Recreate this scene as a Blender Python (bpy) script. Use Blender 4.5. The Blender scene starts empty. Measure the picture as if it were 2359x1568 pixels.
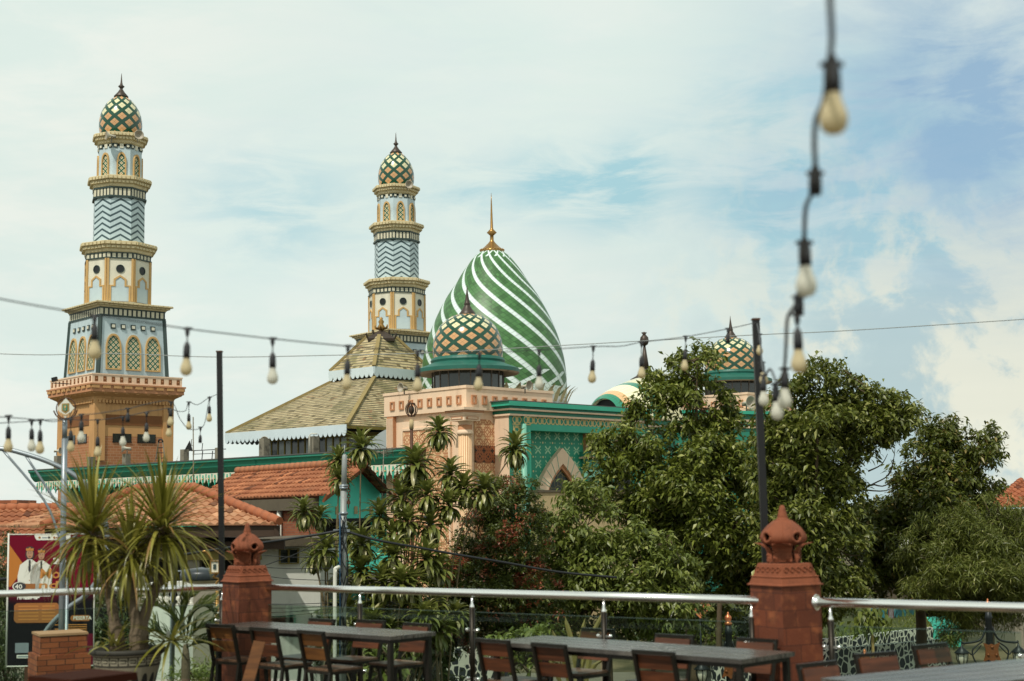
import bpy, math, random
import numpy as np
from mathutils import Vector, Matrix
random.seed(7); RNG = np.random.default_rng(11)
PI = math.pi; rad = math.radians
scene = bpy.context.scene
COL = scene.collection

# ---------------------------------------------------------------- camera geometry
# the photograph was measured in a 2359 x 1568 grid; a point of it at a distance gives a place in metres
F = 2359 * 50 / 36.0; TH = math.atan(396 / F); RO = rad(0.9); CZ = 6.0
c_, s_ = math.cos(TH), math.sin(TH); cr_, sr_ = math.cos(RO), math.sin(RO)
def ray(x, y):
    a = (x - 1179.5) / F; b = (784 - y) / F
    u = a * cr_ + b * sr_; v = -a * sr_ + b * cr_
    return Vector((u, c_ - v * s_, s_ + v * c_))
def P(x, y, D):
    r = ray(x, y); return Vector((0, 0, CZ)) + r * (D / r.y)
def PZ(x, y, z):
    r = ray(x, y); return Vector((0, 0, CZ)) + r * ((z - CZ) / r.z)
def PP(x, y, p0, n):                       # on a plane
    r = ray(x, y); o = Vector((0, 0, CZ)); n = Vector(n)
    return o + r * ((Vector(p0) - o).dot(n) / r.dot(n))

cam_d = bpy.data.cameras.new('camera'); cam = bpy.data.objects.new('camera', cam_d); COL.objects.link(cam)
Rv, Uv, Fv = Vector((1, 0, 0)), Vector((0, -s_, c_)), Vector((0, c_, s_))
cx = Rv * cr_ - Uv * sr_; cy = Rv * sr_ + Uv * cr_; cz = -Fv
cam.matrix_world = Matrix(((cx.x, cy.x, cz.x, 0), (cx.y, cy.y, cz.y, 0), (cx.z, cy.z, cz.z, CZ), (0, 0, 0, 1)))
cam_d.lens = 50; cam_d.sensor_width = 36; cam_d.sensor_fit = 'HORIZONTAL'; cam_d.clip_end = 3000; cam_d.clip_start = .1
cam_d.dof.use_dof = True; cam_d.dof.focus_distance = 60; cam_d.dof.aperture_fstop = 2.3
scene.camera = cam

# ---------------------------------------------------------------- shader expressions
def srgb(h):
    h = h.lstrip('#'); o = []
    for i in (0, 2, 4):
        v = int(h[i:i + 2], 16) / 255.0
        o.append(v / 12.92 if v <= .04045 else ((v + .055) / 1.055) ** 2.4)
    return tuple(o)
class E:
    def __init__(s, t, k): s.t = t; s.k = k
    def op(s, o, q, b=None, c=None):
        n = s.t.nt.nodes.new('ShaderNodeMath'); n.operation = o
        for i, w in enumerate((q, b, c)):
            if w is None: continue
            if isinstance(w, E): s.t.nt.links.new(w.k, n.inputs[i])
            else: n.inputs[i].default_value = w
        return E(s.t, n.outputs[0])
    def __add__(s, o): return s.op('ADD', s, o)
    __radd__ = __add__
    def __sub__(s, o): return s.op('SUBTRACT', s, o)
    def __rsub__(s, o): return s.op('SUBTRACT', o, s)
    def __mul__(s, o): return s.op('MULTIPLY', s, o)
    __rmul__ = __mul__
    def __truediv__(s, o): return s.op('DIVIDE', s, o)
    def fr(s): return s.op('FRACT', s)
    def fl(s): return s.op('FLOOR', s)
    def ab(s): return s.op('ABSOLUTE', s)
    def sin(s): return s.op('SINE', s)
    def cos(s): return s.op('COSINE', s)
    def gt(s, o): return s.op('GREATER_THAN', s, o)
    def lt(s, o): return s.op('LESS_THAN', s, o)
    def mx(s, o): return s.op('MAXIMUM', s, o)
    def mn(s, o): return s.op('MINIMUM', s, o)
    def pw(s, o): return s.op('POWER', s, o)
    def sq(s): return s.op('SQRT', s)
    def inv(s): return 1.0 - s
    def step(s, a, b):                      # smooth 0..1 between a and b
        n = s.t.nt.nodes.new('ShaderNodeMapRange'); n.interpolation_type = 'SMOOTHSTEP'
        s.t.nt.links.new(s.k, n.inputs[0]); n.inputs[1].default_value = a; n.inputs[2].default_value = b
        return E(s.t, n.outputs[0])
class T:
    def __init__(s, nt): s.nt = nt; s.c = {}
    def node(s, k): return s.nt.nodes.new(k)
    def link(s, a, b): s.nt.links.new(a.k if isinstance(a, E) else a, b)
    def tc(s, w):
        if 'tc' not in s.c: s.c['tc'] = s.node('ShaderNodeTexCoord')
        return s.c['tc'].outputs[w]
    def xyz(s, sock):
        n = s.node('ShaderNodeSeparateXYZ'); s.link(sock, n.inputs[0]); return [E(s, o) for o in n.outputs]
    def uv(s):
        if 'uv' not in s.c: s.c['uv'] = s.xyz(s.tc('UV'))[:2]
        return s.c['uv']
    def vec(s, x, y, z=0.0):
        n = s.node('ShaderNodeCombineXYZ')
        for i, w in enumerate((x, y, z)):
            if isinstance(w, E): s.link(w, n.inputs[i])
            else: n.inputs[i].default_value = w
        return n.outputs[0]
    def noise(s, scale, detail=3, rough=.55, vec=None, dist=0):
        n = s.node('ShaderNodeTexNoise'); n.inputs['Scale'].default_value = scale; n.inputs['Detail'].default_value = detail
        n.inputs['Roughness'].default_value = rough; n.inputs['Distortion'].default_value = dist
        s.link(vec if vec is not None else s.tc('Object'), n.inputs['Vector']); return E(s, n.outputs['Fac'])
    def vor(s, scale, vec=None, feature='F1', out='Distance', rnd=1.0):
        n = s.node('ShaderNodeTexVoronoi'); n.feature = feature; n.inputs['Scale'].default_value = scale
        n.inputs['Randomness'].default_value = rnd
        s.link(vec if vec is not None else s.tc('Object'), n.inputs['Vector'])
        return E(s, n.outputs[out])
    def rand(s):
        n = s.node('ShaderNodeObjectInfo'); return E(s, n.outputs['Random'])
    def island(s):
        n = s.node('ShaderNodeNewGeometry'); return E(s, n.outputs['Random Per Island'])
    def white(s, *v):
        n = s.node('ShaderNodeTexWhiteNoise'); n.noise_dimensions = '3D'; s.link(s.vec(*v), n.inputs['Vector']); return E(s, n.outputs['Value'])
    def mix(s, f, a, b, mode='MIX'):
        n = s.node('ShaderNodeMix'); n.data_type = 'RGBA'; n.blend_type = mode; n.clamp_factor = True
        for i, w in ((0, f), (6, a), (7, b)):
            if isinstance(w, E): s.link(w, n.inputs[i])
            elif isinstance(w, tuple): n.inputs[i].default_value = (*w, 1)
            else: n.inputs[i].default_value = w
        return E(s, n.outputs[2])
    def scale(s, col, f):                    # colour * scalar
        n = s.node('ShaderNodeVectorMath'); n.operation = 'SCALE'
        if isinstance(col, E): s.link(col, n.inputs[0])
        else: n.inputs[0].default_value = col
        if isinstance(f, E): s.link(f, n.inputs['Scale'])
        else: n.inputs['Scale'].default_value = f
        return E(s, n.outputs[0])
def pmat(name, col, rough=.6, metal=0.0, var=.18, vs=1.2, bump=0.0, bs=25, bfn=None, bd=.02, spec=.4, stain=None, transl=0, streak=0):
    m = bpy.data.materials.new(name); m.use_nodes = True; nt = m.node_tree; t = T(nt)
    b = nt.nodes['Principled BSDF']; out = nt.nodes['Material Output']
    k = col(t) if callable(col) else col
    if var:
        f = t.noise(vs, 4, .6) * (2 * var) + (1 - var)
        k = t.scale(k, f)
    if stain:
        st = t.noise(stain[1], 5, .65).step(stain[2], stain[2] + .18)
        k = t.mix(st * stain[3], k, stain[0])
    if streak:                               # rain runs: noise drawn out downwards
        o = t.xyz(t.tc('Object')); q = t.noise(1, 4, .6, t.vec(o[0] * 2.6, o[1] * 2.6, o[2] * .22), .4).step(.50, .72); g = t.noise(.35, 3, .6).step(.4, .6)
        k = t.mix(q * (g * .7 + .3) * streak, k, t.scale(k, .45))
    if isinstance(k, E): t.link(k, b.inputs['Base Color'])
    else: b.inputs['Base Color'].default_value = (*k, 1)
    if callable(rough): t.link(rough(t), b.inputs['Roughness'])
    else: b.inputs['Roughness'].default_value = rough
    b.inputs['Metallic'].default_value = metal
    b.inputs['Specular IOR Level'].default_value = spec
    if bump or bfn:
        n = t.node('ShaderNodeBump'); n.inputs['Strength'].default_value = bump or 1; n.inputs['Distance'].default_value = bd
        h = bfn(t) if bfn else t.noise(bs, 4, .6)
        t.link(h, n.inputs['Height']); t.link(n.outputs[0], b.inputs['Normal'])
    if transl:
        tr = t.node('ShaderNodeBsdfTranslucent'); mx = t.node('ShaderNodeMixShader'); mx.inputs[0].default_value = transl
        if isinstance(k, E): t.link(k, tr.inputs[0])
        else: tr.inputs[0].default_value = (*k, 1)
        t.link(b.outputs[0], mx.inputs[1]); t.link(tr.outputs[0], mx.inputs[2]); t.link(mx.outputs[0], out.inputs[0])
    return m

# ---------------------------------------------------------------- mesh builder
class MB:
    def __init__(s): s.v = []; s.f = []; s.uv = []; s.mi = []; s.sm = []; s.M = Matrix()
    def pts(s, ps):
        b = len(s.v); s.v += [s.M @ Vector(p) for p in ps]; return b
    def face(s, idx, uv=None, mat=0, sm=False):
        s.f.append(tuple(idx)); s.uv.append(uv or [(0, 0)] * len(idx)); s.mi.append(mat); s.sm.append(sm)
    def poly(s, ps, uv=None, mat=0, sm=False):
        b = s.pts(ps); s.face(range(b, b + len(ps)), uv, mat, sm)
    def quad(s, a, b, c, d, mat=0, uv=None, sm=False):
        if uv is None:
            w = (Vector(b) - Vector(a)).length; h = (Vector(d) - Vector(a)).length
            uv = [(0, 0), (w, 0), (w, h), (0, h)]
        s.poly((a, b, c, d), uv, mat, sm)
    def ob(s, o, ax, ay, az, mat=0):         # box from a corner and three edge vectors
        o, ax, ay, az = map(Vector, (o, ax, ay, az))
        if ax.cross(ay).dot(az) < 0: ax, ay = ay, ax
        q = lambda i, j, k: o + ax * i + ay * j + az * k
        s.quad(q(0,0,0), q(1,0,0), q(1,0,1), q(0,0,1), mat); s.quad(q(1,0,0), q(1,1,0), q(1,1,1), q(1,0,1), mat)
        s.quad(q(1,1,0), q(0,1,0), q(0,1,1), q(1,1,1), mat); s.quad(q(0,1,0), q(0,0,0), q(0,0,1), q(0,1,1), mat)
        s.quad(q(0,0,1), q(1,0,1), q(1,1,1), q(0,1,1), mat); s.quad(q(0,1,0), q(1,1,0), q(1,0,0), q(0,0,0), mat)
    def box(s, x0, x1, y0, y1, z0, z1, mat=0): s.ob((x0, y0, z0), (x1 - x0, 0, 0), (0, y1 - y0, 0), (0, 0, z1 - z0), mat)
    def bar(s, a, b, w, h=None, mat=0, up=(0, 0, 1)):   # rectangular bar between two points
        a, b = Vector(a), Vector(b); h = h or w; d = (b - a); n = d.normalized()
        u = Vector(up)
        if abs(n.dot(u)) > .95: u = Vector((0, 1, 0))
        sx = n.cross(u).normalized() * w; sy = sx.cross(n).normalized() * h
        s.ob(a - sx / 2 - sy / 2, sx, sy, d, mat)
    def prism(s, out, o, ux, uy, n, mat=0, smat=None, uvo=(0, 0), back=False):  # outline (x,y) extruded by vector n, front cap at o+n
        o, ux, uy, n = map(Vector, (o, ux, uy, n)); smat = mat if smat is None else smat
        ar = sum(out[i][0] * out[(i + 1) % len(out)][1] - out[(i + 1) % len(out)][0] * out[i][1] for i in range(len(out)))
        if (ux.cross(uy).dot(n) < 0) != (ar < 0): out = out[::-1]
        k = len(out); A = [o + ux * x + uy * y for x, y in out]
        b = s.pts(A); b2 = s.pts([p + n for p in A]); uv = [(x - uvo[0], y - uvo[1]) for x, y in out]
        s.face(range(b2, b2 + k), uv, mat)
        if back: s.face(range(b + k - 1, b - 1, -1), uv[::-1], mat)
        for i in range(k): j = (i + 1) % k; s.face((b + i, b + j, b2 + j, b2 + i), None, smat)
    def frame(s, outer, inner, o, ux, uy, n, mat=0):    # ring between two outlines with the same count, extruded
        o, ux, uy, n = map(Vector, (o, ux, uy, n)); k = len(outer)
        L = [[o + ux * x + uy * y + n * e for x, y in q] for q in (outer, inner) for e in (0, 1)]
        B = [s.pts(q) for q in L]                     # outer back, outer front, inner back, inner front
        ar = sum(outer[i][0] * outer[(i + 1) % k][1] - outer[(i + 1) % k][0] * outer[i][1] for i in range(k))
        flip = (ux.cross(uy).dot(n) < 0) != (ar < 0)
        for i in range(k):
            j = (i + 1) % k
            for q in ((B[1] + i, B[1] + j, B[3] + j, B[3] + i), (B[0] + i, B[0] + j, B[1] + j, B[1] + i), (B[3] + i, B[3] + j, B[2] + j, B[2] + i)):
                s.face(q[::-1] if flip else q, None, mat)
    def lathe(s, prof, n=24, o=(0, 0, 0), a0=0.0, mat=0, sm=True, face_uv=False, cap=True, rf=None, mats=None, skip=None):
        # profile [(r, z)] from bottom to top; uv = (turn 0..1, length 0..1) or per face (0..1, metres)
        o = Vector(o); L = [0]
        for i in range(1, len(prof)): L.append(L[-1] + math.hypot(prof[i][0] - prof[i - 1][0], prof[i][1] - prof[i - 1][1]))
        tot = L[-1] or 1; rows = []
        for r, z in prof:
            rows.append(s.pts([o + Vector((math.sin(a0 + 2 * PI * k / n) * r * (rf(k / n) if rf else 1), -math.cos(a0 + 2 * PI * k / n) * r * (rf(k / n) if rf else 1), z)) for k in range(n)]))
        for i in range(len(prof) - 1):
            for k in range(n):
                if skip and skip((k + .5) / n, (prof[i][1] + prof[i + 1][1]) / 2): continue
                j = (k + 1) % n
                if face_uv: uv = [(0, prof[i][1]), (1, prof[i][1]), (1, prof[i + 1][1]), (0, prof[i + 1][1])]
                else: uv = [(k / n, L[i] / tot), ((k + 1) / n, L[i] / tot), ((k + 1) / n, L[i + 1] / tot), (k / n, L[i + 1] / tot)]
                s.face((rows[i] + k, rows[i] + j, rows[i + 1] + j, rows[i + 1] + k), uv, mats[i] if mats else mat, sm)
        if cap:
            if prof[0][0] > 1e-4: s.face([rows[0] + k for k in range(n)][::-1], None, mats[0] if mats else mat)
            if prof[-1][0] > 1e-4: s.face([rows[-1] + k for k in range(n)], None, mats[-1] if mats else mat)
    def tube(s, ps, r=.02, n=6, mat=0, sm=True, cap=True):
        ps = [Vector(p) for p in ps]; m = len(ps); rr = r if isinstance(r, (list, tuple)) else [r] * m
        rows = []; u = None
        for i, p in enumerate(ps):
            d = (ps[min(i + 1, m - 1)] - ps[max(i - 1, 0)]).normalized()
            if u is None: u = d.cross(Vector((0, 0, 1)) if abs(d.z) < .9 else Vector((0, 1, 0))).normalized()
            else: u = (u - d * u.dot(d)).normalized()
            w = d.cross(u)
            rows.append(s.pts([p + (u * math.cos(2 * PI * k / n) + w * math.sin(2 * PI * k / n)) * rr[i] for k in range(n)]))
        for i in range(m - 1):
            for k in range(n):
                j = (k + 1) % n; s.face((rows[i] + k, rows[i] + j, rows[i + 1] + j, rows[i + 1] + k), [(k / n, i), ((k + 1) / n, i), ((k + 1) / n, i + 1), (k / n, i + 1)], mat, sm)
        if cap: s.face([rows[0] + k for k in range(n)][::-1], None, mat); s.face([rows[-1] + k for k in range(n)], None, mat)
    def ball(s, o, r, n=12, mat=0, sc=(1, 1, 1)):
        q = 7; pr = [(math.sin(PI * i / q) * r * sc[0] + 1e-5, -math.cos(PI * i / q) * r * sc[2]) for i in range(q + 1)]
        s.lathe(pr, n, o, mat=mat, cap=False)
    def build(s, name, mats, parent=None, bevel=0, local=False):
        me = bpy.data.meshes.new(name)
        off = Vector((0, 0, 0)) if (parent is None or local) else ROOT.get(parent.name, Vector((0, 0, 0)))
        me.from_pydata([tuple(p - off) for p in s.v], [], s.f)
        if not isinstance(mats, (list, tuple)): mats = [mats]
        for m in mats: me.materials.append(m)
        ul = me.uv_layers.new(name='UVMap')
        ul.data.foreach_set('uv', np.array([c for q in s.uv for c in q], dtype=np.float32).ravel())
        me.polygons.foreach_set('material_index', np.array(s.mi, dtype=np.int32)); me.polygons.foreach_set('use_smooth', np.array(s.sm, dtype=bool))
        me.update()
        o = bpy.data.objects.new(name, me); COL.objects.link(o)
        if parent is not None: o.parent = parent; ROOT[o.name] = off
        if bevel:
            b = o.modifiers.new('edge', 'BEVEL'); b.width = bevel; b.segments = 2; b.limit_method = 'ANGLE'; b.angle_limit = rad(50)
        return o
ROOT = {}
def tag(o, label=None, cat=None, group=None, kind=None):
    if label: o['label'] = label
    if cat: o['category'] = cat
    if group: o['group'] = group
    if kind: o['kind'] = kind
    return o
def thing(name, label, cat, loc=(0, 0, 0), group=None):
    o = bpy.data.objects.new(name, None); COL.objects.link(o); o.location = loc; o.empty_display_size = .1
    ROOT[o.name] = Vector(loc); return tag(o, label, cat, group)
def dup(o, parent=None, loc=None, rotz=None, label=None, scale=None):
    c = o.copy(); COL.objects.link(c)
    if parent is not None: c.parent = parent
    else:
        if loc is not None: c.location = loc
        if rotz is not None: c.rotation_euler = (0, 0, rotz)
        if scale is not None: c.scale = (scale,) * 3
        if label: c['label'] = label
    for ch in [q for q in o.children]: dup(ch, c)
    return c
def smooth_line(pts, k=6):                   # Catmull-Rom through points
    pts = [Vector(p) for p in pts]; out = []
    for i in range(len(pts) - 1):
        p0, p1, p2, p3 = pts[max(i - 1, 0)], pts[i], pts[i + 1], pts[min(i + 2, len(pts) - 1)]
        for j in range(k):
            t = j / k
            out.append(.5 * ((2 * p1) + (p2 - p0) * t + (2 * p0 - 5 * p1 + 4 * p2 - p3) * t * t + (3 * p1 - p0 - 3 * p2 + p3) * t ** 3))
    out.append(pts[-1]); return out

# ---------------------------------------------------------------- world and sun
SUN_EL = rad(54); SUN_AZ = math.atan2(-.44, -.90)           # the sun stands high, behind and left of the camera
sunv = Vector((math.sin(SUN_AZ) * math.cos(SUN_EL), math.cos(SUN_AZ) * math.cos(SUN_EL), math.sin(SUN_EL)))
ld = bpy.data.lights.new('sun', 'SUN'); ld.energy = 3.5; ld.angle = rad(0.8); ld.color = (1, .945, .84)
lo = bpy.data.objects.new('sun', ld); COL.objects.link(lo); lo.rotation_euler = sunv.to_track_quat('Z', 'Y').to_euler(); lo.location = (0, 0, 60)
W = bpy.data.worlds.new('World'); scene.world = W; W.use_nodes = True
wt = T(W.node_tree); bg = W.node_tree.nodes['Background']
sky = wt.node('ShaderNodeTexSky'); sky.sky_type = 'NISHITA'; sky.sun_disc = False; sky.sun_elevation = SUN_EL; sky.sun_rotation = SUN_AZ
sky.air_density = 1.2; sky.dust_density = 2.0; sky.ozone_density = 1.5
dirv = wt.tc('Generated'); dx, dy, dz = wt.xyz(dirv)
pl = wt.vec(dx / (dz + .12), dy / (dz + .12), 0.0)          # the cloud deck is a flat layer overhead
n1 = wt.noise(.55, 7, .55, pl, .6); n2 = wt.noise(1.7, 8, .62, pl, .8)
def spot(x, y, k):                                          # clearer patches of the sky
    r = ray(x, y).normalized()
    q = dx * r.x + dy * r.y + dz * r.z
    return ((q - 1.0) * k).op('EXPONENT', (q - 1.0) * k)
az = dx.op('ARCTAN2', dx, dy)
sv = wt.vec(az * 2.4, dz * 8.5, 0.0)
st = wt.noise(1.5, 7, .6, sv, .7); st2 = wt.noise(5.0, 8, .62, sv, .5)     # drawn-out bands of thin cloud
n3 = wt.noise(2.6, 7, .58, dirv, .3); n4 = wt.noise(11, 7, .6, dirv, .3)
clear = spot(2390, 90, 110) * .85 + spot(2120, 260, 200) * .42 + spot(2330, 400, 500) * .42 + spot(1780, 430, 700) * .22
cyan = (spot(1400, 440, 2600) * .95 + spot(1250, 425, 2600) * .7 + spot(1080, 450, 3000) * .45 + spot(1480, 395, 4000) * .5 + spot(1850, 380, 260) * .65 + spot(2250, 500, 300) * .40 + spot(640, 480, 900) * .55 + spot(450, 450, 1500) * .2 + spot(900, 520, 900) * .2 + spot(1900, 480, 300) * .55 + spot(1000, 90, 120) * .18)
low = dz.step(.42, .05)                                     # heaped cloud near the horizon
heap = (spot(2380, 860, 45) * 1.3).mn(1.0) * low
n5 = wt.noise(30, 6, .6, dirv, .4)
lift_ = spot(2260, 930, 500) * .05 + spot(2290, 720, 700) * .06 + spot(2350, 1000, 400) * .05
puff = (n3 * .2 + n4 * .5 + n5 * .3 + lift_).step(.50, .57) * heap
white = wt.mix((st * .6 + st2 * .4).step(.40, .62), (.735, .845, .79), (.84, .89, .82))
white = wt.mix((cyan * ((st2 * .65 + st * .35).step(.38, .60) * 1.2 + .1)).mn(1.0), white, (.40, .65, .71))
grey = (n4.inv().step(.38, .58) * .5 + .30) * heap
white = wt.mix(grey, white, (.43, .57, .60))
white = wt.mix(puff, white, (.83, .835, .70))
white = wt.scale(white, (n1 * .16 + .92) * (1.0 - dz.step(.5, .9) * .28))
cov = 1.0 - (clear * ((n2 * .4 + st2 * .35 + n4 * .25).inv().step(.30, .72) * .95 + .15)).mn(.86)
SKY = .12
blue = wt.mix(.6, wt.scale(E(wt, sky.outputs[0]), SKY), (.26, .46, .66))
skyc = wt.scale(wt.mix(cov, blue, white), 1 / SKY)
wt.link(skyc, bg.inputs[0]); bg.inputs[1].default_value = SKY
scene.view_settings.view_transform = 'Standard'; scene.view_settings.look = 'None'; scene.view_settings.exposure = 0; scene.view_settings.gamma = 1
scene.render.engine = 'CYCLES'
scene.cycles.max_bounces = 6; scene.cycles.transparent_max_bounces = 16; scene.cycles.use_denoising = True
# ================================================================ MOSQUE
def A(h, f=.78): return tuple(v * f for v in srgb(h))
GREEN, CREAM, PEACH = A('1f5a46', .8), A('e2dcb8'), A('e0a878')
def lattice_col(t, p=.42):
    u, v = t.uv(); a = ((u + v) / p).fr(); b = ((u - v) / p).fr()
    band = ((a - .5).ab().gt(.34)).mx((b - .5).ab().gt(.34))
    fl = (((a - .5).ab().lt(.06)).mx((b - .5).ab().lt(.06))) * ((a - .5).ab() + (b - .5).ab()).lt(.28)
    k = t.mix(fl, A('e8dfbc'), A('b98a48')); return t.mix(band, k, A('1f6048', .8))
def band_col(t, k=9, dark=A('2c3a38', .6), light=A('e2dcc0')):
    u, v = t.uv(); return t.mix((u * k).fr().lt(.62) * 1.0, dark, light)
def chev_col(t):
    u, v = t.uv(); q = v * (1 / .47) + (u - .5).ab() * 2 * .95
    return t.mix(q.fr().lt(.36), A('b6c8cc', .97), A('42585e', .8))
def diamond_col(N, Mv):
    def f(t):
        u, v = t.uv(); a = u * N + v * Mv; b = u * N - v * Mv
        fa, fb = a.fr(), b.fr(); band = fa.lt(.375).mx(fb.lt(.375))
        vc = (a.fl() - b.fl()) / (2 * Mv)
        hi = vc.gt(.46) * vc.lt(.86)
        k = t.mix(hi, A('e0ac78', .82), A('e6dfb4', .86))
        rnd = t.white(a.fl(), b.fl(), 3.0)
        k = t.scale(k, rnd * .16 + .9)
        g = t.scale(A('18543e', .7), t.white((a * 3).fl(), (b * 3).fl(), 1.0) * .35 + .8)
        k = t.mix(band, k, g)
        gr = (fa * 3).fr().lt(.09).mx((fb * 3).fr().lt(.09))
        return t.mix(gr * .55, k, A('3c5040', .6))
    return f
def spiral_col(t):
    u, v = t.uv(); a = u * 14 + v * 6.8; b = u * 14 - v * 11.0
    w = a.fr().lt(.285)
    cross = (b.fr().lt(.27)) * (v.lt(.15).mx(v.gt(.93)))
    foot = v.lt(.06)
    wh = w.mx(cross).mx(foot * (b * .5).fr().gt(.2))
    g = t.scale(A('4d7a48', .82), t.white((a * 4).fl(), (b * 3).fl(), 0.0) * .55 + .70)
    k = t.mix(wh, g, A('dcebe8', .9))
    gr = (a * 4).fr().lt(.09).mx((b * 3).fr().lt(.08))
    return t.mix(gr * .62, k, A('2c4a30', .55))
def brick_col(c1, c2, mort, sx=.22, sy=.075):
    def f(t):
        u, v = t.uv(); r = (v / sy).fl(); x = u / sx + (r * .5).fr()
        m = x.fr().lt(.06).mx((v / sy).fr().lt(.14))
        return t.mix(m, t.mix(t.white(x.fl(), r, 0.0), c1, c2), mort)
    return f
def geo_col(c1, c2, p=.62, th=.09):            # eight-pointed strapwork
    def f(t):
        u, v = t.uv(); x = (u / p).fr() - .5; y = (v / p).fr() - .5
        d1 = (((x + y).ab()) - .25).ab().lt(th * .5); d2 = (((x - y).ab()) - .25).ab().lt(th * .5)
        sq_ = ((x.ab().mx(y.ab())) - .36).ab().lt(th * .45); r = ((x * x + y * y).sq() - .16).ab().lt(th * .4)
        d3 = (x.ab() + y.ab() - .5).ab().lt(th * .5)
        return t.mix(d1.mx(d2).mx(sq_).mx(r).mx(d3), c1, c2)
    return f
def flower_col(t, p=.78):                      # green batik field: crosses, dots and ringed flowers
    u, v = t.uv(); x = (u / p).fr() - .5; y = (v / p).fr() - .5
    x2 = (u / p + .5).fr() - .5; y2 = (v / p + .5).fr() - .5
    d = ((x2 - y2).ab().lt(.075)).mx((x2 + y2).ab().lt(.075)) * (x2.ab() + y2.ab()).lt(.52) * (x2.ab() + y2.ab()).gt(.06)
    r = (x * x + y * y).sq(); fl = r.lt(.07); ring = (r - .17).ab().lt(.025)
    x4 = (u / p * 2).fr() - .5; y4 = (v / p * 2 + .5).fr() - .5
    dot = (x4 * x4 + y4 * y4).sq().lt(.09)
    k = t.mix(d.mx(dot), A('258a6e', .95), A('a4cca4', .88)); k = t.mix(ring, k, A('2a8f6e', .8)); return t.mix(fl, k, A('d6c68e'))
def knot_col(t):                               # gold knotwork band, v 0..1 across it
    u, v = t.uv(); y = v - .5
    l1 = (y.ab() - .40).ab().lt(.045)
    s1 = (u * (2 * PI)).sin() * .30; w1 = (y - s1).ab().lt(.085); w2 = (y + s1).ab().lt(.085)
    x = u.fr() - .5; rr = ((x * x * 3.2 + y * y).sq() - .22).ab().lt(.045)
    bar_ = (x.ab() - .06).ab().lt(.03) * y.ab().lt(.22)
    return t.mix(l1.mx(w1).mx(w2).mx(rr).mx(bar_) * v.gt(.05) * v.lt(.95), A('268069', .92), A('cdb272', .85))
def shingle_col(t):
    u, v = t.uv(); r = v.fl(); c = u / .32 + (r * .5).fr()
    q = t.white(c.fl(), r, 2.0)
    k = t.mix(q, A('b4a278', .74), A('ccbc92', .82))
    k = t.mix(q.gt(.9), k, A('8a7a50', .6)); k = t.mix(t.noise(.5, 5, .6).step(.48, .64) * .7, k, A('7d7a4a', .7))
    k = t.mix(t.noise(.8, 4, .7, dist=1.5).step(.60, .70) * .75, k, A('a8704a', .8))
    return t.mix(c.fr().lt(.05) * .4, k, A('5c5436', .6))
def tilec(c1, c2, moss=.4):
    def f(t):
        u, v = t.uv(); r = v.fl(); q = t.white(u.fl(), r, 5.0)
        k = t.mix(q, c1, c2); k = t.mix(q.gt(.92), k, t.scale(c1, .5)); k = t.mix(t.white(u.fl(), r, 9.0).gt(.95), k, t.scale(c2, 1.25))
        return t.mix(t.noise(.9, 5, .65, dist=.6).step(.56, .72) * moss, k, A('6b3a22', .6))
    return f
M = {}
M['paleblue'] = pmat('pale_blue_paint', A('b9cacf', .95), .6, streak=.4, stain=(A('7f8f90', .7), .9, .56, .35))
M['cream'] = pmat('cream_paint', A('e3dfca', .84), .6, streak=.45)
M['tan'] = pmat('tan_moulding', A('d8c89e', .86), .6, var=.18, streak=.5, vs=.8, stain=(A('8a7048', .6), 1.1, .58, .5))
M['gold'] = pmat('ochre_trim', A('cda66a', .84), .55)
M['dark'] = pmat('dark_green_grey', A('30423f', .9), .5)
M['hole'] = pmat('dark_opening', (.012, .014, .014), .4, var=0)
M['lattice'] = pmat('lattice_window', lattice_col, .5)
M['band'] = pmat('check_band', lambda t: band_col(t, 5), .55)
M['band4'] = pmat('check_band_wide', lambda t: band_col(t, 14), .55)
M['chev'] = pmat('chevron_tiles', chev_col, .45, streak=.35)
M['dome_small'] = pmat('diamond_tiles', diamond_col(12, 4.5), .16, var=.06, spec=.6)
M['dome_tall'] = pmat('diamond_tiles_tall', diamond_col(9, 4.0), .16, var=.06, spec=.6)
M['dome_big'] = pmat('spiral_tiles', spiral_col, .42, var=.12, spec=.3, streak=.25)
M['bronze'] = pmat('dark_bronze', A('4a4038', .8), .45, .3)
M['brass'] = pmat('old_brass', A('a8824a', .8), .35, .7)
M['peach'] = pmat('peach_render', A('ecceb0', .88), .75, var=.1, streak=.35, stain=(A('b07f56', .8), .7, .60, .5), bump=.15, bs=30)
M['peach_dk'] = pmat('terracotta_trim', A('c48a62', .82), .7)
M['peach_geo'] = pmat('carved_screen', geo_col(A('e8c497', .85), A('bd7f58', .78)), .7)
M['screen_dk'] = pmat('open_screen', geo_col((.02, .015, .012), A('a8643e', .7), .62, .15), .7)
M['flute'] = pmat('fluted_peach', lambda t: t.mix((t.uv()[0] * 1.0).fr().lt(.38), A('eccba2', .86), A('c08a60', .78)), .7)
M['brick_t'] = pmat('tower_brick', brick_col(A('ac7048', .76), A('ba7e54', .76), A('c89e7c', .72), .5, .2), .8, var=.1)
M['ochre_wall'] = pmat('ochre_render', A('cf9e68', .80), .75, var=.1, streak=.45, stain=(A('93602f', .7), .6, .6, .4))
M['ochre_dk'] = pmat('dark_ochre', A('8d5a30', .7), .75)
M['teal'] = pmat('teal_paint', A('36a488', .95), .45, var=.14)
M['ringteal'] = pmat('weathered_teal', A('2d7c6c', .55), .5, var=.22, streak=.4)
M['teal_dk'] = pmat('deep_green_paint', A('28806a', .95), .45, var=.14)
M['teal_lt'] = pmat('light_teal_paint', A('7fbfa8', .8), .45)
M['flower'] = pmat('batik_wall', flower_col, .5)
M['knot'] = pmat('knot_band', knot_col, .5)
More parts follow.
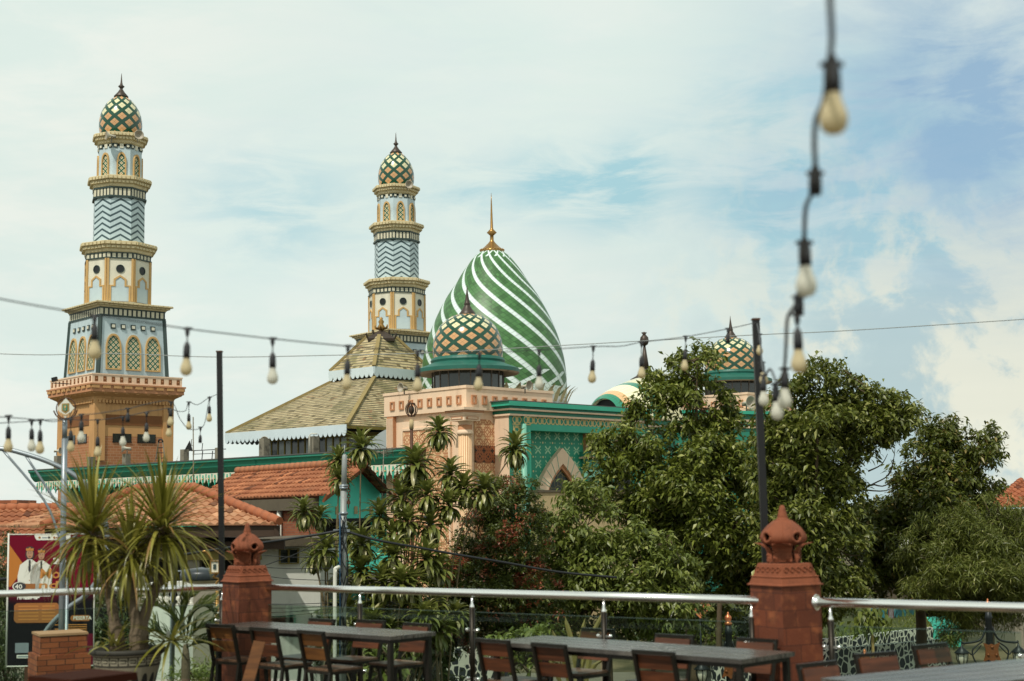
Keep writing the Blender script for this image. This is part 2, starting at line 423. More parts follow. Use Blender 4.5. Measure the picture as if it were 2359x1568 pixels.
M['shingle'] = pmat('shingle_roof', shingle_col, .8, var=.1, bump=.3, bs=12)
M['white_trim'] = pmat('pale_blue_fringe', A('cfdde2', .85), .6, var=.1)
M['white'] = pmat('white_paint', A('dcdccf', .82), .5)
M['horn'] = pmat('horn_plastic', A('cfc9b6', .85), .45)
M['horn_in'] = pmat('horn_inside', A('b4aa98', .75), .5)
M['glass_dk'] = pmat('dark_glass', A('232c2c', .7), .12, var=.25, vs=.6, spec=.7)
M['concrete'] = pmat('weathered_concrete', A('8c8676', .7), .85, var=.3, vs=2, stain=(A('3a372f', .6), 1.5, .5, .8), bump=.4, bs=18)
M['roof_flat'] = pmat('roof_felt', A('6a6a68', .6), .8, var=.3)
M['yel_wood'] = pmat('yellow_timber', A('8f7f38', .7), .6)
M['metal_gr'] = pmat('grey_sheet', A('b4bcbc', .75), .4, .2, var=.15)
M['blackmetal'] = pmat('black_metal', (.008, .008, .008), .45, .1)

# ---------------------------------------------------------------- minarets
def pointed(w, h, k=7, sp=.42):               # outline of a pointed arch, base centre at 0,0
    hh = h * (1 - sp); o = [(-w / 2, 0), (w / 2, 0)]
    R = [(w / 2 * math.cos(i / k * PI / 2) ** .85, hh + (h - hh) * math.sin(i / k * PI / 2) ** 1.05) for i in range(k + 1)]
    R[-1] = (0, h); L = [(-x, y) for x, y in R[:-1]][::-1]
    return [(-w / 2, 0), (w / 2, 0)] + R[:] + L
AW = {}
def arch_window(w, h, parent, Mx, name='arched_window'):
    key = (round(w, 3), round(h, 3))
    if key not in AW:
        fr = MB(); out = pointed(w, h); kx = (w - .2) / w
        inn = [(x * kx, .10 + y * (h - .26) / h) for x, y in out]
        fr.frame(out, inn, (0, 0, 0), (1, 0, 0), (0, 0, 1), (0, -.14, 0))
        pn = MB(); pn.prism(inn, (0, 0, 0), (1, 0, 0), (0, 0, 1), (0, -.05, 0))
        o = pn.build(name, M['lattice'], parent, local=True); f = fr.build('window_frame', M['gold'], o, local=True)
        AW[key] = (o, f)
    else:
        a, f0 = AW[key]; o = a.copy(); COL.objects.link(o); o.parent = parent; f = f0.copy(); COL.objects.link(f); f.parent = o
    o.matrix_local = Mx; return o
def face_mx(ang, r, z, tilt=0):               # frame on a tower face: local -Y points outward
    return Matrix.Translation((math.sin(ang) * r, -math.cos(ang) * r, z)) @ Matrix.Rotation(ang, 4, 'Z') @ Matrix.Rotation(tilt, 4, 'X')
def cornice(mb, R, z0, z1, n, a0, over, teeth, matm=0):
    h = z1 - z0
    mb.lathe([(R, z0), (R + over * .25, z0 + h * .12), (R + over * .3, z0 + h * .34), (R + over * .55, z0 + h * .40), (R + over * .6, z0 + h * .62), (R + over * .92, z0 + h * .7), (R + over, z0 + h * .97), (R + over * .98, z1)], n, a0=a0, mat=matm, sm=False)
    ap = math.cos(PI / n)
    for k in range(n):
        ang = a0 + 2 * PI * (k + .5) / n; R0 = Matrix.Rotation(ang, 4, 'Z')
        for (rr, za, zb, dp) in ((R + over * .95, z0 + h * .70, z0 + h * .93, .09), (R + over * .56, z0 + h * .40, z0 + h * .6, .10)):
            side = 2 * rr * math.sin(PI / n); q = side / teeth
            for i in range(teeth):
                x = -side / 2 + (i + .5) * q
                mb.M = R0; mb.box(x - q * .38, x + q * .38, -rr * ap - dp, -rr * ap + .05, za, zb, matm)
    mb.M = Matrix()
def minaret(label, X, Y, group):
    r0 = thing('minaret', label, 'minaret', (X, Y, 0), group)
    ROOT[r0.name] = Vector((0, 0, 0))
    z = lambda y, D=110: P(272, y, D).z
    k = .0345; oc = rad(19.5) - PI / 8; sq = rad(41.5) - PI / 4    # a0 puts a face normal at 19.5 / 41.5 degrees
    def sec(name, prof, n, a0, mat, fuv=True): 
        m = MB(); m.lathe(prof, n, a0=a0, sm=False, face_uv=fuv); return m.build(name, mat, r0)
    # shaft of ochre render and brick
    Rs = 6.25 / math.sqrt(2); zb = z(930)
    m = MB(); m.lathe([(Rs, 0), (Rs, z(1010))], 4, a0=sq, sm=False, face_uv=False)
    for q in range(len(m.uv)): m.uv[q] = [(a * 4 * 6.25, b * z(1010)) for a, b in m.uv[q]]
    m.build('brick_shaft', M['brick_t'], r0)
    sec('upper_shaft', [(Rs, z(1010) - .02), (Rs, z(972)), (Rs + .04, z(972)), (Rs + .04, z(955)), (Rs, z(955)), (Rs, zb + .4)], 4, sq, M['ochre_wall'])
    m = MB()
    for q in range(4):
        m.M = Matrix.Rotation(sq + q * PI / 2, 4, 'Z'); d = Rs - .28
        m.M = m.M @ Matrix.Rotation(PI / 4, 4, 'Z'); e = 6.25 / 2
        m.box(e - .75, e + .12, -e - .12, -e + .75, z(1060, 106), zb + .3); m.build('corner_pier', M['ochre_wall'], r0); m = MB()
    for q in range(4):
        m = MB(); m.M = Matrix.Rotation(sq + PI / 4 + q * PI / 2, 4, 'Z'); m.box(-2.3, 2.3, -3.18, -3.0, z(985), z(962)); m.build('wall_band', M['ochre_dk'], r0)
    for q in (0, 3):
        for xo in (-.95, 1.05):
            m = MB(); m.M = Matrix.Rotation(sq + PI / 4 + q * PI / 2, 4, 'Z')
            m.box(xo - .74, xo + .72, -3.15, -3.05, z(1022), z(1004))
            w = m.build('window', M['glass_dk'], r0)
            m = MB(); m.M = Matrix.Rotation(sq + PI / 4 + q * PI / 2, 4, 'Z')
            for i in range(4): m.box(xo - .76 + i * .487, xo - .73 + i * .487, -3.17, -3.04, z(1022), z(1004))
            m.box(xo - .78, xo + .76, -3.19, -3.03, z(1022) - .06, z(1022)); m.build('window_frame', M['blackmetal'], w)
    # balcony on stepped brackets
    m = MB(); z1, z2, z3, z4 = zb, z(914), z(895), z(873)
    Rb = 7.83 / math.sqrt(2)
    m.lathe([(Rs, z1 - .1), (Rs + .25, z1 + .25), (Rs + .8, z2 - .05), (Rs + .85, z2), (Rb - .15, z2 + .02), (Rb - .15, z3 - .12), (Rb, z3 - .12), (Rb, z3)], 4, a0=sq, sm=False, mats=[0, 0, 0, 0, 1, 1, 1])
    for q in range(4):
        m.M = Matrix.Rotation(sq + PI / 4 + q * PI / 2, 4, 'Z'); e = 7.83 / 2
        for i in range(9):
            x = -e + (i + .5) * 2 * e / 9
            for w, za, zb2, dd in ((.62, z3 - .36, z3 - .14, .0), (.44, z3 - .58, z3 - .36, .1), (.24, z3 - .74, z3 - .58, .2)):
                m.box(x - w / 2, x + w / 2, -e + .02 + dd, -e + .3 + dd, za, zb2, 0)
        for i in range(22):
            x = -3.0 + (i + .5) * 6.0 / 22; m.box(x - .09, x + .09, -3.35, -3.1, z1 - .22, z1 + .02, 0)
    m.M = Matrix(); m.build('balcony', [M['ochre_wall'], M['peach_dk']], r0)
    Rp = 7.37 / math.sqrt(2)
    m = MB(); m.lathe([(Rp, z3 - .02), (Rp, z4 - .1), (Rp + .06, z4 - .1), (Rp + .06, z4), (Rp - .35, z4), (Rp - .35, z3)], 4, a0=sq, sm=False)
    for q in range(4):
        m.M = Matrix.Rotation(sq + PI / 4 + q * PI / 2, 4, 'Z'); e = 7.37 / 2
        for i in range(11):
            x = -e + (i + .5) * 2 * e / 11; m.box(x - .13, x + .13, -e - .012, -e + .05, z3 + .14, z4 - .2, 1); m.box(x - .06, x + .06, -e - .03, -e, z3 + .3, z4 - .36, 2)
    m.M = Matrix(); m.build('parapet', [M['peach'], M['ochre_dk'], M['peach_dk']], r0)
    # leaning square tier
    Ra, Rt = 5.75 / math.sqrt(2), 5.33 / math.sqrt(2); za, zt = z(877), z(741); tilt = -math.atan2((5.75 - 5.33) / 2, zt - za)
    sec('square_tier', [(Ra, za - .6), (Ra, za), (Rt, zt)], 4, sq, M['paleblue'])
    m = MB()
    for q in range(4):
        a = sq + q * PI / 2; d = Vector((math.sin(a), -math.cos(a), 0))
        m.bar(d * (Ra - .06) + Vector((0, 0, za)), d * (Rt - .06) + Vector((0, 0, zt)), .28, .28, up=d)
    m.lathe([(Ra + .03, za), (Ra + .05, za + .22), (Ra - .2, za + .24)], 4, a0=sq, sm=False)
    m.build('corner_trim', M['dark'], r0)
    for q in (0, 1, 3):
        ang = sq + PI / 4 + q * PI / 2
        for i in (-1, 0, 1):
            arch_window(1.26, 2.75, r0, face_mx(ang, 5.75 / 2 - .05, za + .55, tilt) @ Matrix.Translation((i * 1.62, 0, 0)))
        m = MB(); m.M = face_mx(ang, 5.33 / 2 + .06, zt - .95, tilt)
        for i in range(-2, 3):
            m.box(i * .82 - .19, i * .82 + .19, -.05, .08, 0, .4, 0); m.box(i * .82 - .11, i * .82 + .11, -.11, .02, .09, .31, 1)
        m.build('tile_studs', [M['dark'], M['cream']], r0)
    def ring(n, a0, R, y0, y1, dark=True):
        m = MB(); a, b = z(y0), z(y1); h = b - a
        m.lathe([(R, a), (R + .1, a), (R + .1, a + h * .18), (R + .03, a + h * .2)], n, a0=a0, sm=False, face_uv=True, mat=1)
        m.lathe([(R + .03, a + h * .2), (R + .03, a + h * .85)], n, a0=a0, sm=False, face_uv=True, mat=0)
        m.lathe([(R + .03, a + h * .85), (R + .08, a + h * .86), (R + .08, b)], n, a0=a0, sm=False, face_uv=True, mat=1)
        return m.build('check_band', [M['band'] if n == 8 else M['band4'], M['dark']], r0)
    ring(4, sq, Rt, 741, 721)
    m = MB(); cornice(m, Rt, z(722), z(696, 107), 4, sq, (6.2 - 5.33) / 1.4142 + .05, 15); m.build('cornice', M['tan'], r0)
    # octagonal tiers
    def octo(R, y0, y1, name, mat): return sec(name, [(R + .02, z(y0)), (R, z(y1))], 8, oc, mat)
    R1 = 73 * k / .975
    octo(R1, 708, 605, 'keyhole_tier', M['cream'])
    ap = R1 * math.cos(PI / 8); side = 2 * R1 * math.sin(PI / 8)
    key = MB(); pan = MB(); zc = z(704); H = z(607) - zc
    o = [(-.40, 0), (-.40, .52), (-.24, .52), (-.24, .72), (0, .85), (.24, .72), (.24, .52), (.40, .52), (.40, 0)]
    i_ = [(-.33, 0), (-.33, .48), (-.17, .48), (-.17, .685), (0, .79), (.17, .685), (.17, .48), (.33, .48), (.33, 0)]
    S = lambda L, dx=0: [(x * side, y * H * .72) for x, y in L]
    first = None
    for q in range(8):
        ang = oc + PI / 8 + q * PI / 4; Mx = face_mx(ang, ap, zc)
        if first is None:
            pn = MB(); pn.prism(S(i_), (0, 0, 0), (1, 0, 0), (0, 0, 1), (0, -.05, 0)); p = pn.build('keyhole_panel', M['paleblue'], r0)
            fm = MB(); fm.frame(S(o), S(i_), (0, 0, 0), (1, 0, 0), (0, 0, 1), (0, -.10, 0)); fm.box(-side / 2, -side / 2 + .16, -.09, .05, 0, H); fm.box(side / 2 - .16, side / 2, -.09, .05, 0, H); ff = fm.build('panel_border', M['gold'], p, local=True)
            hm = MB(); hm.M = Matrix.Translation((0, -.02, H * .76)) @ Matrix.Rotation(PI / 2, 4, 'X')
            hm.lathe([(.32, -.03), (.32, .05), (.27, .05), (.27, .0)], 16, sm=False, cap=False, mats=[1, 1, 1]); hm.lathe([(.275, .0), (.275, .012)], 16, sm=False, mat=0)
            h = hm.build('round_window', [M['hole'], M['dark']], r0); first = (p, ff, h)
        else:
            p = first[0].copy(); COL.objects.link(p); p.parent = r0; f2 = first[1].copy(); COL.objects.link(f2); f2.parent = p
            h = first[2].copy(); COL.objects.link(h); h.parent = r0
        p.matrix_local = Mx; h.matrix_local = Mx
    ring(8, oc, R1, 607, 593)
    m = MB(); cornice(m, R1, z(594), z(569), 8, oc, 13.5 * k, 6); m.build('cornice', M['tan'], r0)
    R2 = 57 * k / .965; octo(R2, 572, 466, 'chevron_tier', M['chev'])
    ring(8, oc, R2 + .05, 466, 442)
    m = MB(); cornice(m, R2, z(444), z(418), 8, oc, 14 * k, 6); m.build('cornice', M['tan'], r0)
    R3 = 48.5 * k / .965; octo(R3, 420, 348, 'window_tier', M['paleblue']); ap3 = R3 * math.cos(PI / 8); side3 = 2 * R3 * math.sin(PI / 8)
    for q in range(8):
        arch_window(side3 * .55, z(359) - z(416) - .1, r0, face_mx(oc + PI / 8 + q * PI / 4, ap3, z(416)))
    m = MB()
    for q in range(8):
        m.M = face_mx(oc + PI / 8 + q * PI / 4, ap3, z(352))
        for xx in (-.36, 0.36):
            m.box(xx * side3 - .17, xx * side3 + .17, -.05, .08, 0, .34, 0); m.box(xx * side3 - .09, xx * side3 + .09, -.1, .02, .08, .26, 1)
        m.box(-.14, .14, -.06, .05, 0, .34, 1)
    m.M = Matrix(); m.build('tile_studs', [M['dark'], M['cream']], r0)
    m = MB(); cornice(m, R3, z(342), z(318), 8, oc, 13 * k, 6); m.build('cornice', M['tan'], r0)
    # dome and finial
    zd0, zd1 = z(320), z(222); hd = zd1 - zd0; w = 48.5 * k
    pr = [(.86, 0), (.93, .08), (.985, .18), (1, .30), (.985, .42), (.93, .55), (.83, .68), (.68, .80), (.50, .90), (.30, .97), (.2, 1.0)]
    m = MB(); m.lathe([(r * w, zd0 + q * hd) for r, q in pr], 32, a0=.2, cap=False); m.build('tiled_dome', M['dome_tall'], r0)
    m = MB(); m.lathe([(.56, zd1 - .12), (.58, zd1 - .02), (.30, zd1 + .3), (.14, zd1 + .55), (.11, z(205)), (.13, z(203)), (.26, z(199)), (.13, z(196)), (.075, z(190)), (.015, z(169))], 12); m.build('finial', M['bronze'], r0)
    return r0
mA = minaret('tall minaret at left rising behind the green-corniced hall, brick shaft in full view', -30.8, 110, 'twin minarets')
mB = dup(mA, loc=(-10.5, 129, 0), label='minaret behind the two-tier shingle roof, its brick shaft hidden')
mB.rotation_euler = (0, 0, rad(-1.5))

V3 = Vector
# ---------------------------------------------------------------- loudspeaker horns
def horn(label, loc, rz, s=1.0, tilt=0):
    t = thing('loudspeaker_horn', label, 'loudspeaker', loc, 'loudspeaker horns on the mosque'); ROOT[t.name] = Vector((0, 0, 0))
    m = MB(); m.M = Matrix.Rotation(PI / 2 + tilt, 4, 'X')
    m.lathe([(.06, -.32), (.07, -.1), (.10, .02), (.17, .14), (.27, .23), (.30, .25), (.29, .255), (.25, .22), (.15, .13), (.06, .04)], 18, cap=True, mats=[0] * 6 + [1] * 3); m.build('bell', [M['horn'], M['horn_in']], t)
    m = MB(); m.box(-.02, .02, .05, .12, -.42, -.06); m.lathe([(.10, -.5), (.1, -.36)], 10, o=(0, .25, .36)); m.build('bracket', M['concrete'], t)
    t.rotation_euler = (0, 0, rz); t.scale = (s,) * 3; return t

# ---------------------------------------------------------------- pavilion with the small dome, portal, big dome: one building frame
BE = rad(45.5); er = Vector((math.cos(BE), math.sin(BE), 0)); el = Vector((-math.sin(BE), math.cos(BE), 0)); UP = Vector((0, 0, 1))
C0 = P(1074, 887, 74); ZT = C0.z; C0 = Vector((C0.x, C0.y, 0))
def L(s, t, z): return C0 + er * s + el * t + UP * z
def onR(x, y, t=0):                           # photo point on a plane parallel to the right faces -> (s, z)
    p = PP(x, y, L(0, t, 0), el); return (p - C0).dot(er), p.z
def onL(x, y, s=0):
    p = PP(x, y, L(s, 0, 0), er); return (p - C0).dot(el), p.z
def lbox(m, s0, s1, t0, t1, z0, z1, mat=0): m.ob(L(s0, t0, z0), er * (s1 - s0), el * (t1 - t0), UP * (z1 - z0), mat)
SIDE = 6.35
pav = thing('corner_pavilion', 'peach corner pavilion with small diamond-tiled dome on dark glazed drum, beside the portal', 'pavilion', L(SIDE / 2, SIDE / 2, 0))
def build_pavilion(pv, full=True):
    zpb = onL(1074, 944)[1]                  # parapet foot
    m = MB(); lbox(m, .12, SIDE - .12, .12, SIDE - .12, 0, zpb + .02); m.build('wall', M['peach'], pv)
    m = MB(); lbox(m, -.12, SIDE + .12, -.12, SIDE + .12, zpb, ZT - .15); lbox(m, -.17, SIDE + .17, -.17, SIDE + .17, ZT - .15, ZT); m.build('parapet', M['peach'], pv)
    z0, z1 = ZT - .98, ZT - .50
    m = MB()
    for i in range(8):
        c = .42 + i * .76
        for f in (0, 1):
            bx = (lambda a, b, d, za, zb, mt: lbox(m, a, b, -.12 - d, -.05, za, zb, mt)) if f else (lambda a, b, d, za, zb, mt: lbox(m, -.12 - d, -.05, a, b, za, zb, mt))
            bx(c - .18, c + .18, .07, z0, z0 + .08, 0); bx(c - .18, c + .18, .07, z1 - .08, z1, 0)
            bx(c - .18, c - .09, .07, z0 + .08, z1 - .08, 0); bx(c + .09, c + .18, .07, z0 + .08, z1 - .08, 0)
            m.build('parapet_frame', M['peach_dk'], pv); m = MB()
    ctr = L(SIDE / 2, SIDE / 2, 0); DD = ctr.y
    zz = lambda y: P(1078, y, DD).z
    kx = .3433 * DD / F * 1.004
    m = MB(); m.lathe([(240 * kx, zz(898) - .6), (240 * kx, zz(857))], 20, o=(ctr.x, ctr.y, 0), sm=False, face_uv=True, a0=.1); m.build('glazed_drum', M['glass_dk'], pv)
    m = MB()
    for q in range(20):
        a = .1 + q * 2 * PI / 20; d = Vector((math.sin(a), -math.cos(a), 0)) * (240 * kx)
        m.bar(ctr + d + UP * (zz(898) - .6), ctr + d + UP * zz(858), .07, .07, 0, up=d)
    m.build('drum_mullion', M['roof_flat'], pv)
    m = MB(); m.lathe([(236 * kx, zz(858)), (335 * kx, zz(863)), (347 * kx, zz(860)), (347 * kx, zz(852)), (338 * kx, zz(850)), (262 * kx, zz(840)), (246 * kx, zz(837)), (251 * kx, zz(832)), (244 * kx, zz(827)), (230 * kx, zz(824))], 48, o=(ctr.x, ctr.y, 0), cap=False, mats=[1, 1, 0, 0, 0, 0, 0, 0, 0], sm=False); m.build('eaves_ring', [M['ringteal'], M['concrete']], pv)
    yb, yt = 825, 724; pr = [(233, 0), (237, .14), (236, .26), (229, .42), (213, .58), (190, .72), (150, .86), (110, .95), (58, 1.0)]
    m = MB(); m.lathe([(r * kx, zz(yb) + q * (zz(yt) - zz(yb))) for r, q in pr], 40, o=(ctr.x, ctr.y, 0), a0=.05, cap=False); m.build('tiled_dome', M['dome_small'], pv)
    m = MB(); m.lathe([(58 * kx, zz(726)), (56 * kx, zz(722)), (40 * kx, zz(715)), (22 * kx, zz(705)), (19 * kx, zz(702)), (23 * kx, zz(700)), (18 * kx, zz(697)), (14 * kx, zz(690)), (7 * kx, zz(675)), (1 * kx, zz(657))], 16, o=(ctr.x, ctr.y, 0)); m.build('finial', M['bronze'], pv)
    if not full: return
    # carved screens, pilaster, corner column
    t0, zt = onL(1040, 1062)[0], onL(925, 1065)[1]; ta = onL(1035, 1080)[0]; tb = onL(930, 1080)[0]; zt = onL(960, 1078)[1]
    m = MB(); lbox(m, .0, .14, ta - .1, tb + .1, .5, zpb - .35); m.build('wall_surround', M['peach'], pv)
    m = MB(); a, b = L(-.02, tb, 1), L(-.02, ta, 1); w = tb - ta; zt2 = zpb - .85
    m.quad(L(-.02, tb, 1), L(-.02, ta, 1), L(-.02, ta, zt2), L(-.02, tb, zt2)); m.build('carved_screen', M['peach_geo'], pv)
    m = MB()
    for (a, b, c, d) in ((tb, tb + .12, 1, zt2 + .12), (ta - .12, ta, 1, zt2 + .12), (ta, tb, zt2, zt2 + .12)): lbox(m, -.07, .05, a, b, c, d)
    m.build('screen_border', M['peach'], pv)
    m = MB(); lbox(m, -.10, .12, SIDE - .62, SIDE - .08, 0, zpb - .01)
    for i in range(6): lbox(m, -.16, -.09, SIDE - .60 + i * .09, SIDE - .555 + i * .09, 0, zpb - .12, 1)
    m.build('fluted_pilaster', [M['peach_dk'], M['peach']], pv)
    # right face screen with a round top
    sa, _ = onR(1105, 1000); sb, _ = onR(1141, 1000); zs = onR(1125, 966)[1]; za = zs - .5
    outl = [(sa - .3, 1), (sb, 1)] + [(sb - (sb - sa) * .5 * (1 - math.cos(q / 8 * PI / 2)) , za + (zs - za) * math.sin(q / 8 * PI / 2)) for q in range(9)] + [(sa - .3, zs)]
    m = MB(); m.prism(outl, L(0, .11, 0), er, UP, -el * .06); m.build('arched_screen', M['peach_geo'], pv)
    zq0, zq1 = onR(1122, 1065)[1], onR(1122, 1026)[1]
    m = MB(); lbox(m, sa - .3, sb - .02, .02, .1, zq0, zq1); o = m.build('open_screen', M['screen_dk'], pv)
    for f in o.data.polygons: pass
    # column
    cc = L(-.30, -.30, 0); pc = P(1072, 1060, cc.y); cc = Vector((pc.x, cc.y, 0)); zc = lambda y: P(1072, y, cc.y).z
    m = MB(); m.lathe([(.36, 0), (.36, zc(1002))], 28, o=cc, rf=lambda a: 1 - .055 * (math.cos(a * 2 * PI * 20) > 0)); 
    for q in range(len(m.uv)): m.uv[q] = [(a * 20, b) for a, b in m.uv[q]]
    m.build('fluted_column', M['flute'], pv)
    m = MB(); m.lathe([(.36, zc(1002)), (.42, zc(1000)), (.44, zc(996)), (.40, zc(992)), (.37, zc(990)), (.37, zc(979))], 24, o=cc, mats=[0, 0, 0, 0, 1])
    def blk(r, y0, y1, mt=0):
        m.M = Matrix.Translation(cc) @ Matrix.Rotation(BE, 4, 'Z'); m.box(-r, r, -r, r, zc(y0), zc(y1), mt); m.M = Matrix()
    m.lathe([(.38, zc(979)), (.52, zc(972)), (.56, zc(970))], 4, o=cc, a0=BE, sm=False)
    blk(.56, 970, 958); blk(.50, 968.5, 960, 1) ; blk(.62, 958, 955); blk(.66, 955, 951, 0); blk(.72, 951, 946, 1); blk(.80, 946, 940)
    m.M = Matrix.Translation(cc) @ Matrix.Rotation(BE, 4, 'Z')
    for f in range(2):
        if f: m.M = m.M @ Matrix.Rotation(-PI / 2, 4, 'Z')
        m.box(-.42, .42, -.585, -.55, zc(967), zc(961), 1); m.box(-.34, .34, -.60, -.55, zc(965.5), zc(962.5), 0)
    m.M = Matrix(); m.build('capital', [M['peach'], M['peach_dk']], pv)
build_pavilion(pav)

# ---------------------------------------------------------------- big dome
DB = 93.5; bc = P(1138, 900, DB); zz = lambda y: P(1138, y, DB).z
bd = thing('great_dome', 'huge egg-shaped dome of green tiles with white spiral bands, rising behind the peach pavilion', 'dome', (bc.x, bc.y, zz(935)))
kx = .3433 * DB / F * 1.01
prb = [(486, 1480), (487, 1390), (483, 1300), (470, 1200), (446, 1100), (412, 1000), (367, 900), (314, 800), (247, 700), (183, 600), (120, 520), (78, 488)]
prb = [(r, (460 + y / 2.613) * .897) for r, y in prb]
fine = []
pts = smooth_line([(r * kx, zz(y), 0) for r, y in prb], 4)
m = MB(); m.lathe([(p.x, p.y) for p in pts], 96, o=(bc.x, bc.y, 0), cap=False); m.build('tiled_shell', M['dome_big'], bd)
m = MB(); m.lathe([(486 * kx, zz(960)), (486 * kx, zz(919))], 48, o=(bc.x, bc.y, 0)); m.build('drum', M['metal_gr'], bd)
yy = lambda y: zz((460 + y / 2.613) * .897)
m = MB(); m.lathe([(76 * kx, yy(498)), (82 * kx, yy(490)), (82 * kx, yy(478)), (76 * kx, yy(474)), (52 * kx, yy(455)), (22 * kx, yy(425)), (13 * kx, yy(412)), (12 * kx, yy(378)), (34 * kx, yy(358)), (14 * kx, yy(338)), (10 * kx, yy(330)), (4 * kx, yy(150)), (1 * kx, yy(92))], 24, o=(bc.x, bc.y, 0))
for q in range(24):
    a = q / 24 * 2 * PI; m.ball((bc.x + math.sin(a) * 80 * kx, bc.y - math.cos(a) * 80 * kx, yy(476)), .055, 6)
m.build('finial', M['brass'], bd)
m = MB()
for q in range(40):                            # curled petals round the foot of the dome
    a = q / 40 * 2 * PI; d = Vector((math.sin(a), -math.cos(a), 0)); w = Vector((math.cos(a), math.sin(a), 0)) * .24
    c = Vector((bc.x, bc.y, 0)) + d * (488 * kx); z0 = zz(934)
    rows = [(0.02, 0, .8), (.20, .45, 1.0), (.40, .8, .7), (.75, 1.06, .05)]
    for i in range(3):
        (d0, h0, w0), (d1, h1, w1) = rows[i], rows[i + 1]
        m.quad(c + d * d0 - w * w0 + UP * (z0 + h0), c + d * d0 + w * w0 + UP * (z0 + h0), c + d * d1 + w * w1 + UP * (z0 + h1), c + d * d1 - w * w1 + UP * (z0 + h1), sm=True)
    m.build('curled_petal', M['tan'], bd); m = MB()

# ---------------------------------------------------------------- green portal
por = thing('portal', 'teal mosque portal with gold knot frieze and pointed peach arch, right of the fluted column', 'portal', L(5, -1, 0))
TP = -1.05; sp0 = onR(1174, 1000, TP)[0]; zc1 = onR(1177, 923, TP - .35)[1]; zc0 = onR(1177, 933.5, TP - .35)[1]
SE = 13.5
m = MB(); lbox(m, sp0 - .4, SE, TP - .4, 2, zc0, zc1); lbox(m, sp0 - .25, SE, TP - .28, 2, zc0 - .22, zc0 - .13, 1); lbox(m, sp0 - .12, SE, TP - .14, 2, zc0 - .5, zc0 - .40, 1); lbox(m, sp0 - .2, SE, TP - .2, 2, zc0 - .13, zc0 - .002, 2); lbox(m, sp0 - .08, SE, TP - .08, 2, zc0 - .40, zc0 - .22, 2)
m.build('cornice', [M['teal'], M['peach'], M['teal_dk']], por)
m = MB(); lbox(m, sp0 - .5, SE - .1, TP - .4, 1.9, zc1, zc1 + .05); m.build('roof', M['roof_flat'], por)
zf1 = zc0 - .50; zf0 = onR(1212, 1074, TP)[1]; zfr0, zfr1 = onR(1250, 964, TP)[1] , onR(1250, 941, TP)[1]
sP1 = onR(1203, 1000, TP)[0]; sP2 = onR(1222, 1000, TP - .1)[0]
zb1 = onR(1240, 977, TP)[1]; zb0 = onR(1240, 992, TP)[1]
m = MB(); lbox(m, sp0, SE, TP, .3, zb1, zf1); m.build('entablature', M['teal_dk'], por)
m = MB(); lbox(m, sP1, SE, TP - .05, .3, zb0, zb1); m.build('lintel', M['teal'], por)
m = MB(); lbox(m, sp0, sP1, TP + .002, .3, 0, zb1)
m.build('pilaster', M['teal_dk'], por)
m = MB(); lbox(m, sp0 - .03, sp0 - .004, TP + .03, .1, 0, zc0 - .5); m.build('side_wall', M['peach'], por)
m = MB(); lbox(m, sP1, sP2, TP - .12, .3, 0, zf1 - .02); m.build('corner_pier', M['teal'], por)
# knot bands
def knot(m, p0, dirv, length, width, up, off, n):
    k = length / width / 1.1; q = p0 + off
    m.poly([q, q + dirv * length, q + dirv * length + up * width, q + up * width], [(0, 0), (k, 0), (k, 1), (0, 1)])
m = MB(); hw = .62; zk = (zb1 + zf1) / 2 - hw / 2
s0 = sp0 + .22
knot(m, L(s0, TP, zk), er, sP1 - s0, hw, UP, -el * .012, 0); knot(m, L(sP1, TP, zk), er, sP2 - sP1, hw, UP, -el * .13, 0); knot(m, L(sP2, TP, zk), er, SE - sP2, hw, UP, -el * .012, 0)
knot(m, L(s0 + hw, TP, 2), UP, zk - 2, hw, -er, -el * .012, 0)
m.build('knot_frieze', M['knot'], por)
m = MB(); m.tube([L(sP1 + .0, TP - .1, 0), L(sP1 + .0, TP - .1, zb1 - .02)], .16, 12); m.build('corner_shaft', M['teal_lt'], por)
# recessed batik wall with the pointed arch
TW = TP + .75; w0 = sP2 - .1; w1 = onR(1349, 1050, TW)[0]
m = MB(); m.quad(L(w0, TW, 0), L(w1 + 2.5, TW, 0), L(w1 + 2.5, TW, zb0 + .3), L(w0, TW, zb0 + .3)); m.build('batik_wall', M['flower'], por)
ac, za1 = onR(1288, 1032, TW); zs0 = onR(1240, 1134, TW)[1]; aw = (onR(1347, 1130, TW)[0] - onR(1237, 1130, TW)[0]) / 2
def ogive(w, h, base, k=12):
    R = [(w, 0.3)] + [(w * (1 - (i / k) ** 1.65), base + (h - base) * (i / k)) for i in range(k + 1)]
    return R + [(-x, y) for x, y in R[:-1]][::-1]
oo = ogive(aw, za1, zs0); ii = ogive(aw * .63, za1 - .86, zs0); i2 = ogive(aw * .53, za1 - 1.12, zs0)
m = MB(); m.frame(oo, ii, L(ac, TW, 0), er, UP, -el * .28); m.build('arch_surround', M['peach'], por)
m = MB(); m.frame(ii, i2, L(ac, TW, 0), er, UP, -el * .16); m.build('arch_lining', M['peach_dk'], por)
m = MB(); m.prism(i2, L(ac, TW, 0), er, UP, -el * .03); m.build('arch_glazing', pmat('gilt_glass', lambda t: t.mix(t.vor(3.2, out='Distance', feature='DISTANCE_TO_EDGE').lt(.035), A('1d302e', .6), A('8b7a3e', .7)), .3), por)
m = MB()
for q in (2.2, 4.0, 5.8, 7.6, 9.4, 11.2):
    i = int(q)
    for sg in (1, -1):
        a = Vector((oo[i][0] * sg, oo[i][1])); b = Vector((ii[i][0] * sg, ii[i][1] - .1)); m = MB(); m.bar(L(ac + a.x, TW - .285, a.y), L(ac + b.x, TW - .285, b.y), .03, .02); m.build('arch_joint', M['teal_lt'], por)
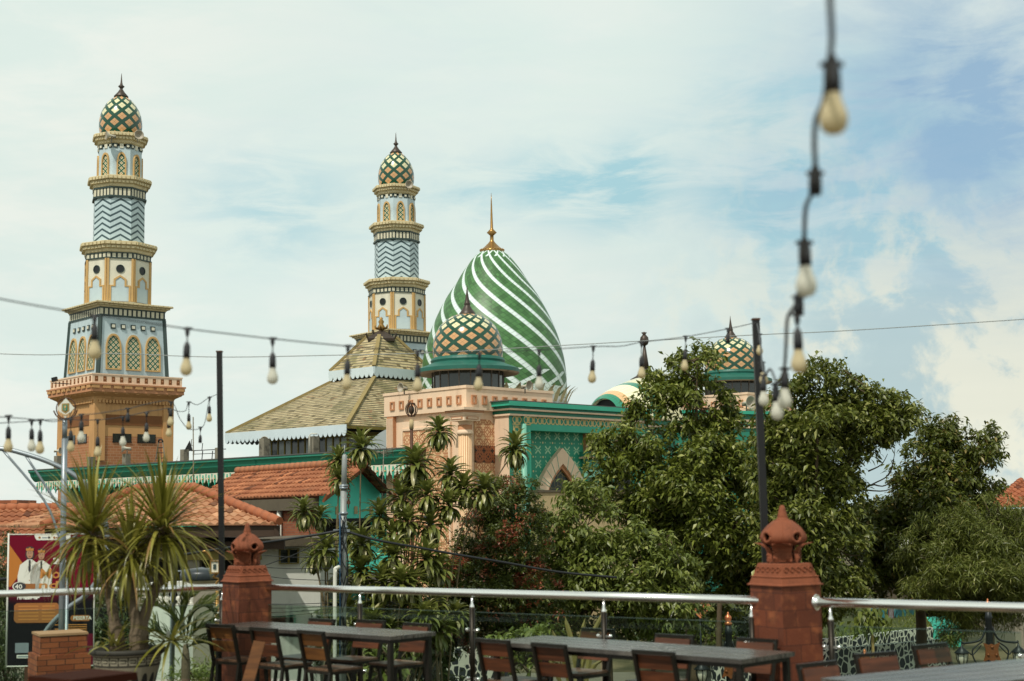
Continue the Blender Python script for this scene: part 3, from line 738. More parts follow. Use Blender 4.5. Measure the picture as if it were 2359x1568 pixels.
m = MB(); pa, pb = onR(1349, 1000, TW - .2)[0], onR(1366, 1000, TW - .2)[0]; zcap = onR(1360, 1040, TW)[1]
lbox(m, pa, pb, TW - .2, TW + .02, 0, zb0 + .1)
for i in range(5): lbox(m, pa + .02 + i * (pb - pa) / 5, pa + .02 + (i + .5) * (pb - pa) / 5, TW - .26, TW - .19, zcap, zb0 + .09, 1)
m.build('fluted_pilaster', [M['peach_dk'], M['peach']], por)
m = MB()
for y0, y1, d, mt in ((1052, 1041, .30, 0), (1057, 1052.5, .36, 1), (1082, 1057.5, .14, 0), (1100, 1083, .34, 2), (1108, 1100.5, .22, 0), (1132, 1109, .1, 0)):
    lbox(m, pa - d, pb + d, TW - .2 - d, TW, onR(1360, y0, TW)[1], onR(1360, y1, TW)[1], mt)
s5 = (pa + pb) / 2; zH = onR(1360, 1120, TW)[1]
for a, b, c, d in ((-.3, .3, .16, .22), (-.3, .3, -.22, -.16), (-.05, .05, -.16, .16)): lbox(m, s5 + a, s5 + b, TW - .33, TW - .29, zH + c, zH + d, 1)
m.build('pilaster_capital', [M['teal_dk'], M['peach'], M['teal_lt']], por)
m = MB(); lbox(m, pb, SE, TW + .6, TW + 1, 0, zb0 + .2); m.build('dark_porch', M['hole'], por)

# vault and right-hand pavilion, half hidden by the trees
vt = thing('tiled_vault', 'banded green and cream tiled vault with dark open end, above the teal portal', 'vault', P(1420, 960, 86))
m = MB(); rings = 14; c0, c1 = P(1390, 957, 84), P(1480, 976, 87.5)
ax = (c1 - c0).normalized(); wv = ax.cross(UP).normalized(); uvs = []
prev = None
for i in range(rings + 1):
    f = i / rings; c = c0.lerp(c1, f); R = 1.02 + 1.85 * f ** .75
    row = [c + wv * (math.cos(a) * R * 1.0) + UP * (math.sin(a) * R) for a in [PI * q / 24 for q in range(25)]]
    b = m.pts(row)
    if prev is not None:
        for q in range(24): m.face((prev + q, prev + q + 1, b + q + 1, b + q), [(q / 24 * 10, (f - 1 / rings) * 10), ((q + 1) / 24 * 10, (f - 1 / rings) * 10), ((q + 1) / 24 * 10, f * 10), (q / 24 * 10, f * 10)], 0, True)
    prev = b
def vault_col(t):
    u, v = t.uv(); k = t.mix(v.gt(1.0), A('3f9478', .8), A('e6bb8a', .88)); k = t.mix(v.gt(2.2), k, A('efe9c4', .95)); k = t.mix(v.gt(5.0), k, A('2e8a70', .8)); k = t.mix(v.gt(6.4), k, A('e6e0b4', .85))
    gr = (u * 2).fr().lt(.06).mx((v * 2).fr().lt(.06)); return t.mix(gr * .6, k, A('3c5040', .6))
m.build('tiled_shell', pmat('vault_tiles', vault_col, .2, var=.08), vt)
m = MB(); m.prism([(math.cos(PI * q / 16) * 1.0, math.sin(PI * q / 16) * 1.0) for q in range(17)], c0 + ax * .35, wv, UP, -ax * .05); m.build('dark_end', M['hole'], vt)
sp = thing('roof_spire', 'slender grey spire with a ribbed globe, standing behind the tiled vault', 'spire', P(1486, 900, 92))
zz = lambda y: P(1486, y, 92).z; o = Vector((P(1486, 850, 92).x, 92, 0))
m = MB(); m.lathe([(1.0, zz(885)), (.98, zz(873)), (.62, zz(866)), (.3, zz(853)), (.17, zz(849)), (.27, zz(847)), (.07, zz(795))], 14, o=o); m.build('cone', M['bronze'], sp)
m = MB(); m.lathe([(.05, zz(797)), (.24, zz(793)), (.31, zz(786)), (.27, zz(777)), (.12, zz(771)), (.05, zz(770))], 16, o=o, rf=lambda a: 1 - .1 * (math.cos(a * 2 * PI * 8) > .3)); m.ball(o + UP * zz(768), .12); m.bar(o + Vector((-.12, 0, zz(768))), o + Vector((-.14, 0, zz(765))), .06); m.bar(o + Vector((.12, 0, zz(768))), o + Vector((.14, 0, zz(765))), .06); m.build('globe', M['bronze'], sp)
pc = P(1688, 900, 103); pv2 = thing('corner_pavilion', 'far pavilion with small diamond-tiled dome above the tree crown, behind the black pole', 'pavilion', (pc.x, pc.y, 0))
for ch in list(pav.children): dup(ch, pv2)
pv2.rotation_euler = (0, 0, rad(3))
pv2.location.z = P(1688, 843, 103).z - P(1078, 813, L(SIDE / 2, SIDE / 2, 0).y).z - .1
wing = thing('side_wing', 'teal wing wall with peach bands, glimpsed through the tree under the far dome', 'building', (pc.x - 2, pc.y - 3, 0))
m = MB(); zt = P(1700, 958, 98).z
a = P(1400, 960, 92); b = P(1775, 960, 97); a.z = b.z = 0; d = (b - a).normalized(); n = Vector((d.y, -d.x, 0))
m.ob(a, d * (b - a).length, -n * .6, UP * zt, 0); m.ob(a + n * .35 + UP * (zt - .02), d * (b - a).length, -n * .9, UP * .22, 1); m.ob(a + n * .15 + UP * (zt - .5), d * (b - a).length, -n * .3, UP * .14, 2); m.ob(a + n * .12 + UP * (zt - .95), d * (b - a).length, -n * .3, UP * .12, 2)
m.build('wall', [M['teal_dk'], M['teal'], M['peach']], wing)

# ---------------------------------------------------------------- hall with the long green cornice
BH = rad(48.5); hl = Vector((-math.sin(BH), math.cos(BH), 0)); hr = Vector((math.cos(BH), math.sin(BH), 0))
H0 = P(925, 1033, 75.2); ZH = H0.z; H0 = Vector((H0.x, H0.y, 0)); HL = 39.0
def Hh(a, b, z): return H0 + hl * a + hr * b + UP * z
def onH(x, y, b=0):
    p = PP(x, y, H0 + hr * b, hr); return (p - H0).dot(hl), p.z
HL = onH(65, 1084)[0]
hall = thing('prayer_hall', 'long low hall with green coved cornice and cream scalloped fringe, green lattice walls below', 'hall', Hh(HL / 2, 4, 0))
cov = [(0, 0), (0, -.12), (.12, -.22), (.2, -.45), (.42, -.72), (.55, -.80)]
m = MB()
for i in range(len(cov) - 1):
    (b0, z0), (b1, z1) = cov[i], cov[i + 1]
    m.quad(Hh(HL, b1, ZH + z1), Hh(-.3, b1, ZH + z1), Hh(-.3, b0, ZH + z0), Hh(HL, b0, ZH + z0), sm=True)
    m.quad(Hh(HL - b1, 12, ZH + z1), Hh(HL - b1, b1, ZH + z1), Hh(HL - b0, b0, ZH + z0), Hh(HL - b0, 12, ZH + z0), sm=True)
m.quad(Hh(HL, .5, ZH - .80), Hh(HL, 12, ZH - .8), Hh(-.3, 12, ZH - .8), Hh(-.3, .5, ZH - .8))
q = 0
while q < HL: m.bar(Hh(q, -.01, ZH - .1), Hh(q, .42, ZH - .74), .05, .03); q += 3.1
m.build('coved_cornice', M['teal_dk'], hall)
m = MB(); m.ob(Hh(-.3, -.04, ZH), hl * (HL + .3), hr * 12, UP * .06); m.build('roof', M['roof_flat'], hall)
m = MB(); n = int(HL / .60)
fo = [(-.46, 0), (.46, 0), (.46, -.34), (.41, -.47), (.29, -.60), (.16, -.50), (.09, -.38), (0, -.30), (-.09, -.38), (-.16, -.50), (-.29, -.60), (-.41, -.47), (-.46, -.34)]
dr_ = [(-.05, -.10), (.05, -.10), (.13, -.42), (.09, -.60), (0, -.82), (-.09, -.60), (-.13, -.42)]; dm = [(-.07, -.04), (.07, -.04), (.04, -.22), (0, -.36), (-.04, -.22)]
fo = [(x * .652, y) for x, y in fo]; dr_ = [(x * .75, y) for x, y in dr_]; dm = [(x * .7, y) for x, y in dm]
for i in range(n):
    c = .2 + i * .60
    m.prism(fo, Hh(c, .5, ZH - .78), -hl, UP, -hr * .06, 0); m.prism(dr_, Hh(c + .30, .44, ZH - .78), -hl, UP, -hr * .03, 1); m.prism(dm, Hh(c, .44, ZH - .78), -hl, UP, -hr * .03, 1)
    m.ball(Hh(c + .30, .40, ZH - 1.12), .055, 6, 2)
for i in range(18):
    c = 1 + i * .60
    m.prism(fo, Hh(HL - .56, c, ZH - .78), hr, UP, hl * .06, 0); m.prism(dr_, Hh(HL - .5, c + .30, ZH - .78), hr, UP, hl * .03, 1)
m.build('scalloped_fringe', [M['cream'], M['teal'], M['gold']], hall)
M['hall_lat'] = pmat('green_lattice_wall', geo_col(A('10352c', .45), A('2a8a6c', .75), .8, .13), .5)
m = MB(); m.quad(Hh(HL - 1.9, 2.2, 0), Hh(-.3, 2.2, 0), Hh(-.3, 2.2, ZH - .8), Hh(HL - 1.9, 2.2, ZH - .8)); m.quad(Hh(HL - 1.9, 12, 0), Hh(HL - 1.9, 2.2, 0), Hh(HL - 1.9, 2.2, ZH - .8), Hh(HL - 1.9, 12, ZH - .8)); m.build('lattice_wall', M['hall_lat'], hall)
for i in range(9):
    c = HL - 2.2 - i * 4.4
    if c < 0: break
    m = MB(); m.ob(Hh(c - .25, 1.9, 0), hl * .5, hr * .5, UP * (ZH - .8)); m.build('pillar', M['teal'], hall)
    if 0 < i < 8:
        m = MB(); o = pointed(1.5, 3.4); inn = [(x * .9, y * .965) for x, y in o]; m.frame(o, inn, Hh(c + 2.1, 2.2, ZH - 5.1), -hl, UP, -hr * .12); f = m.build('arched_window', M['white'], hall)
        m = MB(); m.prism(inn, Hh(c + 2.1, 2.2, ZH - 5.1), -hl, UP, -hr * .03); m.build('window_glass', M['glass_dk'], f)
# concrete stubs left standing on the hall roof
for i, (px, yt, yb, w, lab) in enumerate(((134, 1050, 1078, 20, 'weathered concrete stub at the far left of the hall roof, a horn on it'), (210, 1052, 1074, 19, 'squat concrete stub on the hall roof at the corner of the brick minaret shaft'), (291, 1045, 1069, 19, 'concrete stub on the hall roof in front of the minaret, white horn on top'), (425, 1035, 1057, 20, 'concrete stub on the hall roof at the left end of the metal stand'), (503, 1031, 1053, 16, 'concrete stub on the hall roof right beside the black pole'), (609, 1010, 1046, 24, 'concrete stub on the hall roof below the horn under the shingle eaves'), (723, 1005, 1036, 25, 'concrete stub on the hall roof wearing a bent white pipe'))):
    a, _ = onH(px, yb, 1.5); p = Hh(a, 1.5, 0); zt = P(px, yt, p.y).z; ww = w * p.y / F
    t = tag(None, None) if False else None
    m = MB(); m.M = Matrix.Translation((p.x, p.y, 0)) @ Matrix.Rotation(BH, 4, 'Z'); ww *= .72
    m.box(-ww / 2, ww / 2, -ww / 2, ww / 2, ZH + .07, zt)
    if i == 6: m.M = Matrix.Translation((p.x, p.y, 0)); m.tube([(-.2, -.35, ZH + .1), (-.2, -.35, zt + .05), (-.1, -.35, zt + .15), (.25, -.35, zt + .12)], .035, 6, 1)
    o = m.build('concrete_stub', [M['concrete'], M['white']]); tag(o, lab, 'concrete stub', 'concrete stubs on the hall roof')
    o.data.update()
    if i == 0: horn('small white horn on the far left concrete stub', (p.x, p.y - .2, zt + .36), rad(80), .8)
    if i == 2: horn('white horn on the concrete stub before the minaret, facing left', (p.x, p.y - .2, zt + .36), rad(-75), 1.05)
# stand, ladder, aerials on the hall roof
def rp(x, y, b=3): a, z = onH(x, y, b); return Hh(a, b, z)
ms = thing('metal_stand', 'low black metal rack standing on the hall roof between two concrete stubs', 'rack', rp(470, 1055))
m = MB(); 
for x in (447, 467, 490, 512): m.bar(rp(x, 1038), rp(x - 2, 1060), .05)
m.bar(rp(440, 1038), rp(520, 1034), .05); m.bar(rp(444, 1046), rp(515, 1043), .04); m.bar(rp(465, 1038), rp(467, 1020), .04); m.build('frame', M['blackmetal'], ms)
m = MB(); m.prism([(-.3, 0), (.3, .1), (.1, .75)], rp(433, 1041), Vector((1, 0, 0)), UP, Vector((0, .06, 0)), back=True); m.build('folded_plate', M['blackmetal'], ms)
ld_ = thing('roof_ladder', 'narrow metal ladder rising beside the right edge of the minaret shaft', 'ladder', rp(370, 1060))
m = MB()
for xa, xb in ((366, 358), (374, 381)): m.bar(rp(xa, 1014), rp(xb, 1062), .06)
m.build('rail', M['concrete'], ld_)
m = MB()
for f in (.1, .35, .6, .85): m.bar(rp(366 - 8 * f, 1014 + 48 * f), rp(374 + 7 * f, 1014 + 48 * f), .05)
m.tube([rp(365, 1018), rp(367, 1012), rp(373, 1012), rp(375, 1018)], .06); m.build('rung', M['blackmetal'], ld_)
an = thing('radio_mast', 'thin guyed radio mast with short cross rods in front of the hall', 'antenna', P(446, 1110, 60))
m = MB(); m.tube([P(446, 1180, 60), P(445, 960, 60)], .025, 5)
for y in range(965, 1040, 9): m.tube([P(444.2, y, 60), P(446.6, y, 60)], .018, 4)
m.tube([P(443, 1012, 60), P(441, 1012, 60), P(441, 1026, 60), P(445, 1026, 60)], .015, 4); m.build('mast', M['concrete'], an)
tv = thing('tv_aerial', 'spidery television aerial on a thin pole beside the right end of the hall cornice', 'antenna', P(880, 1060, 62))
m = MB(); m.tube([P(880, 1170, 62), P(884, 1036, 62)], .02, 5)
for dy in range(5): m.tube([P(858 + dy * 3, 1042 - dy, 62), P(912 - dy * 5, 1036 + dy * 4, 62)], .014, 4)
m.tube([P(858, 1046, 62), P(915, 1031, 62)], .018, 4)
for x in (865, 875, 890, 903): m.tube([P(x, 1030, 61.5), P(x + 3, 1052, 62.5)], .012, 4)
m.build('rods', M['concrete'], tv)

# ---------------------------------------------------------------- two-tier shingle roof
JO = rad(50); jl = Vector((-math.sin(JO), math.cos(JO), 0)); jr = Vector((math.cos(JO), math.sin(JO), 0))
J0 = P(799, 980, 84.5); zE = J0.z; J0 = Vector((J0.x, J0.y, 0)); JS = (PP(520, 1005, J0 + UP * zE, jr) - J0).dot(jl)
JA, JB = JS / 2, 8.5                          # half sizes along jl and jr
jc = J0 + jl * JA + jr * JB
jog = thing('mosque_roof_house', 'old prayer house with two-tier tan shingle roof and pale scalloped eaves', 'building', jc)
def hip(mb, h0s, z0, h1s, z1, courses, mat=0, lift=.06, ctr=jc, ex=jr, ey=jl):
    for (n, b, i0, i1) in ((ex, ey, 0, 1), (ey, -ex, 1, 0), (-ex, -ey, 0, 1), (-ey, ex, 1, 0)):   # n: face normal; its half depth h[i0], half width h[i1]
        for i in range(courses):
            f0, f1 = i / courses, (i + 1) / courses
            g = lambda f, q: h0s[q] + (h1s[q] - h0s[q]) * f
            za, zb = z0 + (z1 - z0) * f0, z0 + (z1 - z0) * f1
            p = lambda f, sgn, z: ctr + n * g(f, i0) + b * (g(f, i1) * sgn) + UP * z
            q = [p(f0, -1, za + lift), p(f0, 1, za + lift), p(f1, 1, zb + .01), p(f1, -1, zb + .01)]
            w0, w1 = g(f0, i1), g(f1, i1)
            mb.poly(q, [(-w0, i + .01), (w0, i + .01), (w1, i + .98), (-w1, i + .98)], mat)
            mb.poly([p(f0, -1, za - .02), p(f0, 1, za - .02), q[1], q[0]], None, mat + 1)
def fringe(mb, ha, hb, z0, z1, w, faces, ctr=jc, ex=jr, ey=jl, mat=0):
    for k, (n, b, dn, hs) in enumerate(((ex, ey, hb, ha), (ey, -ex, ha, hb), (-ex, -ey, hb, ha), (-ey, ex, ha, hb))):
        if k not in faces: continue
        c = max(3, int(2 * hs / w)); w2 = 2 * hs / c; out = [(-hs, z1), (-hs, z0)]
        for i in range(c):
            x = -hs + i * w2
            out += [(x + w2 * q, z0 - .62 * w2 * math.sin(PI * q) ** .6) for q in (.08, .3, .5, .7, .92)] + [(x + w2, z0)]
        out += [(hs, z1)]
        mb.prism(out, ctr + n * dn, b, UP, n * .05, mat, back=True)
# half sizes are (along jr, along jl)
UB, UA = 2.75, 2.1; LB, LA = 2.6, 2.0
dU = (jc - jl * UA - jr * UB).y; dL = (jc - jl * LA - jr * LB).y
zLt = P(848, 870, dL).z; zU0 = P(845, 846, dU).z; zU1 = P(866, 776, jc.y - .6).z
m = MB(); hip(m, (JB, JA), zE, (LB, LA), zLt, 27); m.build('lower_roof', [M['shingle'], M['concrete']], jog)
m = MB(); hip(m, (UB, UA), zU0, (.8, .62), zU1, 12); m.build('upper_roof', [M['shingle'], M['concrete']], jog)
m = MB(); fringe(m, JA + .02, JB + .02, zE - .36, zE + .08, .40, (1, 2)); m.build('lower_fringe', M['white_trim'], jog)
m = MB(); fringe(m, UA + .02, UB + .02, zU0 - .36, zU0 + .06, .40, (0, 1, 2, 3)); m.build('upper_fringe', M['white_trim'], jog)
M['ridge'] = pmat('ridge_tiles', A('9c8a5a', .75), .8, var=.3, vs=3)
for sa, sb in ((1, 1), (1, -1), (-1, 1), (-1, -1)):
    q = lambda b, a, z: jc + jr * (b * sb) + jl * (a * sa) + UP * z
    m = MB(); m.bar(q(JB, JA, zE + .1), q(LB, LA, zLt + .08), .26, .16); m.bar(q(UB, UA, zU0 + .1), q(.8, .62, zU1 + .08), .24, .16); m.build('hip_ridge', M['ridge'], jog)
def jbox(m, b0, b1, a0, a1, z0, z1, mt=0): m.ob(jc + jr * b0 + jl * a0 + UP * z0, jr * (b1 - b0), jl * (a1 - a0), UP * (z1 - z0), mt)
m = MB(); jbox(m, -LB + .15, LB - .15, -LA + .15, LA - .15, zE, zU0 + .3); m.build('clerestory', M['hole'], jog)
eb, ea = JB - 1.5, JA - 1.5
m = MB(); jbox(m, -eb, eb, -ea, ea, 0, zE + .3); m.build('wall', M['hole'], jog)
m = MB(); jbox(m, -JB, JB, -JA - .02, -JA + .1, zE - .16, zE + .02); m.build('fascia', M['yel_wood'], jog)
pan = pmat('pale_panes', A('aeb8b4', .6), .15, var=.4, vs=.5)
# windows under the eaves of the two faces in view
for k, (hw, n) in enumerate(((ea, 13), (eb, 16))):
    for i in range(n):
        x0, x1 = -hw + i * 2 * hw / n, -hw + (i + 1) * 2 * hw / n
        f = MB(); g = MB()
        bx = (lambda mm, a, b, d, za, zb: jbox(mm, -eb - d, -eb + .01, a, b, za, zb)) if k == 0 else (lambda mm, a, b, d, za, zb: jbox(mm, a, b, -ea - d, -ea + .01, za, zb))
        bx(f, x0 - .05, x0 + .05, .07, 2, zE - .2); bx(f, x0 + .05, x1 - .05, .06, zE - .55, zE - .2); bx(f, x0 + .05, x1 - .05, .06, zE - 2.6, zE - 2.42)
        o = f.build('window_frame', M['yel_wood'], jog)
        bx(g, x0 + .09, x1 - .09, .03, zE - 2.4, zE - .56); g.build('window_pane', M['glass_dk'] if i in (3, 6, 7, 10) or k else pan, o)
m = MB(); m.lathe([(1.25, zU1 - .3), (1.3, zU1 - .12), (.75, zU1 + .22), (.3, zU1 + .45), (.2, zU1 + .5)], 4, o=jc, a0=JO, sm=False)
for q in range(4):
    a = JO + q * PI / 2; d = Vector((math.sin(a), -math.cos(a), 0)); m.bar(jc + d * 1.25 + UP * (zU1 - .15), jc + d * 1.42 + UP * (zU1 + .2), .09); m.bar(jc + d * .7 + UP * (zU1 + .22), jc + d * .8 + UP * (zU1 + .5), .08)
m.build('crown_cap', M['bronze'], jog)
m = MB(); m.lathe([(.12, zU1 + .45), (.28, zU1 + .7), (.2, zU1 + .85), (.14, zU1 + .95), (.2, zU1 + 1.1), (.1, zU1 + 1.25), (.12, zU1 + 1.35), (.03, zU1 + 1.42)], 12, o=jc)
for q in range(6):
    a = q * PI / 3; d = Vector((math.sin(a), -math.cos(a), 0)); m.tube([jc + d * .15 + UP * (zU1 + .6), jc + d * .42 + UP * (zU1 + .68), jc + d * .5 + UP * (zU1 + .9)], [.07, .06, .02], 6)
m.build('crown_finial', M['brass'], jog)
p = P(614, 1017, 86.0); horn('white horn hanging under the pale scalloped eave of the shingle roof', p - V3((0, .25, 0)), rad(-10), 1.0)
p = P(929, 897, 76.5); horn('white horn on the left end of the pavilion parapet', (p.x, p.y, p.z + .1), rad(-45), .85)
p = P(1212, 893, 76); horn('grey horn at the right end of the pavilion parapet, before the great dome', (p.x, p.y, p.z + .1), rad(50), .95)
p = P(256, 345 - 30, 107.5); horn('grey horn on the left side of the near minaret dome', (P(254, 312, 107.6)), rad(-65), 1.25)
horn('grey horn on the right side of the near minaret dome', P(318, 312, 107.6), rad(30), 1.25)
horn('single grey horn at the foot of the far minaret dome', P(940, 426, 126.6), rad(25), 1.25)
horn('white horn among the tree leaves beside the black pole, on the far pavilion', P(1722, 927, 97), rad(30), 1.5)
aw_ = thing('grey_canopy', 'curved grey sheet canopy tucked between the hall cornice and the peach pavilion', 'canopy', P(880, 1020, 80))
m = MB(); a = P(842, 1036, 80); b = P(908, 1030, 78)
for i in range(6):
    f0, f1 = i / 6, (i + 1) / 6
    h = lambda f: math.sin(f * PI / 2) ** .7 * 1.1
    m.quad(a.lerp(b, f0) + UP * h(f0), a.lerp(b, f1) + UP * h(f1), a.lerp(b, f1) + UP * h(f1) * .98 + Vector((.6, 1.6, -.02)), a.lerp(b, f0) + UP * h(f0) + Vector((.6, 1.6, 0)), sm=True)
    m.quad(a.lerp(b, f0) - UP * .2, a.lerp(b, f1) - UP * .2, a.lerp(b, f1) + UP * h(f1), a.lerp(b, f0) + UP * h(f0))
m.build('sheet', M['metal_gr'], aw_)
fl = thing('floodlight', 'small black floodlight on an arm at the left of the minaret balcony', 'floodlight', P(135, 882, 108))
m = MB(); m.bar(P(160, 884, 107), P(122, 882, 107), .06); m.build('arm', M['blackmetal'], fl)
m = MB(); p = P(119, 879, 107); m.ob(p, (.35, .1, .1), (0, .3, 0), (-.05, 0, .3)); m.build('head', M['blackmetal'], fl)
# ================================================================ TOWN BELOW THE TERRACE
M['tile_or'] = pmat('orange_clay_tiles', tilec(A('a4603c', .62), A('bf7c54', .66), .6), .75, var=.12)
M['tile_red'] = pmat('dark_clay_tiles', tilec(A('9a5636', .7), A('b86e48', .7), .7), .8, var=.15)
M['tile_pale'] = pmat('sunbleached_tiles', tilec(A('b67a54', .66), A('cc9a74', .70), .4), .75, var=.12)
M['oldbrick'] = pmat('old_brick', brick_col(A('8a4a30', .7), A('a8603c', .7), A('8f7a64', .6), .24, .08), .85, var=.25, vs=1.5, stain=(A('4a3a30', .6), .7, .58, .6), bump=.4, bs=14)
M['beam'] = pmat('mossy_concrete', A('6c6250', .65), .85, var=.35, vs=2, stain=(A('2f2b20', .6), 1.2, .5, .8))
M['turq'] = pmat('turquoise_render', A('55cdb6', 1.0), .6, var=.12, vs=.6)
M['whitewall'] = pmat('limewashed_wall', A('cfd0c6', .95), .8, streak=.4, var=.12, stain=(A('6f6f66', .7), .5, .60, .5), bump=.15, bs=8)
M['greywall'] = pmat('grey_render', A('a09a88', .65), .8, var=.2, stain=(A('3d3a32', .6), 1.4, .60, .85), bump=.2, bs=10)
M['beige'] = pmat('stained_beige_wall', A('cdb68a', .72), .8, var=.15, vs=.6, stain=(A('7a6848', .7), .9, .56, .6), bump=.2, bs=10)
M['darkwood'] = pmat('dark_timber', A('4a3626', .6), .7, var=.3, vs=4)
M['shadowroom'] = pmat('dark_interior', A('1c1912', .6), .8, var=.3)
M['galv'] = pmat('galvanised_steel', A('9aa4aa', .7), .38, .55, var=.18, vs=4)
M['polegrey'] = pmat('rusting_pole', A('a2a8a6', .7), .5, .2, var=.15, stain=(A('6a3820', .7), 5, .60, .9))
M['cable'] = pmat('cable_rubber', (.012, .014, .016), .5, var=0)
M['copper'] = pmat('copper', A('c07850', .8), .35, .7)
M['lampblack'] = pmat('cast_iron', A('22282a', .7), .45, .3)
M['frost'] = pmat('frosted_glass', A('cfcab8', .8), .35, var=.05)
M['rust'] = pmat('rusty_brown', A('5a3a26', .7), .6, .2, var=.3, vs=5)

# ground, street
g = MB(); g.quad((-900, -60, 0), (900, -60, 0), (900, 1800, 0), (-900, 1800, 0))
tag(g.build('ground', pmat('scrubby_ground', lambda t: t.mix(t.noise(.25, 5, .6).step(.42, .6), A('4a4a28', .5), A('8a7d5a', .55)), .95, vs=.2)), kind='structure')
g = MB(); a, b = P(1000, 1568, 50), P(2900, 1568, 44)
g.quad((-30, 56, .02), (-30, 49.5, .02), (45, 45.5, .02), (45, 52, .02)); tag(g.build('street', pmat('street_paving', A('8d8876', .55), .9, var=.2, vs=.8, bump=.2, bs=30)), kind='structure')

def tile_roof(mb, e0, e1, r1, r0, tw=.24, row=.33, amp=.035, lift=.045, mat=0):
    e0, e1, r1, r0 = map(Vector, (e0, e1, r1, r0)); u = (e1 - e0).normalized(); W = (e1 - e0).length
    x0, x1 = (r0 - e0).dot(u), (r1 - e0).dot(u); v = (r0 - e0) - u * x0; Ls = v.length; v /= Ls; n = u.cross(v)
    if n.z < 0: n = -n
    R = max(2, round(Ls / row)); sub = 4
    for i in range(R):
        f0, f1 = i / R, min(1.0, (i + 1) / R + .02)
        l0, h0, l1, h1 = x0 * f0, W + (x1 - W) * f0, x0 * f1, W + (x1 - W) * f1
        lo_, hi_ = min(l0, l1), max(h0, h1); k0, k1 = math.floor(lo_ / tw * sub), math.ceil(hi_ / tw * sub)
        A_, B_, C_, U_ = [], [], [], []
        for k in range(k0, k1 + 1):
            x = k * tw / sub; wv = amp * math.sin(2 * PI * (k % sub) / sub + .6)
            xa, xb = min(max(x, l0), h0), min(max(x, l1), h1); j = .006 * math.sin(i * 7.3 + k // sub * 3.1)
            A_.append(e0 + u * xa + v * (Ls * f0 + j) + n * (lift + wv)); B_.append(e0 + u * xb + v * (Ls * f1) + n * wv * .8); C_.append(e0 + u * xa + v * (Ls * f0) + n * (-.01)); U_.append(x / tw)
        a = mb.pts(A_); b = mb.pts(B_); c = mb.pts(C_)
        for q in range(len(A_) - 1):
            mb.face((a + q, a + q + 1, b + q + 1, b + q), [(U_[q], i + .1), (U_[q + 1], i + .1), (U_[q + 1], i + .9), (U_[q], i + .9)], mat, True)
            mb.face((c + q, c + q + 1, a + q + 1, a + q), [(U_[q], i + .1)] * 4, mat)
def ridge_tiles(mb, a, b, r=.13, step=.36, mat=0):
    a, b = Vector(a), Vector(b); n = max(2, int((b - a).length / step))
    for i in range(n):
        p, q = a.lerp(b, i / n), a.lerp(b, (i + 1.12) / n); mb.tube([p, q], [r, r * .82], 8, mat)
V = Vector
def zs(p, z): return V((p.x, p.y, z))

# hip-roofed house with dark timber eaves behind the pot plant
e1 = P(642, 1207, 35); zE1 = e1.z; e0 = zs(P(100, 1217, 36.5), zE1); rr = P(446, 1126, 38.6); rl = zs(P(318, 1126, 39.2), rr.z)
bk = V((-3.2, 5.8, 0)); e2, e3 = e1 + bk, e0 + bk
h1 = thing('hip_roof_house', 'low house with sun-bleached orange hip roof and dark timber eaves, behind the spiky pot plant', 'house', zs((e0 + e1) / 2, 0))
m = MB(); tile_roof(m, e0, e1, rr, rl); tile_roof(m, e1, e2, rr, rr); tile_roof(m, e3, e0, rl, rl); m.quad(e2, e3, rl, rr); m.build('roof', [M['tile_pale']], h1)
for a, b in ((rr, e1), (rl, e0)): m = MB(); ridge_tiles(m, a + UP * .06, b + UP * .08); m.build('hip_ridge', M['tile_red'], h1)
m = MB(); ridge_tiles(m, rl + UP * .06, rr + UP * .06); m.build('roof_ridge', M['tile_or'], h1)
m = MB(); d = (e1 - e0).normalized()
m.ob(e0 - UP * .30 + V((0, .1, 0)), e1 - e0, V((0, .12, 0)), UP * .27); m.ob(e1 - UP * .3 + V((0, .1, 0)), bk, V((-.12, 0, 0)), UP * .27); m.ob(e0 + V((.3, .5, -.62)), (e1 - e0) * .96, V((0, .15, 0)), UP * .2); m.build('eaves_beam', M['darkwood'], h1)
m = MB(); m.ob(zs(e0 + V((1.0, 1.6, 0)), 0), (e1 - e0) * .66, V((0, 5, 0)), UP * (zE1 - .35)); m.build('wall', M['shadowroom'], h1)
for px in (318, 432, 560):
    p = P(px, 1300, 36.4); m = MB(); m.ob(zs(p, 0), V((.3, 0, 0)), V((0, .3, 0)), UP * (zE1 - .35)); m.build('post', M['greywall'], h1)
m = MB(); a, b = P(300, 1262, 36.4), P(600, 1262, 36.2); m.ob(zs(a, a.z - .3), b - a, V((0, .2, 0)), UP * .22); m.build('cross_beam', M['yel_wood'], h1)
# balcony with white balusters and grey parapet, right of the pot plant
ba = thing('balustrade_balcony', 'grey stained balcony wall with white balusters, seen below the left handrail', 'balcony', P(470, 1400, 29))
m = MB(); a, b = P(446, 1338, 29), P(560, 1336, 29); m.ob(zs(a, 0), zs(b, 0) - zs(a, 0), V((0, .25, 0)), UP * a.z); m.build('parapet_wall', M['greywall'], ba)
a, b = P(330, 1345, 29.3), P(446, 1340, 29.1); zt = a.z
m = MB(); m.ob(zs(a, zt - .12), b - a, V((0, .3, 0)), UP * .14); zbm = P(400, 1392, 29.2).z; m.ob(zs(a, 0), zs(b, 0) - zs(a, 0), V((0, .3, 0)), UP * zbm); m.build('coping', M['whitewall'], ba)
n = 8
for i in range(n):
    c = zs(a.lerp(b, (i + .5) / n), 0) + V((0, .15, 0)); h = zt - .12 - zbm
    m = MB(); m.lathe([(.05, zbm), (.05, zbm + h * .1), (.035, zbm + h * .16), (.075, zbm + h * .35), (.06, zbm + h * .5), (.03, zbm + h * .62), (.05, zbm + h * .8), (.055, zbm + h)], 10, o=c); m.build('baluster', M['white'], ba)

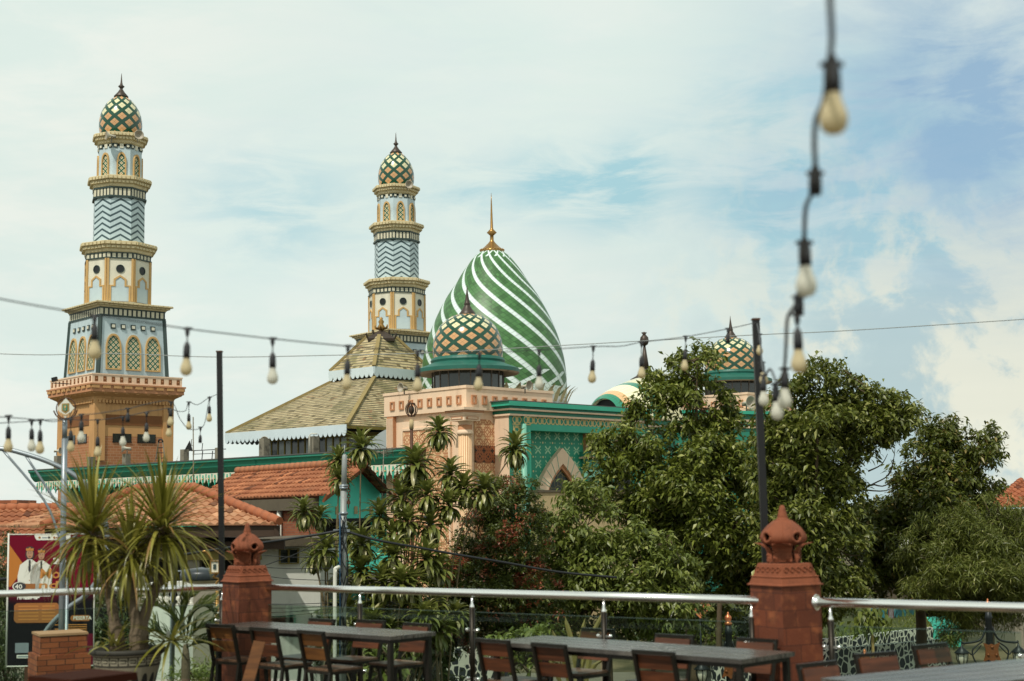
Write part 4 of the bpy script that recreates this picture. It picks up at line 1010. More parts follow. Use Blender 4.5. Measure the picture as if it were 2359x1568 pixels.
# far-left orange roof
h0 = thing('row_house', 'row house with weathered orange tile roof at the far left, behind the red banner', 'house', P(60, 1300, 45))
a, b = P(-60, 1171, 47), P(300, 1178, 47); c, d = P(300, 1330, 43), P(-60, 1330, 43); b.z = a.z; c.z = d.z
m = MB(); tile_roof(m, d, c, b, a, amp=.04); m.build('roof', M['tile_or'], h0)
m = MB(); ridge_tiles(m, a, b, .16); m.build('roof_ridge', M['tile_red'], h0)
m = MB(); m.ob(zs(d, 0) + V((0, .5, 0)), zs(c, 0) - zs(d, 0), V((0, 6, 0)), UP * (c.z - .1)); m.build('wall', M['greywall'], h0)

# brick house with turquoise gable
R1, R0 = P(842, 1068, 44.5), P(547, 1089, 51.5); R0.z = R1.z; E1 = P(746, 1141, 42.6); E0 = E1 + (R0 - R1) * 1.03; G1 = P(899, 1124, 45.6); G1.z = E1.z + .1; G0 = G1 + (R0 - R1)
h2 = thing('gable_house', 'brick house with bright orange tile roof and turquoise gable end, behind the utility pole', 'house', zs(R1, 0))
m = MB(); tile_roof(m, E0, E1, R1, R0, tw=.23, row=.30); tile_roof(m, G1, G0, R0, R1); m.build('roof', M['tile_or'], h2)
m = MB(); ridge_tiles(m, R0 + UP * .07, R1 + UP * .07, .14); m.build('roof_ridge', M['tile_or'], h2)
ov = (R1 - R0).normalized()
for q in (E1, G1):
    m = MB(); m.bar(q + ov * .06 - UP * .08, R1 + ov * .06 - UP * .06, .34, .07, up=ov.cross(UP)); m.build('bargeboard', M['rust'] if q is G1 else M['tile_red'], h2)
gi = (R0 - R1).normalized() * .55
m = MB(); A1, B1, T1 = E1 + gi + (R1 - E1) * .12 * 1, G1 + gi, R1 + gi - UP * .12
A1 = E1 + gi + zs(R1 - E1, 0) * .10; A1.z = E1.z + .02
m.poly([zs(A1, 0), zs(B1, 0), zs(B1, G1.z - .02), T1, A1]); m.build('gable_wall', M['turq'], h2)
m = MB(); gn = (B1 - A1); gn.z = 0; gn = V((gn.y, -gn.x, 0)).normalized()
for fx in (.25, .55, .8):
    p = zs(A1.lerp(B1, fx), P(850, 1183, 44).z); m.ob(p, V((.09, .03, 0)), gn * .02, UP * .24)
m.build('vent', M['beige'], h2)
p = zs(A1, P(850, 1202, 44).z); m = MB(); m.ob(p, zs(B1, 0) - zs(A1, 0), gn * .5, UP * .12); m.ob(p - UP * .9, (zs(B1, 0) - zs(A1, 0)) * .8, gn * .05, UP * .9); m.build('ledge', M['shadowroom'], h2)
w0, w1 = E0 + zs(R1 - E1, 0) * .12, E1 + zs(R1 - E1, 0) * .12 + gi
m = MB(); m.quad(zs(w0, 0), zs(w1, 0), zs(w1, E1.z), zs(w0, E1.z), 0); m.build('brick_wall', M['oldbrick'], h2)
m = MB(); fw = (w1 - w0).normalized(); fn = V((fw.y, -fw.x, 0)); fn = fn if fn.y < 0 else -fn
m.ob(zs(w0, E1.z - .42) + fn * .003, w1 - w0, fn * .22, UP * .36); m.build('eaves_beam', M['beam'], h2)
p = PP(644, 1180, w0 + fn * .1, fn); m = MB(); m.tube([zs(p, E1.z - .2), zs(p, 3)], .085, 8); m.build('downpipe', M['white'], h2)

# white house below it
h3 = thing('white_house', 'flat-roofed white house with small yellow-framed window, right of the left pillar', 'house', P(670, 1400, 38))
a, b = P(540, 1258, 36.6), P(738, 1256, 37.4); a.z = b.z; zt = a.z
m = MB(); m.ob(zs(a, 0), zs(b, 0) - zs(a, 0), V((.6, 6, 0)), UP * zt); m.build('wall', M['whitewall'], h3)
c, d = P(540, 1240, 36.2), P(745, 1238, 37.1); m = MB(); m.ob(zs(a, zt) + V((0, -.35, .004)), zs(b, zt) - zs(a, zt) + V((.1, 0, 0)), V((.6, 6.5, 0)), UP * .2); m.build('roof_slab', M['beam'], h3)
wn = zs(b - a, 0).normalized(); wnn = V((wn.y, -wn.x, 0))
def wp(x, y, off=0): return PP(x, y, a + wnn * off, wnn)
def wbox(m, x0, y0, x1, y1, dep, off=.0):
    p, q = wp(x0, y1), wp(x1, y0); m.ob(zs(p, p.z) + wnn * off, wn * (q - p).dot(wn), wnn * dep, UP * (q.z - p.z))
m = MB(); wbox(m, 645, 1266, 684, 1296, .02); w = m.build('window', M['glass_dk'], h3)
m = MB(); wbox(m, 642, 1263, 688, 1266, .08); wbox(m, 642, 1296, 688, 1299, .08); wbox(m, 642, 1266, 645, 1296, .075); wbox(m, 684, 1266, 688, 1296, .075); wbox(m, 662, 1266, 666, 1296, .07); m.build('window_frame', M['yel_wood'], w)
m = MB(); wbox(m, 608, 1422, 676, 1436, .03); w = m.build('window', M['shadowroom'], h3); m = MB(); wbox(m, 604, 1417, 680, 1422, .08); wbox(m, 676, 1422, 680, 1440, .07); m.build('window_frame', M['teal_dk'], w)
m = MB(); m.tube([wp(617, 1257, .1), wp(640, 1267, .1)], .04, 6); m.build('drain_pipe', M['white'], h3)
an_ = thing('teal_lean_to', 'turquoise lean-to wall with small awning, half hidden by the strappy plants', 'shed', P(775, 1350, 39))
m = MB(); a2, b2 = P(738, 1280, 39), P(900, 1280, 40); m.ob(zs(a2, 0), zs(b2 - a2, 0), V((0, 2, 0)), UP * (a2.z)); m.build('wall', M['turq'], an_)
m = MB(); a3 = P(730, 1352, 38); m.ob(zs(a3, a3.z), V((2.4, .2, 0)), V((0, 1.2, .2)), UP * .08); m.ob(zs(a3, a3.z - 3) + V((.2, .4, 0)), V((2.0, .2, 0)), V((0, .4, 0)), UP * 2.6, 1); m.build('awning', [M['beam'], M['shadowroom']], an_)

# far houses and wall
def far_wall(name, label, cat, x0, y0, x1, y1, D0, D1, mat):
    t = thing(name, label, cat, P((x0 + x1) / 2, y0, D0)); m = MB(); a, b = P(x0, y0, D0), P(x1, y0, D1); b.z = a.z
    m.ob(zs(a, 0), zs(b - a, 0), V((0, .5, 0)), UP * a.z); m.build('wall', mat, t); return t, a, b
bw, a, b = far_wall('boundary_building', 'stained beige wall with brick-red window below the portal arch, behind leaves', 'building', 1222, 1134, 1560, 1134, 62, 66, M['beige'])
m = MB(); m.ob(zs(a, a.z) - V((.05, .1, 0)), zs(b - a, 0), V((0, .8, 0)), UP * .1); m.build('coping', M['beam'], bw)
def pane(x0, y0, x1, y1, D, par):
    p, q = P(x0, y1, D), P(x1, y0, D); m = MB(); m.ob(zs(p, p.z), V((q.x - p.x, 0, 0)), V((0, -.05, 0)), UP * (q.z - p.z)); w = m.build('window', M['shadowroom'], par)
    m = MB(); k = .12
    for (xa, xb, za, zb) in ((p.x - k, p.x, p.z - k, q.z + k), (q.x, q.x + k, p.z - k, q.z + k), (p.x, q.x, q.z, q.z + k), (p.x, q.x, p.z - k, p.z)): m.box(xa, xb, D - .12, D + .05, za, zb)
    m.build('window_frame', M['tile_red'], w)
pane(1292, 1205, 1308, 1222, 62, bw); pane(1470, 1200, 1500, 1230, 64, bw)
rh = thing('hip_roof_house', 'dark red tiled roof rising at the right edge beyond the trees', 'house', P(2350, 1150, 60))
ap, q0, q1 = P(2352, 1106, 62), P(2285, 1168, 58), P(2460, 1160, 56); q1.z = q0.z
ap2 = ap + V((4, 0, 0))
m = MB(); tile_roof(m, q0, q1, zs(ap2, ap.z), ap, amp=.05, tw=.32, row=.42); tile_roof(m, q0 + V((1.5, 7, 0)), q0, ap, ap, amp=.05, tw=.32, row=.42); m.build('roof', M['tile_red'], rh)
m = MB(); ridge_tiles(m, q0, ap, .15); m.build('hip_ridge', M['tile_red'], rh)
m = MB(); m.ob(zs(q0, 0) + V((1, 1, 0)), V((6, 0, 0)), V((0, 4, 0)), UP * (q0.z - .1)); m.build('wall', M['greywall'], rh)
kr = thing('kiosk', 'long low kiosk roof of faded red tiles glimpsed under the right-hand trees', 'kiosk', P(2130, 1390, 71))
a, b, c, d = P(2060, 1394, 70), P(2240, 1398, 70), P(2230, 1378, 73), P(2070, 1376, 73); b.z = a.z; c.z = d.z
m = MB(); tile_roof(m, a, b, c, d, amp=.03); m.build('roof', M['tile_red'], kr)
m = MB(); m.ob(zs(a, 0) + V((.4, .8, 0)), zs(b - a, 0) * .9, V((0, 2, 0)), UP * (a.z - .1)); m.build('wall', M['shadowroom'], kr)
wr = thing('corrugated_roof', 'small bleached corrugated roof showing through a gap in the right-hand trees', 'roof', P(2075, 1270, 54))
m = MB(); a, b = P(2046, 1300, 66), P(2100, 1296, 66); tile_roof(m, a, b, P(2100, 1246, 69), P(2055, 1246, 69), tw=.18, row=1.2, amp=.025, lift=.01); m.build('sheet', M['white'], wr)
m = MB(); m.ob(zs(a, 0) + V((.1, .3, 0)), V((.9, 0, 0)), V((0, 1.6, 0)), UP * (a.z - .05)); m.build('wall', M['beam'], wr)
wh = thing('white_kiosk', 'pale rendered hut seen between leaves above the handrail centre', 'hut', P(1565, 1330, 56))
m = MB(); a, b = P(1500, 1290, 57), P(1590, 1290, 57); m.ob(zs(a, 0), b - a, V((0, 2, 0)), UP * (a.z)); m.build('wall', M['white'], wh)
m = MB(); m.ob(zs(a, a.z + .003) - V((.2, .2, 0)), V((b.x - a.x + .4, 0, 0)), V((0, 2.4, 0)), UP * .12); m.build('roof', M['beam'], wh)
# distant skyline at the left edge
ds = thing('distant_building', 'tiny distant building with flat roof at the left horizon', 'building', P(18, 1170, 220))
m = MB(); a, b = P(-40, 1154, 220), P(34, 1155, 220); m.ob(zs(a, 0), V((b.x - a.x, 0, 0)), V((0, 8, 0)), UP * (a.z - .4), 0); m.ob(zs(a, a.z - .4) - V((.5, .5, 0)), V((b.x - a.x + 1, 0, 0)), V((0, 9, 0)), UP * .5, 1); m.build('block', [M['metal_gr'], M['tile_red']], ds)
g = MB()
for i in range(60):
    x = -300 + i * 10 + random.uniform(-4, 4); g.ball((x, 420 + random.uniform(-20, 20), 1.5), random.uniform(3, 6), 8, sc=(1.4, 1, 1)) if False else None
    g.ball((-330 + i * 11, 420 + random.uniform(-20, 20), .5), random.uniform(2, 4), 8, sc=(1.4, 1, 1))
tag(g.build('far_treeline', pmat('far_foliage', A('3a4a30', .35), .9, var=.4, vs=.3)), 'low dark line of distant trees along the horizon', 'tree line', kind='stuff')

# ---------------------------------------------------------------- street furniture
up_ = thing('utility_pole', 'rust-spotted grey steel utility pole with chain and cables, before the turquoise gable', 'utility pole', zs(P(788, 1568, 33), 0))
m = MB(); m.tube([zs(P(789, 1400, 33), 0), P(790, 1300, 33), P(792, 1130, 33)], [.085, .08, .075], 12); m.tube([P(792, 1131, 33), P(794, 1050, 33), P(794, 1046, 33)], [.065, .06, .03], 12); m.tube([P(794, 1048, 33), P(794, 1025, 33)], .012, 5); m.build('shaft', M['polegrey'], up_)
m = MB()
for y in (1119, 1124, 1182, 1214, 1222): m.tube([P(792, y, 33) - UP * .03, P(792, y, 33) + UP * .03], .10, 12)
m.bar(P(780, 1184, 33), P(800, 1184, 33), .05); m.bar(P(768, 1222, 32.9), P(806, 1222, 32.9), .06); m.build('clamp', M['galv'], up_)
m = MB(); x = 803
for i in range(7):
    c = P(x, 1122 + i * 7, 32.9); r = .035; m.tube([c + V((math.sin(q * PI / 3) * r * (i % 2), math.sin(q * PI / 3) * r * (1 - i % 2), math.cos(q * PI / 3) * .05)) for q in range(7)], .012, 5)
m.tube([P(803, 1150, 32.9), P(802.6, 1172, 32.9)], [.03, .005], 6); m.build('chain', M['rust'], up_)
m = MB()
for i in range(5):
    pts = [P(790 + random.uniform(-8, 12), y, 32.85 + random.uniform(-.05, .05)) for y in range(1190, 1560, 45)]; m.tube(smooth_line(pts, 3), .012, 5)
pts = [P(783, y, 32.8) for y in range(1185, 1580, 40)]; m.tube(pts, .02, 5, 1); m.build('pole_cable', [M['cable'], pmat('blue_cable', A('2a5a80', .6), .5)], up_)
pv_ = thing('pvc_pipe', 'thin white plastic pipe standing beside the utility pole', 'pipe', zs(P(772, 1568, 33), 0))
m = MB(); m.tube(smooth_line([zs(P(771, 1500, 32.6), 0), P(771.5, 1400, 32.6), P(772, 1318, 32.6), P(774, 1309, 32.6), P(781, 1306, 32.7)], 3), .045, 8); m.build('pipe', M['white'], pv_)
def cable(label, pts, r, group='cables strung over the street', mat=None):
    m = MB(); m.tube(smooth_line(pts, 5), r, 6); return tag(m.build('overhead_cable', mat or M['cable']), label, 'cable', group)
cable('thick black cable bundle from the left edge to the utility pole', [P(-40, 1338, 27), P(138, 1321, 29), P(300, 1300, 30.5), P(430, 1276, 31.5), P(604, 1250, 32.4), P(700, 1236, 32.7), P(790, 1221, 32.9)], .03)
cable('thick black cable bundle falling from the utility pole into the leafy tree', [P(790, 1221, 32.9), P(865, 1243, 33), P(969, 1262, 33.4), P(1058, 1278, 33.8), P(1166, 1296, 34.2), P(1285, 1317, 35), P(1420, 1330, 36)], .032)
cable('thin black cable rising to the pole across the yellow window', [P(610, 1302, 34), P(690, 1272, 33.5), P(770, 1226, 33)], .012)
for i, (ya, yb, lab) in enumerate(((1278, 1283, 'thin wire across the white wall just under the window sill'), (1306, 1308, 'thin wire across the middle of the white wall'), (1325, 1337, 'sagging wire crossing the white wall above the handrail'), (1390, 1388, 'uppermost of the wires crossing the white wall under the handrail'), (1400, 1396, 'second wire crossing the white wall under the handrail'), (1411, 1402, 'third wire crossing the white wall under the handrail'), (1421, 1408, 'lowest of the wires crossing the white wall under the handrail'))):
    cable(lab, [P(600, ya, 34.5), P(670, (ya + yb) / 2 + 2.5, 34.5), P(770, yb, 33.2)], .009)
sw_ = cable('hair-thin kinked wire across the whole sky behind the light strings', [P(-60, 812, 22), P(90, 817, 22), P(260, 814, 22), P(500, 822, 22), P(760, 818, 22), P(1000, 812, 22), P(1300, 795, 22), P(1740, 771, 22), P(1900, 764, 22), P(2100, 752, 22), P(2420, 731, 22)], .007, mat=M['polegrey'])

ml = thing('park_lamp', 'tall brown lamp post with caged globe head, before the peach pavilion', 'street lamp', zs(P(948, 1100, 56), 0))
k = 56 / F
m = MB(); m.tube([zs(P(949, 1200, 56), 0), P(948, 972, 56)], .065, 10, 0); m.tube([P(948, 988, 56), P(948, 966, 56)], .085, 10, 1); m.build('post', [M['rust'], M['beige']], ml)
m = MB(); c = P(948, 944, 56); R = 13.5 * k
for q in range(8):
    a = q * PI / 4; m.tube([c + V((math.sin(a) * math.sin(b * PI / 10) * R, math.cos(a) * math.sin(b * PI / 10) * R, -math.cos(b * PI / 10) * R * 1.12)) for b in range(11)], .018, 5)
m.lathe([(.02, -R * 1.15), (.14, -R * 1.12), (.16, -R * 1.0)], 12, o=c); m.lathe([(.16, R * 1.0), (.13, R * 1.2), (.02, R * 1.25)], 12, o=c); m.build('cage', M['rust'], ml)
m = MB(); m.ball(c, R * .5, 12, sc=(1, 1, 1.5)); m.build('globe', M['bronze'], ml)

def lamp_post(label, x, y, D, arms, s=1.0, crest=True):
    t = thing('street_lamp', label, 'street lamp', zs(P(x, y, D), 0), 'cast iron street lamps')
    top = P(x, y, D); b = zs(top, 0); h = top.z
    m = MB(); m.lathe([(.20, 0), (.20, .3), (.12, .5), (.10, h * .55), (.085, h - .5), (.11, h - .45), (.085, h - .4), (.08, h - .28)], 14, o=b)
    for sg in (1, -1):
        m.tube(smooth_line([b + V((sg * .08, 0, h - .7)), b + V((sg * .32 * s, 0, h - 1.05)), b + V((sg * .85 * s, 0, h - 1.14)), b + V((sg * .98 * s, 0, h - 1.10))], 5), .03, 6)
        m.tube(smooth_line([b + V((sg * .05, 0, h - 1.9)), b + V((sg * .45 * s, 0, h - 1.75)), b + V((sg * .62 * s, 0, h - 1.35)), b + V((sg * .25 * s, 0, h - 1.1))], 5), .022, 6)
        m.tube(smooth_line([b + V((sg * .3 * s, 0, h - 1.2)), b + V((sg * .6 * s, 0, h - 1.45)), b + V((sg * .72 * s, 0, h - 1.4))], 5), .018, 6)
    m.build('post', M['lampblack'], t)
    m = MB(); m.lathe([(.085, h - .28), (.11, h - .24), (.085, h - .2), (.07, h - .17), (.10, h - .1), (.08, h - .04), (.025, h), (.03, h + .03), (.01, h + .07)], 12, o=b); m.build('finial', M['copper'], t)
    for sg in arms:
        c = b + V((sg * .98 * s, 0, h - 1.12))
        m = MB(); m.lathe([(.015, -.02), (.03, -.1), (.05, -.13), (.21, -.27), (.205, -.29), (.17, -.29)], 12, o=c)
        for q in range(6):
            a = q * PI / 3; d = V((math.sin(a), math.cos(a), 0)); m.tube([c + d * .165 + UP * -.28, c + d * .15 + UP * -.45, c + d * .08 + UP * -.64], .012, 5)
        m.lathe([(.02, -.72), (.08, -.67), (.08, -.63)], 10, o=c); l = m.build('lantern', M['lampblack'], t)
        m = MB(); m.lathe([(.075, -.63), (.13, -.45), (.145, -.29)], 14, o=c); m.build('lantern_glass', M['frost'], l)
    if crest:
        m = MB(); o = [(-.30, .34), (-.1, .26), (0, .30), (.1, .26), (.30, .34), (.22, .1), (.24, -.1), (.32, -.32), (.12, -.26), (0, -.38), (-.12, -.26), (-.32, -.32), (-.24, -.1), (-.22, .1)]
        m.prism([(q * s * .95, w * s * .95) for q, w in o], b + V((0, -.12, h - 1.38)), V((1, 0, 0)), UP, V((0, -.04, 0)), back=True)
        for q in range(9): m.ball(b + V((math.sin(q * 2.1) * .13, -.17, h - 1.38 + math.cos(q * 2.1) * .14)), .04, 6)
        m.build('crest', M['rust'] if arms[0] > 0 else pmat('orange_crest', A('8a5028', .7), .5, .3, var=.3, vs=8), t)
    return t
lamp_post('cast iron lamp with copper finial left of the right pillar, one lantern under the table', 1677, 1415, 38, (-1,), .75)
lamp_post('cast iron lamp with two lanterns and star crest under the right handrail', 2275, 1384, 40, (-1, 1), .8)
lamp_post('lower cast iron lamp whose copper finial just clears the dark chair back', 1992, 1503, 27, (-1, 1), .8)
# warning sign
ws = thing('road_sign', 'orange diamond road sign with black figures, hanging into view under the handrail', 'road sign', zs(P(1612, 1400, 45), 0))
c = P(1612, 1397, 45); r = 26 * 45 / F
m = MB(); m.tube([zs(c, 0), c], .03, 8); m.build('post', M['lampblack'], ws)
m = MB(); m.prism([(0, -r), (r, 0), (0, r), (-r, 0)], c + V((0, -.05, 0)), V((1, 0, 0)), UP, V((0, -.02, 0)), back=True); pl_ = m.build('plate', pmat('orange_sign', A('d98a5a', .7), .5, var=.05), ws)
m = MB()
for ox, sc in ((-.08, 1.0), (.15, .8)):
    q = c + V((ox, -.072, -.02)); k = r * sc
    m.prism([(-.12 * k, .1 * k), (.12 * k, .1 * k), (.14 * k, -.3 * k), (-.10 * k, -.3 * k)], q, V((1, 0, 0)), UP, V((0, -.004, 0))); m.ball(q + UP * .22 * k, .11 * k, 8, sc=(1, 1, 1))
    m.prism([(-.10 * k, -.3 * k), (.0, -.3 * k), (-.2 * k, -.62 * k), (-.28 * k, -.6 * k)], q, V((1, 0, 0)), UP, V((0, -.004, 0))); m.prism([(.02 * k, -.3 * k), (.14 * k, -.3 * k), (.2 * k, -.6 * k), (.08 * k, -.6 * k)], q, V((1, 0, 0)), UP, V((0, -.004, 0)))
m.build('pictogram', M['cable'], ws)

# mural wall, stone terraces, lawn
mu = thing('mural_wall', 'low garden wall painted with turquoise leaves and a red-bordered swirl panel', 'wall', P(2080, 1470, 60))
def mural_col(t):
    u, v = t.uv(); q = t.vor(2.6, t.vec(u, v * 1.0), out='Color'); x, y, zc = t.xyz(q)
    k = t.mix(x, A('2a6a72', .65), A('4aa0a8', .7)); k = t.mix(y.gt(.72), k, A('7f9a5a', .6)); k = t.mix(zc.gt(.8), k, A('8fc4cc', .7))
    e = t.vor(2.6, t.vec(u, v * 1.0), 'DISTANCE_TO_EDGE').lt(.03); k = t.mix(e, k, A('1d4a52', .6))
    cx_ = (u - 2.45 - (v * 3.0).sin() * .08).ab(); panel = cx_.lt(.62 - v * .16); brd = cx_.gt(.52 - v * .16) * panel
    n_ = t.noise(3.2, 2, .5, t.vec(u, v), 2.5); sw = ((n_ * 9).fr() - .5).ab().lt(.24)
    k2 = t.mix(sw, A('8f8a88', .6), A('c8cdd0', .7)); k2 = t.mix((n_ * 4.5).fr().lt(.18), k2, A('8a4034', .6))
    k = t.mix(panel, k, k2); return t.mix(brd, k, A('8a3a2c', .65))
m = MB(); a, b = P(2010, 1470, 59), P(2130, 1462, 62); za = P(2060, 1398, 60).z; zb_ = P(2060, 1470, 60).z - .3
w = zs(b - a, 0).length
m.poly([zs(a, zb_), zs(b, zb_), zs(b, za), zs(a, za)], [(0, 0), (w * 1.55, 0), (w * 1.55, (za - zb_) * 1.3), (0, (za - zb_) * 1.3)]); n_ = V((0, .25, 0)); m.quad(zs(a, za), zs(b, za), zs(b, za) + n_, zs(a, za) + n_); m.quad(zs(b, 0), zs(b, 0) + n_, zs(b, za) + n_, zs(b, za)); m.quad(zs(a, 0), zs(b, 0), zs(b, zb_), zs(a, zb_)); m.quad(zs(b, 0) + n_, zs(a, 0) + n_, zs(a, za) + n_, zs(b, za) + n_)
m.build('painted_wall', pmat('mural_paint', mural_col, .6, var=.05), mu)
m = MB(); c = P(2130, 1440, 61.5); m.ob(zs(c, 0), V((1.7, .5, 0)), V((0, .3, 0)), UP * P(2130, 1425, 61).z); m.build('side_wall', M['turq'], mu)
def stone_col(t):
    u, v = t.uv(); e = t.vor(4.6, t.vec(u, v * .75), 'DISTANCE_TO_EDGE'); q, _, _ = t.xyz(t.vor(4.6, t.vec(u, v * .75), out='Color'))
    return t.mix(e.lt(.085), t.mix(q, A('262c30', .6), A('424a50', .6)), A('dedccb', .9))
M['rubble'] = pmat('black_stone_wall', stone_col, .7, var=.1, bump=.3, bs=12)
def stone_wall(label, xa, ya, xb, yb, Da, Db, hpx, depth):
    m = MB(); a, b = P(xa, ya, Da), P(xb, yb, Db); b.z = a.z; zt = a.z; d = V((0, depth, 0)); L_ = zs(b - a, 0).length
    m.poly([zs(a, 0), zs(b, 0), zs(b, zt), zs(a, zt)], [(0, 0), (L_, 0), (L_, zt), (0, zt)]); m.poly([zs(b, 0), zs(b, 0) + d, zs(b, zt) + d, zs(b, zt)], [(0, 0), (depth, 0), (depth, zt), (0, zt)]); m.quad(zs(a, zt), zs(b, zt), zs(b, zt) + d, zs(a, zt) + d); m.poly([zs(a, 0) + d, zs(a, 0), zs(a, zt), zs(a, zt) + d], [(0, 0), (depth, 0), (depth, zt), (0, zt)])
    return tag(m.build('stone_wall', M['rubble']), label, 'retaining wall', 'black stone retaining walls'), zt
_, zl = stone_wall('upper black stone retaining wall with white mortar below the painted mural', 1700, 1494, 2150, 1466, 51, 58.5, 20, .4)
stone_wall('lower black stone retaining wall with pale mortar, right of the pillar', 1640, 1520, 2180, 1502, 47, 53, 20, .35)
stone_wall('mossy stone planter wall behind the left table', 960, 1500, 1180, 1512, 46, 48, 20, .4)
m = MB(); a, b = P(1700, 1494, 51.4), P(2150, 1466, 58.9); a.z = b.z = zl - .05
m.quad(a, b, b + V((1, 6, .7)), a + V((-2, 14, .8)))
LAWN = m.build('lawn', pmat('lawn_soil', A('4d5a26', .5), .9, var=.3, vs=.8)); tag(LAWN, kind='structure')
# ================================================================ TERRACE
ZR, ZTB, ZF = 5.22, 4.89, 4.14               # handrail, table top, floor
M['floor'] = pmat('terrace_tiles', A('6a5a4a', .5), .7, var=.2, vs=2)
def terra_col(t):
    u, v = t.uv(); r = (v / .185).fl(); x = u / .34 + (r * .37).fr() + r * .21
    q = t.white(x.fl(), r, 4.0); m_ = x.fr().lt(.03).mx((v / .185).fr().lt(.05))
    k = t.mix(q, A('70381f', .58), A('8a4628', .6)); k = t.mix(t.noise(2.6, 5, .65).step(.52, .70) * .65, k, A('3c2318', .6)); k = t.mix(t.noise(5, 4, .6).step(.50, .74) * .7, k, A('b0663c', .68))
    return t.mix(m_ * .75, k, A('4a2416', .6))
M['terra'] = pmat('terracotta_blocks', terra_col, .75, var=.16, vs=5, bump=.35, bs=40, bd=.01)
M['terra_c'] = pmat('terracotta_carved', A('9c5636', .60), .8, var=.28, vs=6, bump=.35, bs=45, bd=.01, stain=(A('55301f', .65), 5, .52, .7))
def relief(t): n_ = t.noise(9, 2, .5, dist=3.5); return ((n_ * 7).fr() - .5).ab()
M['terra_r'] = pmat('terracotta_relief', A('ac5c37', .72), .75, var=.2, vs=6, bump=1.0, bfn=relief, bd=.03)
M['inox'] = pmat('polished_steel', (.95, .94, .90), .22, 1.0, var=.04)
M['post'] = pmat('dark_steel', A('2e281e', .6), .4, .6, var=.1)
M['cframe'] = pmat('painted_steel', A('2c2820', .55), .38, .25, var=.18, vs=9)
def wood(c1, c2, sc=(2, 26)):
    def f(t):
        o = t.xyz(t.tc('Object')); n_ = t.noise(1, 4, .6, t.vec(o[0] * sc[0] + t.rand() * 30, o[1] * 7, o[2] * sc[1]), .3)
        return t.scale(t.mix(n_.step(.3, .7), c1, c2), t.rand() * .35 + .8)
    return f
M['slat'] = pmat('oiled_planks', wood(A('56301a', .52), A('80482a', .56)), .5, var=.14, vs=3)
M['slat2'] = pmat('pale_planks', wood(A('6e4420', .52), A('94602e', .56)), .5, var=.14, vs=3)
M['seatw'] = pmat('worn_seat', wood(A('5a4030', .6), A('8a6a50', .62), (3, 3)), .42, var=.2, vs=5)
def top_col(t):
    o = t.xyz(t.tc('Object')); n_ = t.noise(1, 5, .65, t.vec(o[0] * 1.6, o[1] * 28, 0.0), .4)
    return t.mix(n_.step(.32, .72), A('484440', .5), A('7c766e', .58))
M['ttop'] = pmat('weathered_boards', top_col, lambda t: t.noise(7, 3, .5) * .22 + .16, var=.16, vs=4, spec=.7)
M['tedge'] = pmat('board_edge', A('4a3428', .6), .5, var=.3, vs=6)
# floor slab and the building under it
m = MB(); pr_ = [PZ(-1400, 1367, ZR), PZ(0, 1367, ZR), PZ(557, 1352, ZR), PZ(1815, 1385, ZR), PZ(2359, 1400, ZR), PZ(3900, 1440, ZR)]
pl2 = [(p.x, p.y + .12) for p in pr_] + [(pr_[-1].x, -6), (pr_[0].x, -6)]
m.prism(pl2, (0, 0, ZF - .3), (1, 0, 0), (0, 1, 0), (0, 0, .3), back=True); tag(m.build('terrace_floor', M['floor']), kind='structure')
m = MB(); m.box(-9, 8, -6, 9, 0, ZF - .305); t_ = tag(m.build('terrace_building', M['greywall']), 'rendered building under the terrace', 'building')

